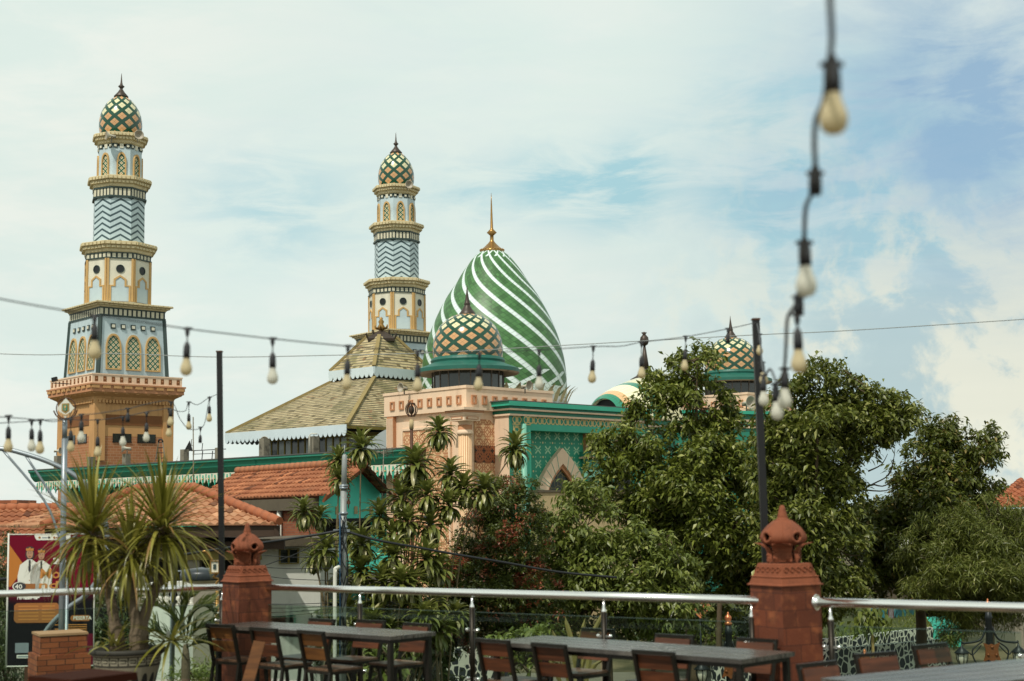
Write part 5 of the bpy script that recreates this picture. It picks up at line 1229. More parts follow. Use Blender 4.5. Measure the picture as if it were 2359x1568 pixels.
# carved pillars
def pillar(label, pos, s, rot, with_t=None):
    t = thing('gate_pillar', label, 'pillar', (0, 0, 0), 'carved terracotta pillars'); w = .27
    zt = 1.557
    m = MB()
    sq = [(-w, -w), (w, -w), (w, w), (-w, w)]
    for i in range(4):
        a, b = V((*sq[i], 0)), V((*sq[(i + 1) % 4], 0)); u0 = i * .54
        m.poly([a, b, b + UP * zt, a + UP * zt], [(u0, 0), (u0 + .54, 0), (u0 + .54, zt), (u0, zt)])
    m.build('shaft', M['terra'], t, local=True, bevel=.012)
    q2 = math.sqrt(2)
    m = MB(); m.lathe([(w * 1.10 * q2, zt), (w * 1.09 * q2, zt + .015), (w * 1.03 * q2, zt + .02), (w * .95 * q2, zt + .085), (w * .99 * q2, zt + .095), (w * .92 * q2, zt + .105)], 4, a0=PI / 4, sm=False); m.build('cap_moulding', M['terra_c'], t, local=True, bevel=.006)
    m = MB(); m.lathe([(w * .90 * q2, zt + .105), (w * .77 * q2, zt + .23), (w * .73 * q2, zt + .24), (w * .3, zt + .24)], 4, a0=PI / 4, sm=False)
    for i in range(4):                       # scrolls of the frieze
        m.M = Matrix.Rotation(i * PI / 2, 4, 'Z') @ Matrix.Translation((0, -w * .845, zt + .17)) @ Matrix.Rotation(rad(-15), 4, 'X')
        for j in range(5):
            cx0 = -.17 + j * .085; m.tube([(cx0 + math.cos(a) * (.036 - a * .0035), -.002, math.sin(a) * (.036 - a * .0035) * 1.1) for a in [q * .7 for q in range(9)]], .009, 5)
    m.M = Matrix(); m.build('frieze', M['terra_c'], t, local=True)
    zc = zt + .24
    # four horn-shaped antefixes around an openwork core
    for i in range(4):
        m = MB(); m.M = Matrix.Rotation(i * PI / 2 + PI / 4, 4, 'Z')
        prof = [(.150, 0), (.172, .052), (.168, .113), (.190, .165), (.245, .205), (.325, .222)]
        wid = [.10, .105, .095, .11, .115, .03]
        for j in range(len(prof) - 1):
            (r0, h0), (r1, h1) = prof[j], prof[j + 1]
            pts = [V((sx * wid[j + dj], -(r0 if dj == 0 else r1) + dd, zc + (h0 if dj == 0 else h1))) for dj in (0, 1) for dd in (0, .05) for sx in (-1, 1)]
            b = m.pts(pts); m.face((b, b + 1, b + 5, b + 4)); m.face((b + 3, b + 2, b + 6, b + 7)); m.face((b + 2, b, b + 4, b + 6)); m.face((b + 1, b + 3, b + 7, b + 5))
        for j in range(5): m.ball((.1 * (-1) ** j * .9, -.165, zc + .026 + j * .031), .017, 8)
        for j in range(6): m.bar((-.035, -.180, zc + .026 + j * .022), (.035, -.180, zc + .026 + j * .022), .012)
        m.bar((-.10, -.252, zc + .207), (.10, -.252, zc + .207), .022, .018)
        m.M = Matrix(); m.build('antefix', M['terra_c'], t, local=True)
    m = MB(); m.lathe([(.19, zc), (.12, zc + .05), (.09, zc + .13), (.15, zc + .215)], 16); m.build('core', pmat('terracotta_shade', A('5a2e1c', .7), .85) if with_t is None else with_t, t, local=True)
    zd = zc + .185
    rib = lambda a: 1 + .085 * max(0, math.cos(a * 2 * PI * 8)) ** 6
    holes = [(k / 4 + .0, .10) for k in range(4)]
    def skp(u, z):
        for hu, hz in holes:
            d = abs((u - hu + .5) % 1 - .5) * 2 * PI * .235
            if d * d + (z - zd - hz) ** 2 * 1.0 < .052 ** 2: return True
        return False
    dome = [(.14, 0), (.19, .02), (.225, .05), (.238, .09), (.230, .125), (.212, .158), (.190, .19), (.162, .222), (.130, .25), (.097, .278), (.06, .29)]
    fine = [p for p in smooth_line([(r, z, 0) for r, z in dome], 2)]
    m = MB(); m.lathe([(p.x, zd + p.y) for p in fine], 96, rf=rib, skip=skp, cap=False); m.lathe([(p.x * .86, zd + p.y * .95) for p in fine], 96, skip=skp, cap=False)
    for hu, hz in holes:
        a = hu * 2 * PI; d = V((math.sin(a), -math.cos(a), 0)); u = V((math.cos(a), math.sin(a), 0)); c = d * .232 + UP * (zd + hz)
        m.tube([c + u * math.cos(q * PI / 8) * .055 + UP * math.sin(q * PI / 8) * .055 - d * (.012 * math.cos(q * PI / 8) ** 2) for q in range(17)], .016, 6)
    m.build('openwork_dome', M['terra_c'], t, local=True)
    zsP = zd + .29
    m = MB(); m.lathe([(.10, zsP - .02), (.062, zsP + .012), (.055, zsP + .02), (.058, zsP + .03), (.05, zsP + .05), (.04, zsP + .10), (.026, zsP + .145), (.012, zsP + .157)], 16); m.build('spike', M['terra_c'], t, local=True)
    t.location = pos; t.rotation_euler = (0, 0, rot); t.scale = (s, s, s); return t
pL, pR = PZ(565, 1354, ZR), PZ(1815, 1384, ZR)
pL = V((pL.x, pL.y + .1, ZF)); pR = V((pR.x, pR.y + .1, ZF))
ph0 = P(565, 1205, pL.y).z - ZF; ph1 = P(1815, 1163, pR.y).z - ZF; PH = 1.557 + .24 + .185 + .29 + .157
PA = pillar('carved terracotta pillar left of the white house, nearly hidden table before it', pL, ph0 / PH, rad(38))
PB = dup(PA, loc=pR, rotz=rad(29), label='larger terracotta pillar with pierced dome beside the black pole, right of centre', scale=ph1 / PH)
for ch in PB.children: ch.matrix_parent_inverse = Matrix()
PB.scale = (ph1 / PH * 1.0,) * 3

# glass railings
def railing(label, p0, p1, postx, gl=True, flange=(0, 0)):
    t = thing('glass_railing', label, 'railing', zs((p0 + p1) / 2, ZF), 'glass and steel railings')
    d = (p1 - p0).normalized(); n = V((d.y, -d.x, 0))
    m = MB(); m.tube([p0, p0.lerp(p1, .33), p0.lerp(p1, .66), p1], .037, 20)
    for e, f in ((p0, flange[0]), (p1, flange[1])):
        if f: m.tube([e - d * .012 * f, e + d * .012 * f], .066, 20); m.ball(e, .05, 14)
    m.build('handrail', M['inox'], t)
    fr = []
    for px in postx:
        r = ray(px, 1370); o = V((0, 0, CZ)); 
        # intersection with the vertical plane of the rail
        q = PP(px, 1370, p0, n); b = zs(q, ZF); fr.append((q - p0).dot(d))
        m = MB(); m.tube([b, zs(b, ZR - .15)], .027, 12); m.build('post', M['post'], t)
        m = MB(); m.tube([zs(b, ZR - .15), zs(b, ZR - .13), zs(b, ZR - .10), zs(b, ZR - .03)], [.026, .021, .010, .009], 12); pcap = m.build('post_cap', M['inox'], t)
        for z_ in (ZR - .36, ZF + .25):
            m = MB(); m.bar(zs(b, z_) - d * .06, zs(b, z_) + d * .06, .03, .02); m.ball(zs(b, z_) - d * .065, .019, 10); m.ball(zs(b, z_) + d * .065, .019, 10); m.build('glass_clamp', M['inox'], t)
    ends = sorted([.05] + fr + [(p1 - p0).length - .05])
    for a, b in zip(ends[:-1], ends[1:]):
        if b - a < .3: continue
        q0, q1 = zs(p0 + d * (a + .05), ZF + .1), zs(p0 + d * (b - .05), ZF + .1)
        m = MB(); m.ob(q0 - n * .005, q1 - q0, n * .01, UP * (ZR - .19 - ZF - .1)); gp = m.build('glass_panel', GLASS, t)
        m = MB(); m.ob(q0 - n * .0045 + UP * (ZR - .19 - ZF - .099), q1 - q0, n * .009, UP * .005); m.build('glass_edge', M['gedge'], gp)
M['gedge'] = pmat('glass_edge_green', A('4c6358', .45), .4, var=.05)
GLASS = bpy.data.materials.new('tempered_glass'); GLASS.use_nodes = True
gt = T(GLASS.node_tree); gt.nt.nodes.remove(gt.nt.nodes['Principled BSDF'])
tr = gt.node('ShaderNodeBsdfTransparent'); tr.inputs[0].default_value = (.86, .93, .89, 1); gl = gt.node('ShaderNodeBsdfGlossy'); gl.inputs['Roughness'].default_value = .02; gl.inputs['Color'].default_value = (.9, 1, .95, 1)
fz = gt.node('ShaderNodeFresnel'); fz.inputs[0].default_value = 1.45; mx = gt.node('ShaderNodeMixShader'); gt.link(E(gt, fz.outputs[0]) * .32, mx.inputs[0]); gt.link(tr.outputs[0], mx.inputs[1]); gt.link(gl.outputs[0], mx.inputs[2]); gt.link(mx.outputs[0], gt.nt.nodes['Material Output'].inputs[0])
railing('long middle glass railing with bright steel handrail between the two pillars', PZ(592, 1352, ZR), PZ(1755, 1383, ZR), (606, 829, 1087, 1390, 1730), flange=(1, 0))
railing('left glass railing running out of frame behind the pot plant', PZ(-500, 1382, ZR), PZ(533, 1352, ZR), (-250, 512), flange=(0, 1))
railing('right glass railing from the large pillar to the right edge', PZ(1880, 1387, ZR), PZ(2700, 1409, ZR), (1911, 2362, 2600), flange=(1, 0))

# black steel poles that carry the light strings
def pole(label, x0, y0, x1, y1, D, r):
    t = thing('string_light_pole', label, 'pole', zs(P(x1, y1, D), ZF), 'poles of the light strings')
    a, b = P(x0, y0, D), P(x1, y1, D); k = (ZF - .3 - b.z) / (b.z - a.z); m = MB(); m.bar(b + (b - a) * k, a, r, r, up=(0, 1, 0)); m.build('square_tube', M['blackmetal'], t)
    m = MB(); m.ob(a + V((-r * .6, -r * .6, 0)), (r * 1.2, 0, 0), (0, r * 1.2, 0), (0, 0, .015)); m.build('end_cap', M['rust'], t); return t
pole('thin black pole above the left pillar, slightly weathered', 505.5, 811, 511, 1300, 16.4, .058)
pole('black pole leaning beside the right pillar, hung with tangled bulbs', 1741, 737, 1764, 1290, 13.0, .062)

# ---------------------------------------------------------------- tables and chairs
def chair(label, pale=False):
    t = thing('chair', label, 'chair', (0, 0, 0), 'wood and steel chairs on the terrace'); w = .185
    sl = M['slat2'] if pale else M['slat']
    for sx in (-1, 1):
        m = MB(); m.tube([(sx * w, .21, 0), (sx * w, .16, .39)], .0, 4) if False else None
        m.bar((sx * w, .235, 0), (sx * w, .175, .40), .028, .028, up=(0, 1, 0)); m.build('leg', M['cframe'], t, local=True)
        m = MB(); m.bar((sx * w, -.235, 0), (sx * w, -.185, .385), .028, .028, up=(0, 1, 0)); m.build('leg', M['cframe'], t, local=True)
    m = MB()
    for sx in (-1, 1): m.bar((sx * w, .175, .40), (sx * w, .265, .765), .030, .030, up=(0, 1, 0))
    m.bar((-w - .015, .265, .765), (w + .015, .265, .765), .032, .03); m.build('back_frame', M['cframe'], t, local=True, bevel=.004)
    m = MB()
    for sx in (-1, 1): m.bar((sx * w, -.185, .385), (sx * w, .175, .385), .026, .026)
    m.bar((-w, -.185, .385), (w, -.185, .385), .026); m.bar((-w, .175, .385), (w, .175, .385), .026); m.build('seat_frame', M['cframe'], t, local=True)
    tl = math.atan2(.09, .365)
    for z0, z1 in ((.50, .615), (.632, .748)):
        y = .175 + .09 * ((z0 + z1) / 2 - .40) / .365; m = MB(); m.M = Matrix.Translation((0, y - .022, (z0 + z1) / 2)) @ Matrix.Rotation(-tl, 4, 'X'); m.box(-w + .004, w - .004, -.009, .009, -(z1 - z0) / 2, (z1 - z0) / 2); m.M = Matrix(); m.build('back_slat', sl, t, local=True, bevel=.004)
    for i in range(3):
        m = MB(); m.box(-w - .012 + i * .132, -w - .012 + .124 + i * .132, -.205, .165, .4, .42); m.build('seat_board', M['seatw'], t, local=True, bevel=.003)
    return t
CH = {}
def put_chair(label, x, y, rz, z=.765, pale=False, s=1.0):
    ca, sa = math.cos(rz), math.sin(rz); p = PZ(x, y, ZF + z * s); off = V((-sa * .265, ca * .265, 0)) * s
    pos = (p.x - off.x, p.y - off.y, ZF)
    if pale not in CH: c = chair(label, pale); CH[pale] = c
    else: c = dup(CH[pale], label=label)
    c.location = pos; c.rotation_euler = (0, 0, rz); c.scale = (s, s, s); return c
def table(label, A_, B_, C_, leg=.05):
    a, b, c = PZ(*A_, ZTB), PZ(*B_, ZTB), PZ(*C_, ZTB)
    u = (c - b); L_ = u.length; u.normalize(); w = (b - a).dot(V((-u.y, u.x, 0))); 
    n = V((-u.y, u.x, 0)) * (1 if w > 0 else -1); w = abs(w)
    t = thing('table', label, 'table', zs(a, ZF), 'slatted tables on the terrace'); ROOT[t.name] = V((0, 0, 0))
    nb = 4; bw_ = w / nb
    for i in range(nb):
        m = MB(); m.box(0, L_, i * bw_ + .006, (i + 1) * bw_ - .006, ZTB - ZF - .035, ZTB - ZF); m.build('top_board', [M['ttop']], t, bevel=.004)
    m = MB(); m.box(.03, L_ - .03, .03, .06, .68, .714); m.box(.03, L_ - .03, w - .06, w - .03, .68, .714); m.box(.03, .06, .06, w - .06, .68, .714); m.box(L_ - .06, L_ - .03, .06, w - .06, .68, .714); m.build('apron', M['cframe'], t)
    for xx in (.03, L_ - .075):
        for yy in (.03, w - .075): m = MB(); m.box(xx, xx + .045, yy, yy + .045, 0, .68); m.build('leg', M['cframe'], t)
    ang = math.atan2(u.y, u.x); flip = (V((-u.y, u.x, 0)).dot(n) < 0)
    t.rotation_euler = (0, 0, ang)
    if flip: t.scale = (1, -1, 1)
    return t, ang
tl, al = table('left slatted grey table with six chairs, in front of the left pillar', (899, 1466), (1040, 1457), (621, 1432))
tr_, ar = table('middle slatted grey table running toward the right pillar', (1708, 1519), (1834, 1501), (1256, 1463))
NB = rad(-45); FB = rad(135)
rn, rf_ = al - PI + 0 , al                   # chairs on the near side face the table, chairs on the far side face back
def near_rz(a): return a                     # local -Y of the chair looks at the table
import itertools
n_tab = lambda a: None
RZ_N = al + PI if math.cos(al + PI) > 0 else al
def face_rz(dx, dy): return math.atan2(dx, -dy)      # rotation that turns local -Y onto (dx, dy)
ul = V((math.cos(al), math.sin(al), 0)); nl = V((-ul.y, ul.x, 0)); nl = nl if nl.y > 0 else -nl
urr = V((math.cos(ar), math.sin(ar), 0)); nr_ = V((-urr.y, urr.x, 0)); nr_ = nr_ if nr_.y > 0 else -nr_
near_l, far_l, near_r, far_r = face_rz(nl.x, nl.y), face_rz(-nl.x, -nl.y), face_rz(nr_.x, nr_.y), face_rz(-nr_.x, -nr_.y)
for x, y, rz, pale, lab in ((507, 1441, near_l + .10, True, 'pale plank chair at the far left end of the left table, one slat missing below'), (607, 1449, near_l + .02, False, 'chair on the near side of the left table, between the pillar and the palest chair'), (716, 1456, near_l - .06, True, 'pale plank chair on the near side of the left table, third from the pot'),
                        (742, 1428, far_l, False, 'chair across the left table, nearest the grey utility pole'), (855, 1431, far_l + .05, False, 'chair across the left table, between the pole chair and the corner chair'), (962, 1438, far_l - .05, False, 'chair across the left table at its right corner, full back in view'),
                        (1135, 1476, near_r, False, 'chair at the left end of the middle table, near side'), (1264, 1486, near_r - .04, False, 'second chair on the near side of the middle table'), (1505, 1503, near_r + .04, False, 'chair on the near side of the middle table, closest to the right pillar'),
                        (1378, 1451, far_r, False, 'chair across the middle table with bright red slats above the board'), (1554, 1465, far_r + .05, False, 'chair across the middle table, half hidden behind its top'), (1744, 1474, far_r, False, 'chair across the middle table standing right in front of the large pillar')):
    put_chair(lab, x, y, rz, pale=pale)
# third table, cut by the right edge
a, b = PZ(1890, 1561, ZTB), PZ(2359, 1516, ZTB); u = (b - a).normalized(); n = V((u.y, -u.x, 0))
t3 = thing('table', 'dark slatted table cut off by the bottom right corner', 'table', zs(a, ZF), 'slatted tables on the terrace')
m = MB()
for i in range(5):
    m = MB(); m.ob(a + n * (i * .17 + .006) - UP * .035, u * 2.6, n * .158, UP * .035); o = m.build('top_board', M['ttop'], t3, bevel=.004)
m = MB(); m.ob(a + n * .03 + u * .03 - UP * .075, u * 2.5, n * .03, UP * .038); m.build('apron', M['cframe'], t3)
for e in (.05, 2.4):
    for f in (.05, .72): m = MB(); m.ob(zs(a + u * e + n * f, ZF), u * .045, n * .045, UP * .675); m.build('leg', M['cframe'], t3)
fr3 = face_rz(n.x, n.y)
for x, y, rz, lab in ((1882, 1530, fr3 + .1, 'dark chair beyond the corner table, touching the foot of the large pillar'), (2016, 1507, fr3 - .05, 'dark chair back beyond the corner table, over the copper finial'), (2142, 1487, fr3 + .05, 'dark chair beyond the corner table, before the lower stone wall')):
    put_chair(lab, x, y, rz)
# leaning plank and near chair edge at the left
m = MB(); m.M = Matrix(); a, b = PZ(612, 1478, ZF + .62), PZ(575, 1568, ZF + .38)
a = P(598, 1478, 13.5); b = P(566, 1590, 13.2); m.bar(a, b, .11, .02, up=(0, -1, .3)); tag(m.build('leaning_plank', pmat('bare_plank', wood(A('5a3616', .5), A('7a4c22', .55)), .7, spec=.2), bevel=.004), 'loose brown plank leaning against the left table', 'plank')
nc = thing('low_bench', 'dark brown bench top at the bottom left corner, in front of the brick pier', 'bench', P(110, 1568, 9))
a, b = P(64, 1557, 9.2), P(216, 1547, 9.6); b.z = a.z; d = zs(b - a, 0).normalized(); n = V((d.y, -d.x, 0)); m = MB(); m.ob(a, d * (b - a).length, n * .45, UP * -.05); m.build('seat', pmat('dark_bench', A('4a2414', .45), .95, spec=.1), nc, bevel=.01)
for e in (.1, (b - a).length - .15):
    for f in (.03, .36): m = MB(); m.ob(zs(a + d * e + n * f, ZF), d * .05, n * .05, UP * (a.z - .05 - ZF)); m.build('leg', M['cframe'], nc)

# ---------------------------------------------------------------- brick pier, sign pole with the crest, steel arch, banner
bp = thing('brick_pier', 'squat pier of orange brick behind the plant pot, grey arch foot beside it', 'pier', zs(P(150, 1500, 17.4), 0))
M['brick_o'] = pmat('orange_brick', brick_col(A('9a4c2a', .68), A('b4623a', .7), A('6a3a26', .6), .21, .066), .8, var=.2, vs=4, bump=.3, bs=30)
c = P(147, 1464, 17.2); m = MB(); m.M = Matrix.Translation((c.x, c.y, 0)) @ Matrix.Rotation(rad(28), 4, 'Z'); m.box(-.27, .27, -.02, .52, 0, c.z); m.box(-.31, .31, -.06, .56, 0, P(147, 1495, 17.2).z - .06); m.build('brickwork', M['brick_o'], bp)
m = MB(); m.M = Matrix.Translation((c.x, c.y, 0)) @ Matrix.Rotation(rad(28), 4, 'Z'); m.box(-.28, .28, -.03, .53, c.z + .003, c.z + .03); m.build('coping', M['tile_pale'], bp)
sp_ = thing('crest_sign', 'white diamond sign with green shield crest on a grey steel pole at the left', 'sign', zs(P(147, 1450, 17.9), 0))
D = 17.9; k = D / F
m = MB(); m.tube([zs(P(144, 1470, D), 0), P(146, 1200, D), P(149, 1010, D)], .036, 14); m.tube([P(149, 1012, D), P(149.5, 962, D)], .031, 14); m.tube([P(155, 1330, D - .05), zs(P(156, 1470, D - .05), 0)], .02, 8, 0); m.build('pole', M['galv'], sp_)
c = P(151.5, 940, D - .08); r = 20.5 * k
m = MB(); m.prism([(0, -r * 1.12), (r, 0), (0, r * 1.12), (-r, 0)], c, V((1, 0, 0)), UP, V((0, -.012, 0)), back=True); pla = m.build('diamond_plate', M['white'], sp_)
m = MB(); m.tube([c + V((math.cos(a) * r * 1.08, .01, math.sin(a) * r * 1.16)) for a in [q * PI / 16 for q in range(33)]], .007, 6); m.tube(smooth_line([c + V((x * r, .0, y * r)) for x, y in ((-1.35, -.25), (-1.0, -.85), (-.4, -1.2), (.4, -1.2), (1.0, -.85), (1.3, -.2))], 4), .009, 6); m.build('ring', M['rust'], sp_)
def shp(pts, mat, off, par, nm):
    m = MB(); m.prism([(x * r, y * r) for x, y in pts], c + V((0, off, 0)), V((1, 0, 0)), UP, V((0, -.004, 0))); return m.build(nm, mat, par)
em = shp([(-.40, .52), (.42, .56), (.42, -.30), (0, -.58), (-.42, -.30)], pmat('gilt_paint', A('a88a48', .7), .5), -.012, sp_, 'crest')
shp([(-.22, .36), (.22, .38), (.22, -.20), (0, -.36), (-.22, -.20)], M['teal_dk'], -.018, em, 'shield')
shp([(-.5, -.42), (-.3, -.6), (0, -.72), (.3, -.6), (.5, -.42), (.44, -.62), (.25, -.8), (0, -.9), (-.25, -.8), (-.44, -.62)], pmat('ribbon_paint', A('c9a878', .75), .6), -.012, em, 'ribbon')
shp([(-.04, -.28), (.04, -.28), (.03, .02), (.14, .12), (.06, .28), (-.06, .28), (-.14, .12), (-.03, .02)], M['gold'], -.0225, em, 'tree_emblem')
ar_ = thing('steel_arch', 'grey tubular steel arch sweeping over the banner at the left edge', 'arch', zs(P(60, 1450, 18.4), 0))
D2 = 18.3
m = MB(); m.tube(smooth_line([P(-120, 1028, D2), P(0, 1033, D2), P(60, 1046, D2), P(115, 1065, D2), P(165, 1090, D2), P(205, 1125, D2), P(232, 1165, D2), P(246, 1230, D2), P(240, 1300, D2), P(205, 1364, D2), P(160, 1398, D2), P(118, 1438, D2), P(92, 1480, D2), P(86, 1520, D2), P(98, 1560, D2), P(112, 1600, D2)], 5), .032, 10); m.build('curved_tube', M['galv'], ar_)
for q in ([(6, 1036), (101, 1151), (137, 1240), (146, 1290)], [(57, 1046), (140, 1172), (150, 1186)], [(150, 1262), (170, 1238), (197, 1213), (225, 1180)]):
    m = MB(); m.tube(smooth_line([P(x, y, D2) for x, y in q], 4), .016, 8); m.build('strut', M['galv'], ar_)
# banner
def text_mesh(mb, s, o, ux, uy, h, mat, n, depth=.003, width=None, shear=0.0, bold=0.0):
    cu = bpy.data.curves.new('lettering', 'FONT'); cu.body = s; cu.size = 1; cu.resolution_u = 2; cu.offset = bold
    ob = bpy.data.objects.new('lettering', cu); COL.objects.link(ob); bpy.context.view_layer.update()
    me = bpy.data.meshes.new_from_object(ob.evaluated_get(bpy.context.evaluated_depsgraph_get()))
    xs = [v.co.x for v in me.vertices]; ys = [v.co.y for v in me.vertices]; x0, x1, y0, y1 = min(xs), max(xs), min(ys), max(ys)
    sy = h / (y1 - y0); sx = (width / (x1 - x0)) if width else sy
    b = mb.pts([V(o) + ux * ((v.co.x - x0) * sx + (v.co.y - y0) * sy * shear) + uy * ((v.co.y - y0) * sy) + n * depth for v in me.vertices])
    for p in me.polygons: mb.face([b + i for i in p.vertices], None, mat)
    bpy.data.objects.remove(ob); bpy.data.curves.remove(cu); bpy.data.meshes.remove(me)
bn = thing('event_banner', 'tall red and black event banner with TIMELINE and PESERTA panels, two officials pictured', 'banner', zs(P(115, 1500, 22), 0))
Db = 22.0; tlc, trc, blc, brc = P(20, 1231, Db), P(218, 1230, Db + .1), P(14, 1535, Db - .15), P(214, 1560, Db)
bu = (trc - tlc); bw_ = bu.length; bu.normalize(); bv = (tlc - blc); bhh = bv.length; bv.normalize(); bn_ = bu.cross(bv).normalized()
if bn_.y > 0: bn_ = -bn_
def bpnt(u, v, off=0): return blc + bu * (u * bw_) + bv * (v * bhh) + bn_ * off
def ban_col(t):
    u, v = t.uv(); k = t.mix((v + (u * 5).sin() * .02).step(.46, .60), A('17181d', .6), A('78102a', .68))
    k = t.mix((u - .25 + (v - .75).ab() * 1.1).lt(-.05) * v.gt(.6), k, A('c07a3a', .75)); k = t.mix((u + (v - 1.0) * 1.5).gt(.9), k, A('a85a30', .7))
    return t.mix(((u - .7).ab().lt(.32)) * v.lt(.24) * v.gt(.0) * u.gt(.42), k, A('64132a', .75))
m = MB(); m.poly([bpnt(0, 0), bpnt(1, 0), bpnt(1, 1), bpnt(0, 1)], [(0, 0), (1, 0), (1, 1), (0, 1)]); m.poly([bpnt(0, 0, -.02), bpnt(0, 1, -.02), bpnt(1, 1, -.02), bpnt(1, 0, -.02)]); m.build('printed_sheet', pmat('banner_print', ban_col, .8, var=.08, spec=.1), bn)
m = MB(); m.tube([bpnt(0, -.01), bpnt(0, 1.01)], .014, 8); m.tube([bpnt(1, -.01), bpnt(1, 1.01)], .01, 8); m.tube([bpnt(0, 1), bpnt(1, 1)], .008, 8); m.tube([bpnt(0, 0), bpnt(1, 0)], .01, 8); m.build('frame', M['white'], bn)
m = MB(); m.bar(zs(bpnt(.25, 0), 0), bpnt(.25, 0), .08); m.bar(zs(bpnt(.8, 0), 0), bpnt(.8, 0), .08); m.build('stand', M['rust'], bn)
MW, MGo, MDk, MSk, MRd = M['white'], pmat('print_gold', A('c8863c', .75), .5, var=.2, vs=5), pmat('print_black', (.02, .02, .024), .5), pmat('print_skin', A('b88a6a', .75), .5), pmat('print_red', A('7a1830', .75), .5)
mats = [MW, MGo, MDk, MSk, MRd, pmat('print_orange', A('a0642a', .75), .5, var=.2, vs=5), M['galv']]
AY = 1 if True else 1
def bq(m, u0, v0, u1, v1, mt, off): m.poly([bpnt(u0, v0, off), bpnt(u1, v0, off), bpnt(u1, v1, off), bpnt(u0, v1, off)], None, mt)
def bpoly(m, pts, mt, off): 
    pts = [bpnt(x, y, off) for x, y in pts]; m.poly(pts, None, mt)
ga = bhh / bw_
def disc(m, u, v, ru, rv, mt, off, k=14): bpoly(m, [(u + math.cos(q * 2 * PI / k) * ru, v + math.sin(q * 2 * PI / k) * rv) for q in range(k)], mt, off)
m = MB()
bpoly(m, [(.33, .955), (.72, .955), (.72, .995), (.30, .995), (.31, .97)], 0, .004)
for x in (.36, .47, .53): disc(m, x, .975, .014, .009, 5 if x != .47 else 2, .006)
bq(m, .39, .970, .45, .978, 6, .006); bq(m, .55, .970, .62, .978, 4, .006); m.build('logo_strip', mats, bn)
def official(u, v, s, veil):
    m = MB(); f = lambda pts, mt, off: bpoly(m, [(u + x * s, v + y * s / ga * 1.5) for x, y in pts], mt, off)
    if veil: disc(m, u, v - .004 * s, .060 * s, .056 * s, 2, .004)
    disc(m, u, v, .045 * s, .042 * s, 3, .006)
    disc(m, u, v + .045 * s, .058 * s, .022 * s, 2, .007); f([(-.050, .028), (.050, .028), (.052, .050), (-.052, .050)], 1, .008); disc(m, u, v + .05 * s, .014 * s, .009 * s, 1, .012)
    disc(m, u - .016 * s, v + .008 * s, .006 * s, .004 * s, 2, .009); disc(m, u + .016 * s, v + .008 * s, .006 * s, .004 * s, 2, .009); bq(m, u - .014 * s, v - .026 * s, u + .014 * s, v - .021 * s, 4, .009)
    f([(-.03, -.05), (.03, -.05), (.13, -.10), (.16, -.20), (.14, -.40), (-.14, -.40), (-.16, -.20), (-.13, -.10)], 0, .005); f([(-.012, -.055), (.012, -.055), (.016, -.15), (0, -.17), (-.016, -.15)], 2, .007)
    for q in (-.24, -.31, -.37): disc(m, u, v + q * s / ga * 1.5 , .007 * s, .005 * s, 1, .007)
    return m.build('portrait', mats, bn)
official(.385, .838, .80, False); official(.25, .85, .86, True)
m = MB(); text_mesh(m, '20', bpnt(.52, 0.770), bu, bv, .10, 0, bn_, .006, .20, 0, .02); text_mesh(m, '24' if False else '', bpnt(0, 0), bu, bv, .1, 0, bn_) if False else None
text_mesh(m, 'Mo', bpnt(.37, 0.660), bu, bv, .15, 1, bn_, .008, .30, .1, .02); text_mesh(m, 'ndo', bpnt(.36, 0.585), bu, bv, .11, 1, bn_, .009, .46, .1, .02); m.build('title_lettering', mats, bn)
m = MB(); disc(m, .14, .602, .085, .035, 0, .005, 20); disc(m, .14, .602, .072, .029, 2, .007, 20); bq(m, .20, .582, .32, .622, 5, .006); text_mesh(m, '40', bpnt(.085, 0.583), bu, bv, .07, 0, bn_, .009, .11, 0, .02); m.build('badge', mats, bn)
m = MB(); text_mesh(m, 'TIMELINE', bpnt(.10, 0.503), bu, bv, .10, 0, bn_, .007, .32, 0, .02)
def rr(u0, v0, u1, v1, mt, off, q=.03): bpoly(m, [(u0 + q, v0), (u1 - q, v0), (u1, v0 + q / ga), (u1, v1 - q / ga), (u1 - q, v1), (u0 + q, v1), (u0, v1 - q / ga), (u0, v0 + q / ga)], mt, off)
rr(.08, .325, .60, .475, 5, .005)
for i in range(5): bq(m, .13, .347 + i * .025, .36, .355 + i * .025, 1, .007); bq(m, .40, .347 + i * .025, .55, .355 + i * .025, 1, .007)
m.build('timeline_panel', mats, bn)
m = MB(); rr(.73, .335, .96, .38, 5, .006, .02); text_mesh(m, 'PESERTA', bpnt(.765, .345), bu, bv, .055, 0, bn_, .009, .27, 0, .02)
for i in range(4): bq(m, .55 + .1 * (i % 2), .305 - i * .016, .92, .311 - i * .016, 1, .006)
bq(m, .50, .228, .92, .243, 0, .007); m.build('participants_panel', mats, bn)
m = MB(); bq(m, .12, .06, .5, .085, 0, .006); bq(m, .28, .09, .45, .10, 6, .006); bq(m, .13, .067, .46, .077, 6, .008); bq(m, .10, .10, .255, .175, 6, .006); m.build('footer_panel', mats, bn)

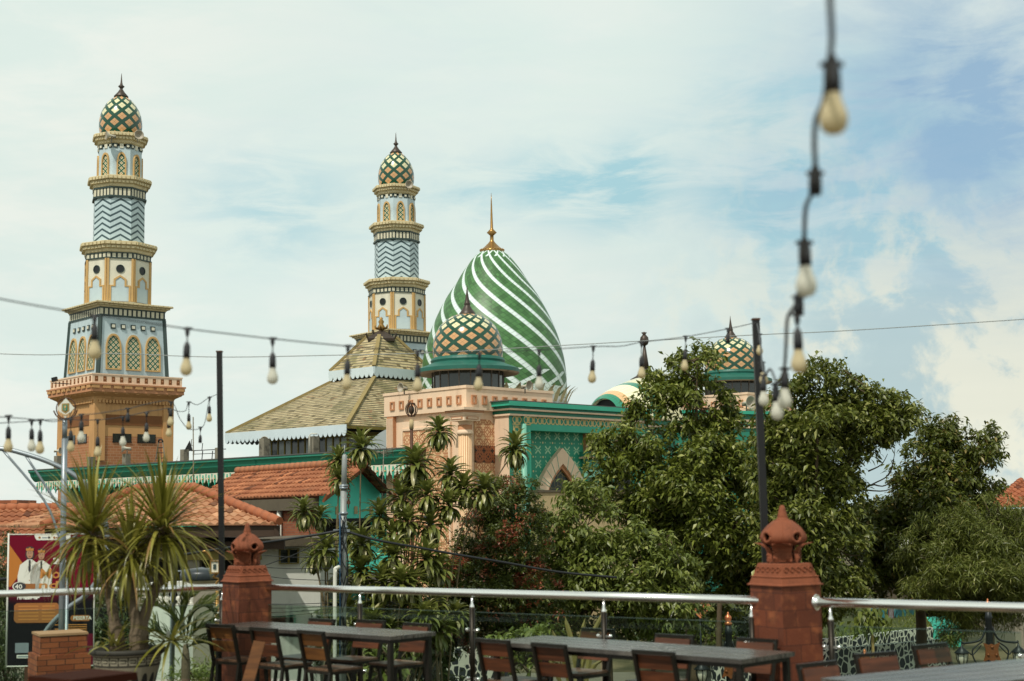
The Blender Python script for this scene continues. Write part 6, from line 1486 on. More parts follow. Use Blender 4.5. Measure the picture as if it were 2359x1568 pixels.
# ---------------------------------------------------------------- street lamp head and ornate lantern left of the left pillar
lh = thing('lamp_head', 'dark grey rounded lamp head with milky underside, left of the carved left pillar', 'street lamp', P(470, 1325, 22))
a = P(468, 1325, 22); k = 22 / F
m = MB(); m.lathe([(.02, .0), (.24, -.01), (.33, -.05), (.345, -.09), (.345, -.16), (.335, -.18)], 28, o=P(468, 1308, 22), rf=None); o = m.build('shade', pmat('dark_lamp_shell', A('3c4448', .6), .35, .1), lh)
m = MB(); m.lathe([(.03, -.24), (.2, -.23), (.3, -.19), (.33, -.175)], 28, o=P(468, 1308, 22)); m.build('diffuser', M['frost'], lh)
m = MB(); q = P(440, 1322, 22.3); m.tube([P(468, 1312, 22.2), zs(P(400, 1316, 22.6), P(400, 1316, 22.6).z), zs(P(396, 1330, 22.6), 0)], .04, 8); m.build('arm', M['galv'], lh)
ol = thing('ornate_lantern', 'cream and gold ornate lantern half hidden by the thin black pole', 'lantern', P(498, 1300, 21))
c = P(497, 1304, 21); k = 21 / F
m = MB(); m.box(c.x - 9 * k, c.x + 9 * k, c.y - .06, c.y + .06, c.z - 13 * k, c.z + 11 * k); m.build('body', M['cream'], ol)
m = MB(); m.box(c.x - 3.5 * k, c.x + 3 * k, c.y - .075, c.y - .06, c.z - 6 * k, c.z + 5 * k); m.build('panel', M['dark'], ol)
m = MB()
for sx in (-9.5, 9.5): m.bar((c.x + sx * k, c.y - .06, c.z - 14 * k), (c.x + sx * k, c.y - .06, c.z + 12 * k), .02)
m.box(c.x - 11 * k, c.x + 11 * k, c.y - .08, c.y + .08, c.z + 11.2 * k, c.z + 13.5 * k); m.box(c.x - 11 * k, c.x + 11 * k, c.y - .08, c.y + .08, c.z - 16 * k, c.z - 13.4 * k)
m.tube(smooth_line([c + V((x * k, 0, y * k)) for x, y in ((4, -16), (-4, -24), (8, -30), (2, -38), (4, -52))], 4), .02, 6); m.tube([c + V((4 * k, 0, -50 * k)), zs(c + V((4 * k, 0, 0)), 0)], .03, 8)
m.tube(smooth_line([c + V((x * k, 0, y * k)) for x, y in ((-8, 14), (-16, 26), (-24, 34), (-30, 33))], 4), [.02] * 13, 6); m.build('gilt_frame', M['brass'], ol)

# ---------------------------------------------------------------- light strings
M['bulb'] = pmat('milky_bulb', lambda t: t.mix(t.rand().gt(.45), A('eceadc', .92), A('e8dab4', .92)), .16, var=.03, transl=.5)
M['socket'] = pmat('rubber_socket', (.016, .016, .018), .5, var=0)
BULB = {}
def pendant(par, top, bot, size, empty=False):
    # wire and socket from the cable down; the bulb (a sub-part) hangs under it
    m = MB(); d = (bot - top).normalized(); k = size
    se = bot - d * (.045 * k if not empty else 0); ss = se - d * .085 * k
    m.tube([top + d * -.008 * k, top + d * .025 * k, top + d * .045 * k], [.014 * k, .011 * k, .004 * k], 8); m.bar(top + V((-.025, 0, .002)) * k, top + V((.025, 0, .002)) * k, .010 * k)
    m.tube([top, ss], .0035 * k, 6); m.tube([ss, ss + d * .02 * k, se - d * .03 * k, se], [.008 * k, .017 * k, .019 * k, .018 * k], 10)
    s = m.build('socket', M['socket'], par)
    if not empty:
        m = MB(); pr = [(.017, 0), (.018, .012), (.024, .03), (.0295, .045), (.031, .058), (.028, .074), (.018, .086), (.002, .091)]
        q = d.to_track_quat('Z', 'Y').to_matrix().to_4x4(); m.M = Matrix.Translation(se) @ q
        m.lathe([(r * k, z * k) for r, z in pr], 18, cap=False); m.build('bulb', M['bulb'], s)
def string(label, cab, bulbs, r=.0038):
    t = thing('string_lights', label, 'string lights', cab[0], 'festoon light strings')
    m = MB(); m.tube(smooth_line(cab, 6), r, 6); m.build('cable', M['socket'], t)
    for top, bot, sz, e in bulbs: pendant(t, top, bot, sz, e)
    return t
def dI(x, x0, d0, x1, d1): f = (x - x0) / (x1 - x0); return 1 / (1 / d0 + (1 / d1 - 1 / d0) * f)
d1 = lambda x: dI(x, 0, 6.4, 1738, 12.8)
S1 = [(-160, 655), (0, 688), (140, 713), (300, 737), (432, 757), (540, 770), (628, 780), (802, 797), (962, 809), (1105, 812), (1242, 806), (1367, 798), (1430, 797), (1478, 788), (1580, 775), (1677, 757), (1740, 743)]
B1_ = [(218, 728, 806, 0), (432, 757, 845, 0), (628, 780, 866, 0), (802, 797, 880, 0), (962, 809, 886, 0), (1105, 812, 884, 0), (1242, 806, 882, 0), (1367, 798, 868, 0), (1478, 788, 858, 0), (1580, 775, 841, 0), (1677, 757, 790, 1)]
string('long light string sagging across the whole mosque from the left edge to the black pole', [P(x, y, d1(x)) for x, y in S1], [(P(x, y, d1(x)), P(x - 3 * (i % 2), yb, d1(x)), 1.0, e) for i, (x, y, yb, e) in enumerate(B1_)])
N_ = [(1912, -60, 2.45), (1912, 0, 2.55), (1916, 90, 2.7), (1908, 160, 2.85), (1898, 230, 3.0), (1880, 275, 3.1), (1876, 330, 3.25), (1878, 390, 3.4), (1872, 440, 3.6), (1856, 480, 3.75), (1852, 560, 3.95), (1845, 620, 4.2), (1838, 690, 4.6), (1815, 730, 4.8), (1811, 790, 5.1), (1806, 850, 5.6), (1790, 880, 6.2), (1775, 850, 7.2), (1762, 860, 8.2), (1755, 830, 9.6), (1751, 780, 11.2), (1744, 745, 12.9)]
NB_ = [(1916, 150, 262, 2.95, 0, 1), (1878, 400, 448, 3.55, 1, .9), (1853, 560, 648, 4.1, 0, 1), (1840, 685, 725, 4.6, 1, .9), (1836, 725, 832, 5.2, 0, .95), (1808, 850, 918, 6.2, 0, .98), (1786, 885, 946, 7.0, 0, 1), (1759, 865, 918, 8.6, 0, .98), (1755, 835, 872, 10, 0, 1), (1750, 770, 806, 11.6, 0, .9)]
string('blurred light string dropping close to the lens at the right, curling to the black pole', [P(*q) for q in N_], [(P(x, y, d), P(x + (4 if i % 2 == 0 else 0), yb, d), s, e) for i, (x, y, yb, d, e, s) in enumerate(NB_)], .0062)
d3 = lambda x: dI(x, 0, 9.6, 485, 15.6)
S3 = [(-80, 957), (0, 960), (20, 961), (93, 967), (130, 970), (187, 956), (225, 952), (295, 941), (340, 930), (394, 925), (415, 965), (436, 988), (462, 986), (472, 972), (478, 940), (483, 912)]
B3 = [(20, 958, 1026, 0), (93, 967, 1031, 0), (188, 955, 1006, 0), (295, 941, 972, 1), (338, 951, 1006, 0), (394, 926, 970, 0), (462, 984, 1020, 1), (483, 915, 962, 0)]
string('upper of the two lower left strings, ending in a loop by the thin black pole', [P(x, y, d3(x)) for x, y in S3], [(P(x, y, d3(x)), P(x - 1, yb, d3(x)), 1.0, e) for x, y, yb, e in B3])
S4 = [(-80, 976), (0, 974), (73, 970), (120, 966), (163, 966), (225, 967), (283, 960), (338, 948), (365, 944), (389, 940), (410, 947), (428, 945), (435, 926), (455, 932), (478, 918), (500, 908)]
B4 = [(73, 968, 1026, 0), (163, 966, 1028, 0), (225, 967, 1040, 0), (283, 960, 1016, 0), (389, 941, 996, 0), (435, 926, 980, 0)]
d4 = lambda x: d3(x) + .6
string('lower of the two lower left strings, hung across the minaret shaft', [P(x, y, d4(x)) for x, y in S4], [(P(x, y, d4(x)), P(x, yb, d4(x)), 1.0, e) for x, y, yb, e in B4])
# ================================================================ PLANTS
def leafmat(name, c1, c2, c3=None, rough=.42, transl=.3, tip=None):
    def f(t):
        q = t.island(); k = t.mix(q, A(c1, .92), A(c2, .98))
        if c3: k = t.mix(q.gt(.92), k, A(c3, .9))
        if tip: k = t.mix(t.noise(tip[1], 3, .5).step(tip[2], tip[2] + .06) * q.gt(.35), k, A(tip[0], .7))
        return k
    return pmat(name, f, rough, var=.36, vs=.45, spec=.5, transl=transl)
M['leaf_a'] = leafmat('glossy_leaf', '4c5a1c', '7c8434', 'a8aa64')
M['leaf_a2'] = leafmat('light_leaf', '566426', '7a843a', '9a9e5c')
M['leaf_b'] = leafmat('broad_leaf', '4a561e', '7a8036', 'a8a866')
M['leaf_c'] = leafmat('olive_leaf', '444e18', '666e2a', '94844a')
M['leaf_d'] = leafmat('needle_leaf', '4e581e', '747c36', '96965a')
M['leaf_red'] = leafmat('small_leaf', '3c4a18', '5c6628', '7e8444', tip=('b8684c', 1.3, .54))
M['leaf_dark'] = leafmat('dark_leaf', '323e1c', '4c5a2a', '6c7840')
M['strap'] = leafmat('strap_leaf', '586228', '868a48', 'b4ae80', .34, .25)
M['blade'] = leafmat('sword_leaf', '66661f', '9a9444', '9a7a4a', .32, .28)
M['sansev'] = leafmat('pale_blade', '7a6e3c', '968a54', None, .45, .1)
M['frond'] = leafmat('frond_leaf', '3a461c', '5c642c', '84844c', .36, .2)
M['bark'] = pmat('grey_brown_bark', A('6a5a44', .6), .9, var=.35, vs=6, bump=.6, bs=20)
M['cane'] = pmat('pale_cane', A('8a7a58', .55), .8, var=.25, vs=8, bump=.4, bs=30)
M['yuccab'] = pmat('scaly_trunk', A('7a6a54', .65), .9, var=.35, vs=12, bump=.8, bs=40)
def norm(a): return a / np.maximum(np.linalg.norm(a, axis=1, keepdims=True), 1e-6)
def leaf_mesh(name, pos, d, up, L_, W_, mat, parent, fold=.18, sag=.15):
    n = len(pos); d = norm(d); side = norm(np.cross(d, up)); nn = norm(np.cross(side, d))
    off = np.array(ROOT.get(parent.name, Vector((0, 0, 0)))); pos = pos - off
    L2, W2 = L_[:, None], W_[:, None]; mid = pos + d * L2 * .45
    v = np.empty((n, 5, 3)); v[:, 0] = pos; v[:, 1] = mid + side * W2 * .5 + nn * W2 * fold; v[:, 2] = mid - side * W2 * .5 + nn * W2 * fold; v[:, 3] = mid; v[:, 4] = pos + d * L2 - np.array([0, 0, 1.]) * L2 * sag
    f = np.array([[0, 3, 1], [0, 2, 3], [1, 3, 4], [3, 2, 4]]); fi = (f[None] + (np.arange(n) * 5)[:, None, None]).reshape(-1)
    me = bpy.data.meshes.new(name); me.vertices.add(n * 5); me.vertices.foreach_set('co', v.reshape(-1).astype(np.float32)); nf = n * 4
    me.loops.add(nf * 3); me.loops.foreach_set('vertex_index', fi.astype(np.int32)); me.polygons.add(nf)
    me.polygons.foreach_set('loop_start', np.arange(0, nf * 3, 3, dtype=np.int32)); me.polygons.foreach_set('loop_total', np.full(nf, 3, dtype=np.int32))
    me.materials.append(mat); me.update(calc_edges=True); me.validate()
    o = bpy.data.objects.new(name, me); COL.objects.link(o); o.parent = parent; return o
def inpoly(x, y, pg):
    c = False; j = len(pg) - 1
    for i in range(len(pg)):
        if (pg[i][1] > y) != (pg[j][1] > y) and x < (pg[j][0] - pg[i][0]) * (y - pg[i][1]) / (pg[j][1] - pg[i][1]) + pg[i][0]: c = not c
        j = i
    return c
def edist(x, y, pg):
    b = 1e9
    for i in range(len(pg)):
        x0, y0 = pg[i]; x1, y1 = pg[(i + 1) % len(pg)]; dx, dy = x1 - x0, y1 - y0
        t = max(0, min(1, ((x - x0) * dx + (y - y0) * dy) / (dx * dx + dy * dy + 1e-9))); b = min(b, math.hypot(x - x0 - dx * t, y - y0 - dy * t))
    return b
def crown_clumps(pg, D, n, thick, gaps=(), inset=14):
    xs = [p[0] for p in pg]; ys = [p[1] for p in pg]; out = []
    tries = 0
    while len(out) < n and tries < 60000:
        tries += 1
        x, y = random.uniform(min(xs), max(xs)), random.uniform(min(ys), max(ys))
        if not inpoly(x, y, pg): continue
        if any(((x - gx) / rx) ** 2 + ((y - gy) / ry) ** 2 < 1 for gx, gy, rx, ry in gaps): continue
        e = edist(x, y, pg)
        if e < inset * random.uniform(.1, .9): continue
        th = min(thick, e * D / F * 1.1 + .3); dd = random.uniform(-1, .7) * th
        c = P(x, y, D + dd)
        out.append((c, min(.64, .28 + e * D / F * .20) * random.uniform(.7, 1.2)))
    k = len(pg)                                # ragged sprigs along the outline
    for i in range(k):
        (x0, y0), (x1, y1) = pg[i], pg[(i + 1) % k]; d = math.hypot(x1 - x0, y1 - y0)
        if max(y0, y1) > 1300: continue
        if any(a < (x0 + x1) / 2 < b and c < (y0 + y1) / 2 < e for a, b, c, e in ((1962, 2070, 1015, 1175), (1628, 1745, 830, 985), (1395, 1485, 850, 975), (1260, 1345, 1080, 1175))): continue
        for j in range(int(d / 13)):
            f = random.random(); out.append((P(x0 + (x1 - x0) * f + random.uniform(-9, 9), y0 + (y1 - y0) * f + random.uniform(-12, 7), D + random.uniform(-.8, .8)), random.uniform(.14, .26)))
    return out
def foliage(name, clumps, mat, parent, twigs, per, L0, W0, droop=.45, spread=1.0, upb=.35):
    pos, dr, up = [], [], []
    for c, r in clumps:
        k = max(3, int(twigs * r * r / .36)); v = RNG.normal(size=(k, 3)); v[:, 2] = v[:, 2] * .8 + upb; v = norm(v) * (r * RNG.uniform(.45, 1.05, (k, 1))); v[:, 2] *= .8
        tip = np.array(c) + v; o = norm(v + RNG.normal(size=(k, 3)) * .3)
        for j in range(per):
            a = RNG.normal(size=(k, 3)); a[:, 2] *= .5
            d = norm(o * .55 + norm(a) * spread + np.array([0, 0, -droop])); pos.append(tip + RNG.normal(size=(k, 3)) * L0 * .35 - o * L0 * .5 * (j / per)); dr.append(d)
            u = RNG.normal(size=(k, 3)) * .45 + np.array([0, 0, 1.0]) + o * .5; up.append(u)
    pos, dr, up = np.concatenate(pos), np.concatenate(dr), np.concatenate(up); n = len(pos)
    return leaf_mesh(name, pos, dr, up, L0 * RNG.uniform(.55, 1.35, n), W0 * RNG.uniform(.6, 1.3, n), mat, parent)
def limbs(parent, base, fork, clumps, r0, n, mat, seed=1, name='trunk'):
    rnd = random.Random(seed); m = MB()
    m.tube(smooth_line([base, base.lerp(fork, .5) + V((rnd.uniform(-.15, .15), 0, 0)), fork], 4), [r0 * (1.15 - .4 * i / 8) for i in range(9)], 10)
    order = sorted(clumps, key=lambda q: -q[1]); mains = order[:5] + [clumps[rnd.randrange(len(clumps))] for _ in range(3)]; nodes = [(fork, r0 * .7)]
    for c, r in mains:
        mid = fork.lerp(c, .5) + V((rnd.uniform(-.3, .3), rnd.uniform(-.3, .3), -.25)); pts = smooth_line([fork, mid, c], 4); m.tube(pts, [r0 * (.62 - .5 * i / (len(pts) - 1)) for i in range(len(pts))], 8)
        for i, p in enumerate(pts[3:]): nodes.append((p, r0 * (.45 - .35 * i / len(pts))))
    for q in range(n):
        c, r = clumps[rnd.randrange(len(clumps))]; p, pr = min(nodes, key=lambda w: (w[0] - c).length + rnd.uniform(0, 1.0))
        mid = p.lerp(c, .5) + V((rnd.uniform(-.2, .2), rnd.uniform(-.2, .2), -.12)); e = c + (c - p).normalized() * r * .6
        pts = smooth_line([p, mid, c, e], 3); m.tube(pts, [max(.012, pr * (.6 - .5 * i / (len(pts) - 1))) for i in range(len(pts))], 6)
    return m.build(name, mat, parent)
def tree(name, label, cat, pg, D, base, fork, nclump, thick, mat, twigs, per, L0, W0, r0=.16, nl=30, group=None, gaps=(), inset=14, tips=(), **kw):
    t = thing(name, label, cat, zs(P(*base, D), 0), group); b, f = zs(P(*base, D), 0), P(*fork, D)
    cl = crown_clumps(pg, D, nclump, thick, gaps, inset) + [(P(x, y, D + random.uniform(-1.2, .6)), r) for x, y, r in tips]; foliage('crown', cl, mat, t, twigs, per, L0, W0, **kw)
    if r0: limbs(t, b, f, cl, r0, nl, M['bark'], seed=len(pg) + nclump)
    return t
G_T = 'street trees in front of the mosque'
polyA = [(1352, 1060), (1368, 1010), (1404, 990), (1420, 958), (1452, 925), (1464, 890), (1476, 868), (1500, 858), (1530, 862), (1545, 832), (1588, 812), (1622, 796), (1662, 812), (1652, 850), (1642, 880), (1692, 890), (1702, 925), (1696, 955), (1735, 985), (1760, 1000), (1800, 1060), (1815, 1200), (1800, 1330), (1700, 1420), (1560, 1420), (1500, 1330), (1480, 1240), (1420, 1200), (1380, 1150), (1356, 1110)]
tree('broadleaf_tree', 'large glossy tree in front of the far dome, crown peaking left of the black pole', 'tree', polyA, 50, (1600, 1480), (1590, 1290), 340, 3.2, M['leaf_a'], 38, 6, .24, .105, .2, 45, G_T, gaps=((1700, 1165, 26, 18), (1465, 1010, 16, 40), (1555, 960, 14, 20)), tips=((1622, 808, .26), (1606, 826, .32), (1560, 842, .3), (1505, 868, .3), (1488, 880, .24), (1378, 1016, .34), (1364, 1046, .3), (1590, 850, .4), (1535, 870, .36), (1640, 835, .3)))
polyA2 = [(1186, 1262), (1200, 1218), (1240, 1205), (1270, 1168), (1298, 1132), (1316, 1104), (1335, 1098), (1352, 1120), (1395, 1160), (1430, 1200), (1500, 1210), (1550, 1250), (1600, 1300), (1625, 1400), (1600, 1470), (1420, 1475), (1260, 1470), (1196, 1380), (1240, 1330)]
tree('broadleaf_tree', 'lower light green tree before the stained beige wall, above the middle table', 'tree', polyA2, 41, (1400, 1500), (1395, 1330), 210, 2.2, M['leaf_a2'], 38, 6, .21, .09, .13, 30, G_T, gaps=((1440, 1170, 40, 26), (1310, 1215, 18, 18), (1425, 1315, 20, 14)), droop=.6)
polyB = [(1742, 1010), (1752, 960), (1790, 925), (1806, 890), (1850, 870), (1872, 845), (1898, 826), (1902, 858), (1935, 855), (1962, 872), (1985, 885), (2000, 892), (2040, 905), (2066, 925), (2112, 930), (2108, 960), (2118, 975), (2085, 1000), (2050, 1020), (2010, 1045), (1985, 1080), (1995, 1110), (1980, 1150), (2000, 1250), (2010, 1380), (1900, 1440), (1800, 1430), (1745, 1300)]
tree('broadleaf_tree', 'tall broadleaf tree right of the black pole, its crown behind the dangling bulbs', 'tree', polyB, 46, (1850, 1480), (1850, 1280), 320, 3.0, M['leaf_b'], 38, 6, .23, .105, .2, 45, G_T, gaps=((1800, 1080, 12, 16), (1880, 1300, 20, 12)), tips=((2105, 942, .26), (2098, 966, .30), (2078, 930, .32), (2042, 918, .34), (1998, 900, .34), (1900, 842, .28), (1880, 862, .34), (1962, 884, .32), (2066, 985, .34), (2060, 955, .42), (2020, 960, .5), (1980, 940, .5), (1930, 880, .4), (1815, 893, .3), (1850, 880, .34)))
polyC = [(1940, 1230), (1975, 1160), (2020, 1140), (2045, 1130), (2056, 1090), (2085, 1070), (2090, 1030), (2120, 1000), (2135, 975), (2190, 968), (2215, 1000), (2250, 995), (2275, 985), (2304, 1000), (2300, 1050), (2275, 1105), (2300, 1120), (2290, 1170), (2330, 1190), (2330, 1300), (2150, 1380), (1990, 1388), (1950, 1330)]
tree('broadleaf_tree', 'dark olive tree further right, between the tallest crown and the red roof', 'tree', polyC, 50, (2120, 1480), (2110, 1290), 300, 2.8, M['leaf_c'], 38, 6, .22, .095, .19, 50, G_T, gaps=((2215, 1130, 12, 10), (2075, 1272, 20, 18)), tips=((2300, 1002, .28), (2292, 1038, .34), (2192, 980, .3), (2145, 988, .3), (2250, 1006, .32), (2010, 1185, .45), (2040, 1168, .42), (2062, 1195, .5), (1990, 1210, .5), (2020, 1240, .55), (2072, 1145, .42), (2292, 1128, .3), (2280, 1155, .36), (2110, 1040, .4), (2095, 1090, .42), (1985, 1270, .55), (2040, 1225, .5), (2100, 1150, .5), (2240, 1050, .45), (2160, 1030, .5), (1990, 1170, .36)))
polyD = [(2060, 1290), (2085, 1230), (2130, 1200), (2180, 1170), (2230, 1172), (2260, 1150), (2300, 1165), (2330, 1150), (2400, 1170), (2460, 1250), (2460, 1420), (2340, 1450), (2230, 1470), (2200, 1505), (2165, 1500), (2160, 1420), (2080, 1372)]
tree('needle_tree', 'fine-leaved tree at the right edge above the handrail, foliage in narrow sprays', 'tree', polyD, 47, (2270, 1500), (2270, 1340), 260, 2.2, M['leaf_d'], 48, 9, .24, .032, .15, 40, G_T, droop=.25, spread=.8, gaps=((2120, 1400, 20, 10),))
# bare twigs between the two crowns
m = MB(); t = thing('bare_branch', 'dead leafless branch arching out of the tall tree against the pale sky', 'branch', P(1990, 1110, 47))
for q in ([(1965, 1140), (2010, 1115), (2045, 1095), (2058, 1060), (2062, 1030)], [(2010, 1115), (2040, 1118), (2070, 1085)], [(1990, 1128), (2040, 1130), (2075, 1110)], [(2045, 1095), (2056, 1075), (2052, 1058)], [(2000, 1085), (2030, 1070), (2045, 1045)]):
    pts = smooth_line([P(x, y, 47) for x, y in q], 4); m.tube(pts, [.03 - .022 * i / (len(pts) - 1) for i in range(len(pts))], 5)
m.build('twigs', M['bark'], t)
polyR = [(1108, 1160), (1120, 1120), (1150, 1106), (1185, 1112), (1212, 1098), (1232, 1130), (1240, 1170), (1256, 1190), (1262, 1250), (1250, 1300), (1290, 1340), (1310, 1400), (1300, 1490), (1000, 1500), (990, 1340), (1040, 1290), (1060, 1230), (1085, 1190)]
tree('red_tipped_shrub', 'tall dense shrub with coppery red young shoots, left of the light green tree', 'shrub', polyR, 38.5, (1150, 1520), (1150, 1400), 300, 2.0, M['leaf_red'], 66, 7, .11, .05, .08, 20, droop=.15, upb=.5)
def shrub(label, pg, D, mat, n, L0, W0, twigs=34, per=6, thick=1.2, group='garden shrubs below the terrace', cat='shrub', name='shrub', **kw):
    x = sum(p[0] for p in pg) / len(pg); y = max(p[1] for p in pg)
    return tree(name, label, cat, pg, D, (x, y), (x, y - 30), n, thick, mat, twigs, per, L0, W0, .05, 10, group, **kw)
shrub('dark undergrowth behind the glass between the utility pole and the red-tipped shrub', [(690, 1400), (760, 1370), (900, 1360), (1030, 1380), (1080, 1480), (1080, 1600), (800, 1600), (700, 1560)], 38, M['leaf_dark'], 70, .22, .10)
shrub('dark hedge behind the glass left of the orange road sign', [(1440, 1400), (1600, 1390), (1740, 1400), (1760, 1470), (1640, 1490), (1440, 1500)], 53, M['leaf_dark'], 60, .2, .09)
shrub('rounded green bush at the foot of the grey palm trunk', [(1625, 1440), (1650, 1425), (1690, 1440), (1700, 1490), (1625, 1490)], 49, M['leaf_a2'], 14, .12, .05, thick=.6)
shrub('dark clipped hedge on the lawn behind the sapling', [(1900, 1405), (1980, 1400), (2012, 1420), (2016, 1465), (1960, 1478), (1900, 1470)], 60, M['leaf_dark'], 60, .15, .07)
shrub('dark conifer hedge at the left edge behind the banner', [(-60, 1290), (8, 1262), (30, 1222), (46, 1240), (60, 1300), (60, 1600), (-60, 1600)], 31, M['leaf_dark'], 70, .14, .03, twigs=44, per=8)
shrub('dark bushy shrub between the banner and the balcony, behind the pot plant', [(200, 1400), (225, 1350), (260, 1330), (300, 1360), (330, 1440), (340, 1600), (190, 1600)], 27, M['leaf_dark'], 60, .16, .05)
shrub('bright low shrub with rounded leaves behind the left end of the middle table', [(1130, 1490), (1165, 1462), (1215, 1440), (1260, 1425), (1290, 1445), (1300, 1500), (1280, 1540), (1140, 1540)], 30, M['leaf_a2'], 24, .15, .085, thick=.6)
shrub('large-leaved young plant under the left table near the grey pole', [(850, 1500), (880, 1478), (930, 1490), (940, 1530), (900, 1560), (850, 1550)], 31, M['leaf_a2'], 8, .24, .11, twigs=14, per=5, thick=.4)
shrub('grassy clump at the bottom edge left of the first chair', [(395, 1570), (420, 1548), (480, 1540), (540, 1550), (540, 1600), (400, 1600)], 21, M['leaf_a2'], 16, .16, .02, twigs=40, per=8, thick=.5, droop=-.3)
shrub('leafy shrub behind the black stone wall right of the large pillar', [(1880, 1420), (1905, 1400), (1960, 1410), (1950, 1470), (1890, 1480)], 62, M['leaf_c'], 30, .16, .07)
shrub('dark shrub in shadow under the turquoise lean-to', [(735, 1420), (790, 1400), (840, 1420), (850, 1500), (740, 1500)], 36.5, M['leaf_dark'], 24, .16, .07)
# palm trunk and sapling
t = thing('palm_trunk', 'grey ringed palm trunk behind the left cast iron lamp', 'tree', zs(P(1652, 1470, 48), 0))
m = MB(); b = zs(P(1650, 1480, 48), 0); tp = P(1658, 1385, 48); n = 26
pts = [b.lerp(tp, i / n) for i in range(n + 1)]; m.tube(pts, [.10 - .02 * i / n + (.012 if i % 2 else 0) for i in range(n + 1)], 12); m.build('trunk', M['bark'], t)
t = thing('sapling', 'thin sapling with pale yellow stem and drooping leaves before the mural', 'tree', zs(P(2010, 1510, 44), 0))
m = MB(); pts = smooth_line([zs(P(2010, 1510, 44), 0), P(2011, 1500, 44), P(2009, 1460, 44), P(2002, 1430, 44), P(1998, 1418, 44)], 4); m.tube(pts, [.06 - .03 * i / (len(pts) - 1) for i in range(len(pts))], 8); m.build('trunk', pmat('yellow_stem', A('b59a62', .7), .8, var=.2), t)
cl = [(P(x, y, 44), .28) for x, y in ((1990, 1415), (2010, 1412), (1978, 1440), (2025, 1432), (2000, 1425))]; foliage('crown', cl, M['leaf_a2'], t, 40, 5, .34, .12, droop=1.1)
# grass on the lawn
def blades(n, gen, L0, W0, mat, name, label):
    pos = np.array([gen() for _ in range(n)]); d = RNG.normal(size=(n, 3)) * .4 + np.array([0, 0, 1.]); e = bpy.data.objects.new('x', None)
    o = leaf_mesh(name, pos, d, RNG.normal(size=(n, 3)), L0 * RNG.uniform(.5, 1.2, n), np.full(n, W0), mat, cam); o.parent = None; bpy.data.objects.remove(e); return tag(o, label, 'grass', kind='stuff')
ROOT[cam.name] = Vector((0, 0, 0))
LA_, LB_ = P(1700, 1494, 51.4), P(2150, 1466, 58.9)
def lawnpt():
    f, g = random.random(), random.random(); a = LA_.lerp(LB_, f); e = V((-2, 14, .8)).lerp(V((1, 6, .7)), f); p = a + e * g; return (p.x, p.y, zl - .05 + .75 * g)
blades(9000, lawnpt, .16, .03, M['leaf_a2'], 'lawn_grass', 'short green lawn grass behind the black stone walls')

# ---------------------------------------------------------------- strappy plants (tall canes with leaf rosettes)
def strap_leaf(m, c, az, el0, L_, w, bend, twist=0, seg=5, prof=None):
    d = V((math.sin(az), math.cos(az), 0)); s = V((math.cos(az), -math.sin(az), 0)); p = V(c); e = el0; pts = [p]
    for i in range(seg):
        p = p + (d * math.cos(e) + UP * math.sin(e)) * (L_ / seg); e -= bend / seg * (.5 + i / seg); pts.append(p)
    ww = prof or [.35, .8, 1.0, .9, .55, .04]; nrm = [UP * math.cos(el0 - bend * i / seg) - d * math.sin(el0 - bend * i / seg) for i in range(seg + 1)]
    L3 = m.pts([q + s * (w * k / 2) + nn * (w * k * .22) for q, k, nn in zip(pts, ww, nrm)]); C3 = m.pts(pts); R3 = m.pts([q - s * (w * k / 2) + nn * (w * k * .22) for q, k, nn in zip(pts, ww, nrm)])
    for i in range(seg):
        m.face((C3 + i, L3 + i, L3 + i + 1, C3 + i + 1), None, 0, True); m.face((R3 + i, C3 + i, C3 + i + 1, R3 + i + 1), None, 0, True)
def rosette(m, c, R, n, rnd, ax=0.0, w=.062):
    for i in range(n):
        f = i / n; az = i * 2.39996 + rnd.uniform(-.2, .2); el = 1.25 - 2.4 * f + rnd.uniform(-.15, .15)
        strap_leaf(m, c + UP * (R * (.25 - .55 * f)), az, el, R * rnd.uniform(.75, 1.1) * (.8 + .35 * math.sin(PI * min(1, f + .15))), w * rnd.uniform(.8, 1.2) * R / .5, rnd.uniform(1.0, 1.7) + .6 * f)
def dracaena(label, D, base, items, seed):
    t = thing('cane_plant', label, 'plant', zs(P(*base, D), 0), 'strappy-leaved cane plants'); rnd = random.Random(seed)
    for (x, y, r, via, dd) in items:
        c = P(x, y, D + dd); b = zs(P(base[0] + rnd.uniform(-25, 25), base[1], D + dd * .6), 0); pts = [b] + [P(vx, vy, D + dd) for vx, vy in via] + [c]
        m = MB(); pts = smooth_line(pts, 4); m.tube(pts, [.024 - .009 * i / (len(pts) - 1) for i in range(len(pts))], 7); cn = m.build('cane', M['cane'], t)
        m = MB(); rosette(m, c, r * 1.08 * D / F, 78, rnd, w=.108); m.build('leaf_rosette', M['strap'], cn)
dracaena('cane plant clump wrapped around the utility pole, lowest at left over the brick wall', 34.2, (765, 1560), [(779, 1062, 38, [(776, 1300)], .5), (782, 1104, 38, [(772, 1330)], .2), (700, 1182, 40, [(735, 1330)], 0), (738, 1192, 34, [(750, 1330)], .4), (752, 1268, 46, [(755, 1400)], -.4), (722, 1290, 34, [(750, 1420)], .3), (806, 1232, 34, [(775, 1350)], .7)], 3)
dracaena('single slender cane plant standing free against the turquoise gable', 34.6, (829, 1560), [(832, 1034, 46, [(829, 1380), (829, 1200)], 0)], 4)
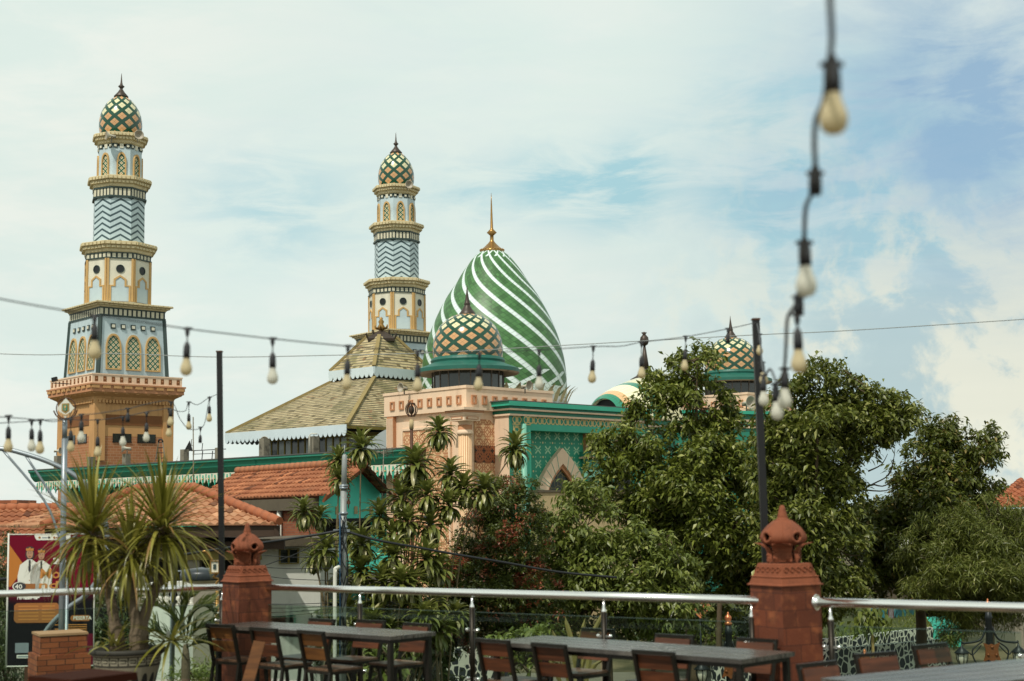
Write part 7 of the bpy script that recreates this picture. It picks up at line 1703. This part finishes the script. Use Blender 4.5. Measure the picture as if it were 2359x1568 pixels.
dracaena('broad cane plant clump in front of the carved peach screen', 35.2, (915, 1560), [(957, 1074, 54, [(940, 1300)], .2), (1011, 996, 44, [(916, 1232), (975, 1080)], .8), (921, 1148, 44, [(925, 1300)], 0), (984, 1142, 44, [(950, 1310)], -.2), (874, 1190, 46, [(900, 1320)], -.3), (938, 1204, 44, [(930, 1340)], -.5), (905, 1110 + 130, 44, [(905, 1380)], -.6), (944, 1108, 38, [(935, 1300)], .6)], 5)
dracaena('leaning cane plants at the right of the clump, one lone tuft before the portal', 35.6, (1010, 1560), [(1038, 1094, 46, [(960, 1330), (1000, 1180)], .2), (1070, 1128, 46, [(1008, 1258)], 0), (1116, 1130, 48, [(1048, 1270)], -.1), (1187, 1036, 46, [(1060, 1290), (1128, 1130)], .3), (1033, 1166, 44, [(1000, 1330)], -.4), (992, 1214, 48, [(990, 1360)], -.6)], 6)
dracaena('dense lower cane plants filling the view behind the middle of the handrail', 33.9, (890, 1570), [(834, 1256, 48, [], 0), (832, 1318, 50, [], -.3), (906, 1282, 50, [], -.2), (982, 1290, 50, [], 0), (1010, 1316, 46, [], .2), (880, 1345, 48, [], -.5), (950, 1352, 48, [], -.4), (790, 1340, 40, [], .5), (860, 1396, 50, [], -.2), (930, 1404, 50, [], 0), (1000, 1392, 46, [], 0), (800, 1410, 44, [], .2), (770, 1465, 42, [], 0), (832, 1472, 48, [], -.5), (895, 1462, 48, [], -.6), (955, 1468, 48, [], -.5), (1012, 1455, 46, [], -.3), (925, 1345, 46, [], -.8), (858, 1440, 48, [], -.9), (978, 1425, 46, [], -.9), (1050, 1420, 42, [], .2)], 7)
# sword-leaved plant below the middle table
t = thing('sword_plant', 'plant with stiff pale sword leaves rising behind the middle table', 'plant', zs(P(1330, 1520, 24), 0)); m = MB()
for (x0, y0, x1, y1) in ((1330, 1560, 1302, 1420), (1325, 1560, 1348, 1424), (1335, 1560, 1392, 1402), (1310, 1570, 1272, 1450), (1290, 1570, 1240, 1500), (1345, 1570, 1425, 1495), (1335, 1570, 1318, 1480), (1350, 1575, 1372, 1470)):
    a, b = P(x0, y0, 24), P(x1, y1, 23.8); s = V((.05, 0, 0)); mid = a.lerp(b, .5) + V(((x1 - x0) * -.0012, 0, .02)); q = a.lerp(b, .85) + V((0, 0, .02))
    for p0, p1, w0, w1 in ((zs(a, 0) if False else a, mid, .7, 1.0), (mid, q, 1.0, .7), (q, b, .7, .05)):
        n_ = V((0, -.02, 0)); m.quad(p0 - s * w0, p0 + n_, p1 + n_, p1 - s * w1, sm=True); m.quad(p0 + n_, p0 + s * w0, p1 + s * w1, p1 + n_, sm=True)
m.tube([zs(P(1332, 1560, 24), 0), P(1332, 1555, 24)], .08, 8); m.build('blades', M['sansev'], t)
# feathery palm behind the left rail
t = thing('feather_palm', 'arching feather palm behind the glass beside the left pillar', 'plant', zs(P(440, 1500, 17.8), 0)); rnd = random.Random(9)
for q in ([(430, 1470), (440, 1420), (470, 1396), (500, 1420), (508, 1450)], [(425, 1480), (400, 1420), (365, 1395), (335, 1402)], [(430, 1480), (455, 1450), (490, 1448), (520, 1480)], [(420, 1490), (380, 1460), (345, 1455), (315, 1480)], [(428, 1475), (420, 1430), (430, 1385), (450, 1372)], [(430, 1490), (470, 1480), (500, 1500), (515, 1530)]):
    pts = smooth_line([P(x, y, 17.8 + rnd.uniform(-.3, .3)) for x, y in q], 7); m = MB(); m.tube(pts, [.012 - .009 * i / (len(pts) - 1) for i in range(len(pts))], 5)
    for i in range(3, len(pts)):
        d = (pts[i] - pts[i - 1]).normalized()
        for k in (0, .33, .66):
            for sg in (1, -1):
                p = pts[i - 1].lerp(pts[i], k); o = (V((0, sg * .8, 0)) + d * .8 + UP * .35 + V((rnd.uniform(-.2, .2),) * 3)).normalized(); L_ = .27 * math.sin(PI * min(.95, (i + 2) / (len(pts) + 2))) + .06
                s = d.cross(o).normalized() * .0065; m.poly([p - s, p + s, p + o * L_ * .6 + s, p + o * L_ - UP * L_ * .15, p + o * L_ * .6 - s])
    m.build('frond', M['frond'], t)
m = MB(); m.tube([zs(P(428, 1540, 17.8), 0), P(428, 1520, 17.8), P(428, 1484, 17.8)], [.06, .055, .03], 8); m.build('stem', M['yuccab'], t)

# ---------------------------------------------------------------- potted sword-leaf plant on the terrace
DP = 14.6; kp = DP / F; rim = P(294, 1492, DP); pc = zs(rim, 0); RP = 84 * kp; hp = rim.z - ZF
def pot_col(t):
    u, v = t.uv(); x = (u * 22).fr() - .5; y = (v - .72) / .17
    inb = v.gt(.70) * v.lt(.89); key = (((y - .5).ab() - .3).ab().lt(.09) * x.ab().lt(.40)).mx((x.ab() - .36).ab().lt(.05) * (y - .5).ab().lt(.36)).mx((y - .5).ab().lt(.09) * x.lt(.2)) * inb
    fx = (u * 18).fr() - .5; arch = ((fx / .34) * (fx / .34) + ((v - .42).mx(0.0) / .17) * ((v - .42).mx(0.0) / .17)).lt(1.0) * v.lt(.62) * v.gt(.08)
    k = t.mix(arch, A('a39a82', .62), A('2c2c26', .6)); k = t.mix(inb, k, A('4a463a', .6)); k = t.mix(key, k, A('a8a088', .65)); return t.mix(v.gt(.91), k, A('3a382e', .6))
pt = thing('pot_plant', 'spiky sword-leaved plant in a fluted pot with key-pattern band, bottom left', 'pot plant', zs(pc, ZF)); ppr = [(.62, 0), (.66, .04), (.70, .25), (.80, .55), (.86, .70), (.885, .78), (.885, .86), (.93, .89), (1.0, .93), (1.0, 1.0)]
m = MB(); m.lathe([(r * RP, ZF + q * hp) for r, q in ppr] + [(.92 * RP, rim.z), (.9 * RP, rim.z - .06)], 54, o=pc)
for q in range(len(m.uv)):                      # height as v
    idx = m.f[q]; m.uv[q] = [(uv[0], (m.v[i].z - ZF) / hp) for uv, i in zip(m.uv[q], idx)]
m.build('pot', pmat('stone_pot', pot_col, .7, var=.2, vs=6, bump=.2, bs=40), pt)
m = MB(); m.lathe([(.0, rim.z - .07), (.91 * RP, rim.z - .06)][::-1], 24, o=pc, cap=False); m.build('soil', pmat('potting_soil', A('3a3024', .5), .95, bump=.8, bs=60), pt)
rnd = random.Random(21)
def ypt(x, y, dd=0): return P(x, y, DP + dd)
heads = [((212, 1224), [(272, 1500), (262, 1420), (252, 1370), (225, 1270)], .05), ((372, 1214), [(322, 1500), (330, 1430), (360, 1350), (392, 1300), (380, 1240)], -.1), ((300, 1272), [(318, 1500), (312, 1430), (298, 1350)], -.25)]
for hi, (h, via, dd) in enumerate(heads):
    pts = smooth_line([ypt(x, y, dd * .3) for x, y in via] + [ypt(*h, dd)], 5); m = MB(); n = len(pts)
    m.tube(pts, [(.085 if i < 4 else .062) - .02 * i / n + .004 * math.sin(i * 2.3) for i in range(n)], 10); tk = m.build('stem', M['yuccab'], pt)
    m = MB(); c = ypt(*h, dd); NL = 200 if hi < 2 else 120; base = .78 if hi < 2 else .62
    for i in range(NL):
        f = i / NL; az = i * 2.39996; el = 1.46 - 2.35 * f ** 1.05 + rnd.uniform(-.3, .25); az += rnd.uniform(-.5, .5)
        strap_leaf(m, c + UP * (.08 - .2 * f) + V((math.sin(az), math.cos(az), 0)) * .04, az, el, base * rnd.uniform(.62, 1.12), .036 * rnd.uniform(.8, 1.2), (.35 + 1.15 * f) * rnd.uniform(.5, 1.8), seg=6, prof=[.55, .9, 1.0, .85, .62, .36, .03])
    m.build('leaf_head', M['blade'], tk)
for (x, y, n_, L_, lo, hi_) in ((262, 1488, 12, .34, .5, 1.4), (388, 1478, 30, .60, -.5, .8), (225, 1490, 7, .30, -.1, .7)):
    m = MB()
    for i in range(n_): strap_leaf(m, ypt(x + rnd.uniform(-12, 12), y, -.1), i * 2.4, rnd.uniform(lo, hi_), L_ * rnd.uniform(.8, 1.2), .036, rnd.uniform(.6, 1.6), seg=6, prof=[.6, .9, 1.0, .85, .62, .36, .03])
    m.build('side_shoot', M['blade'], pt)
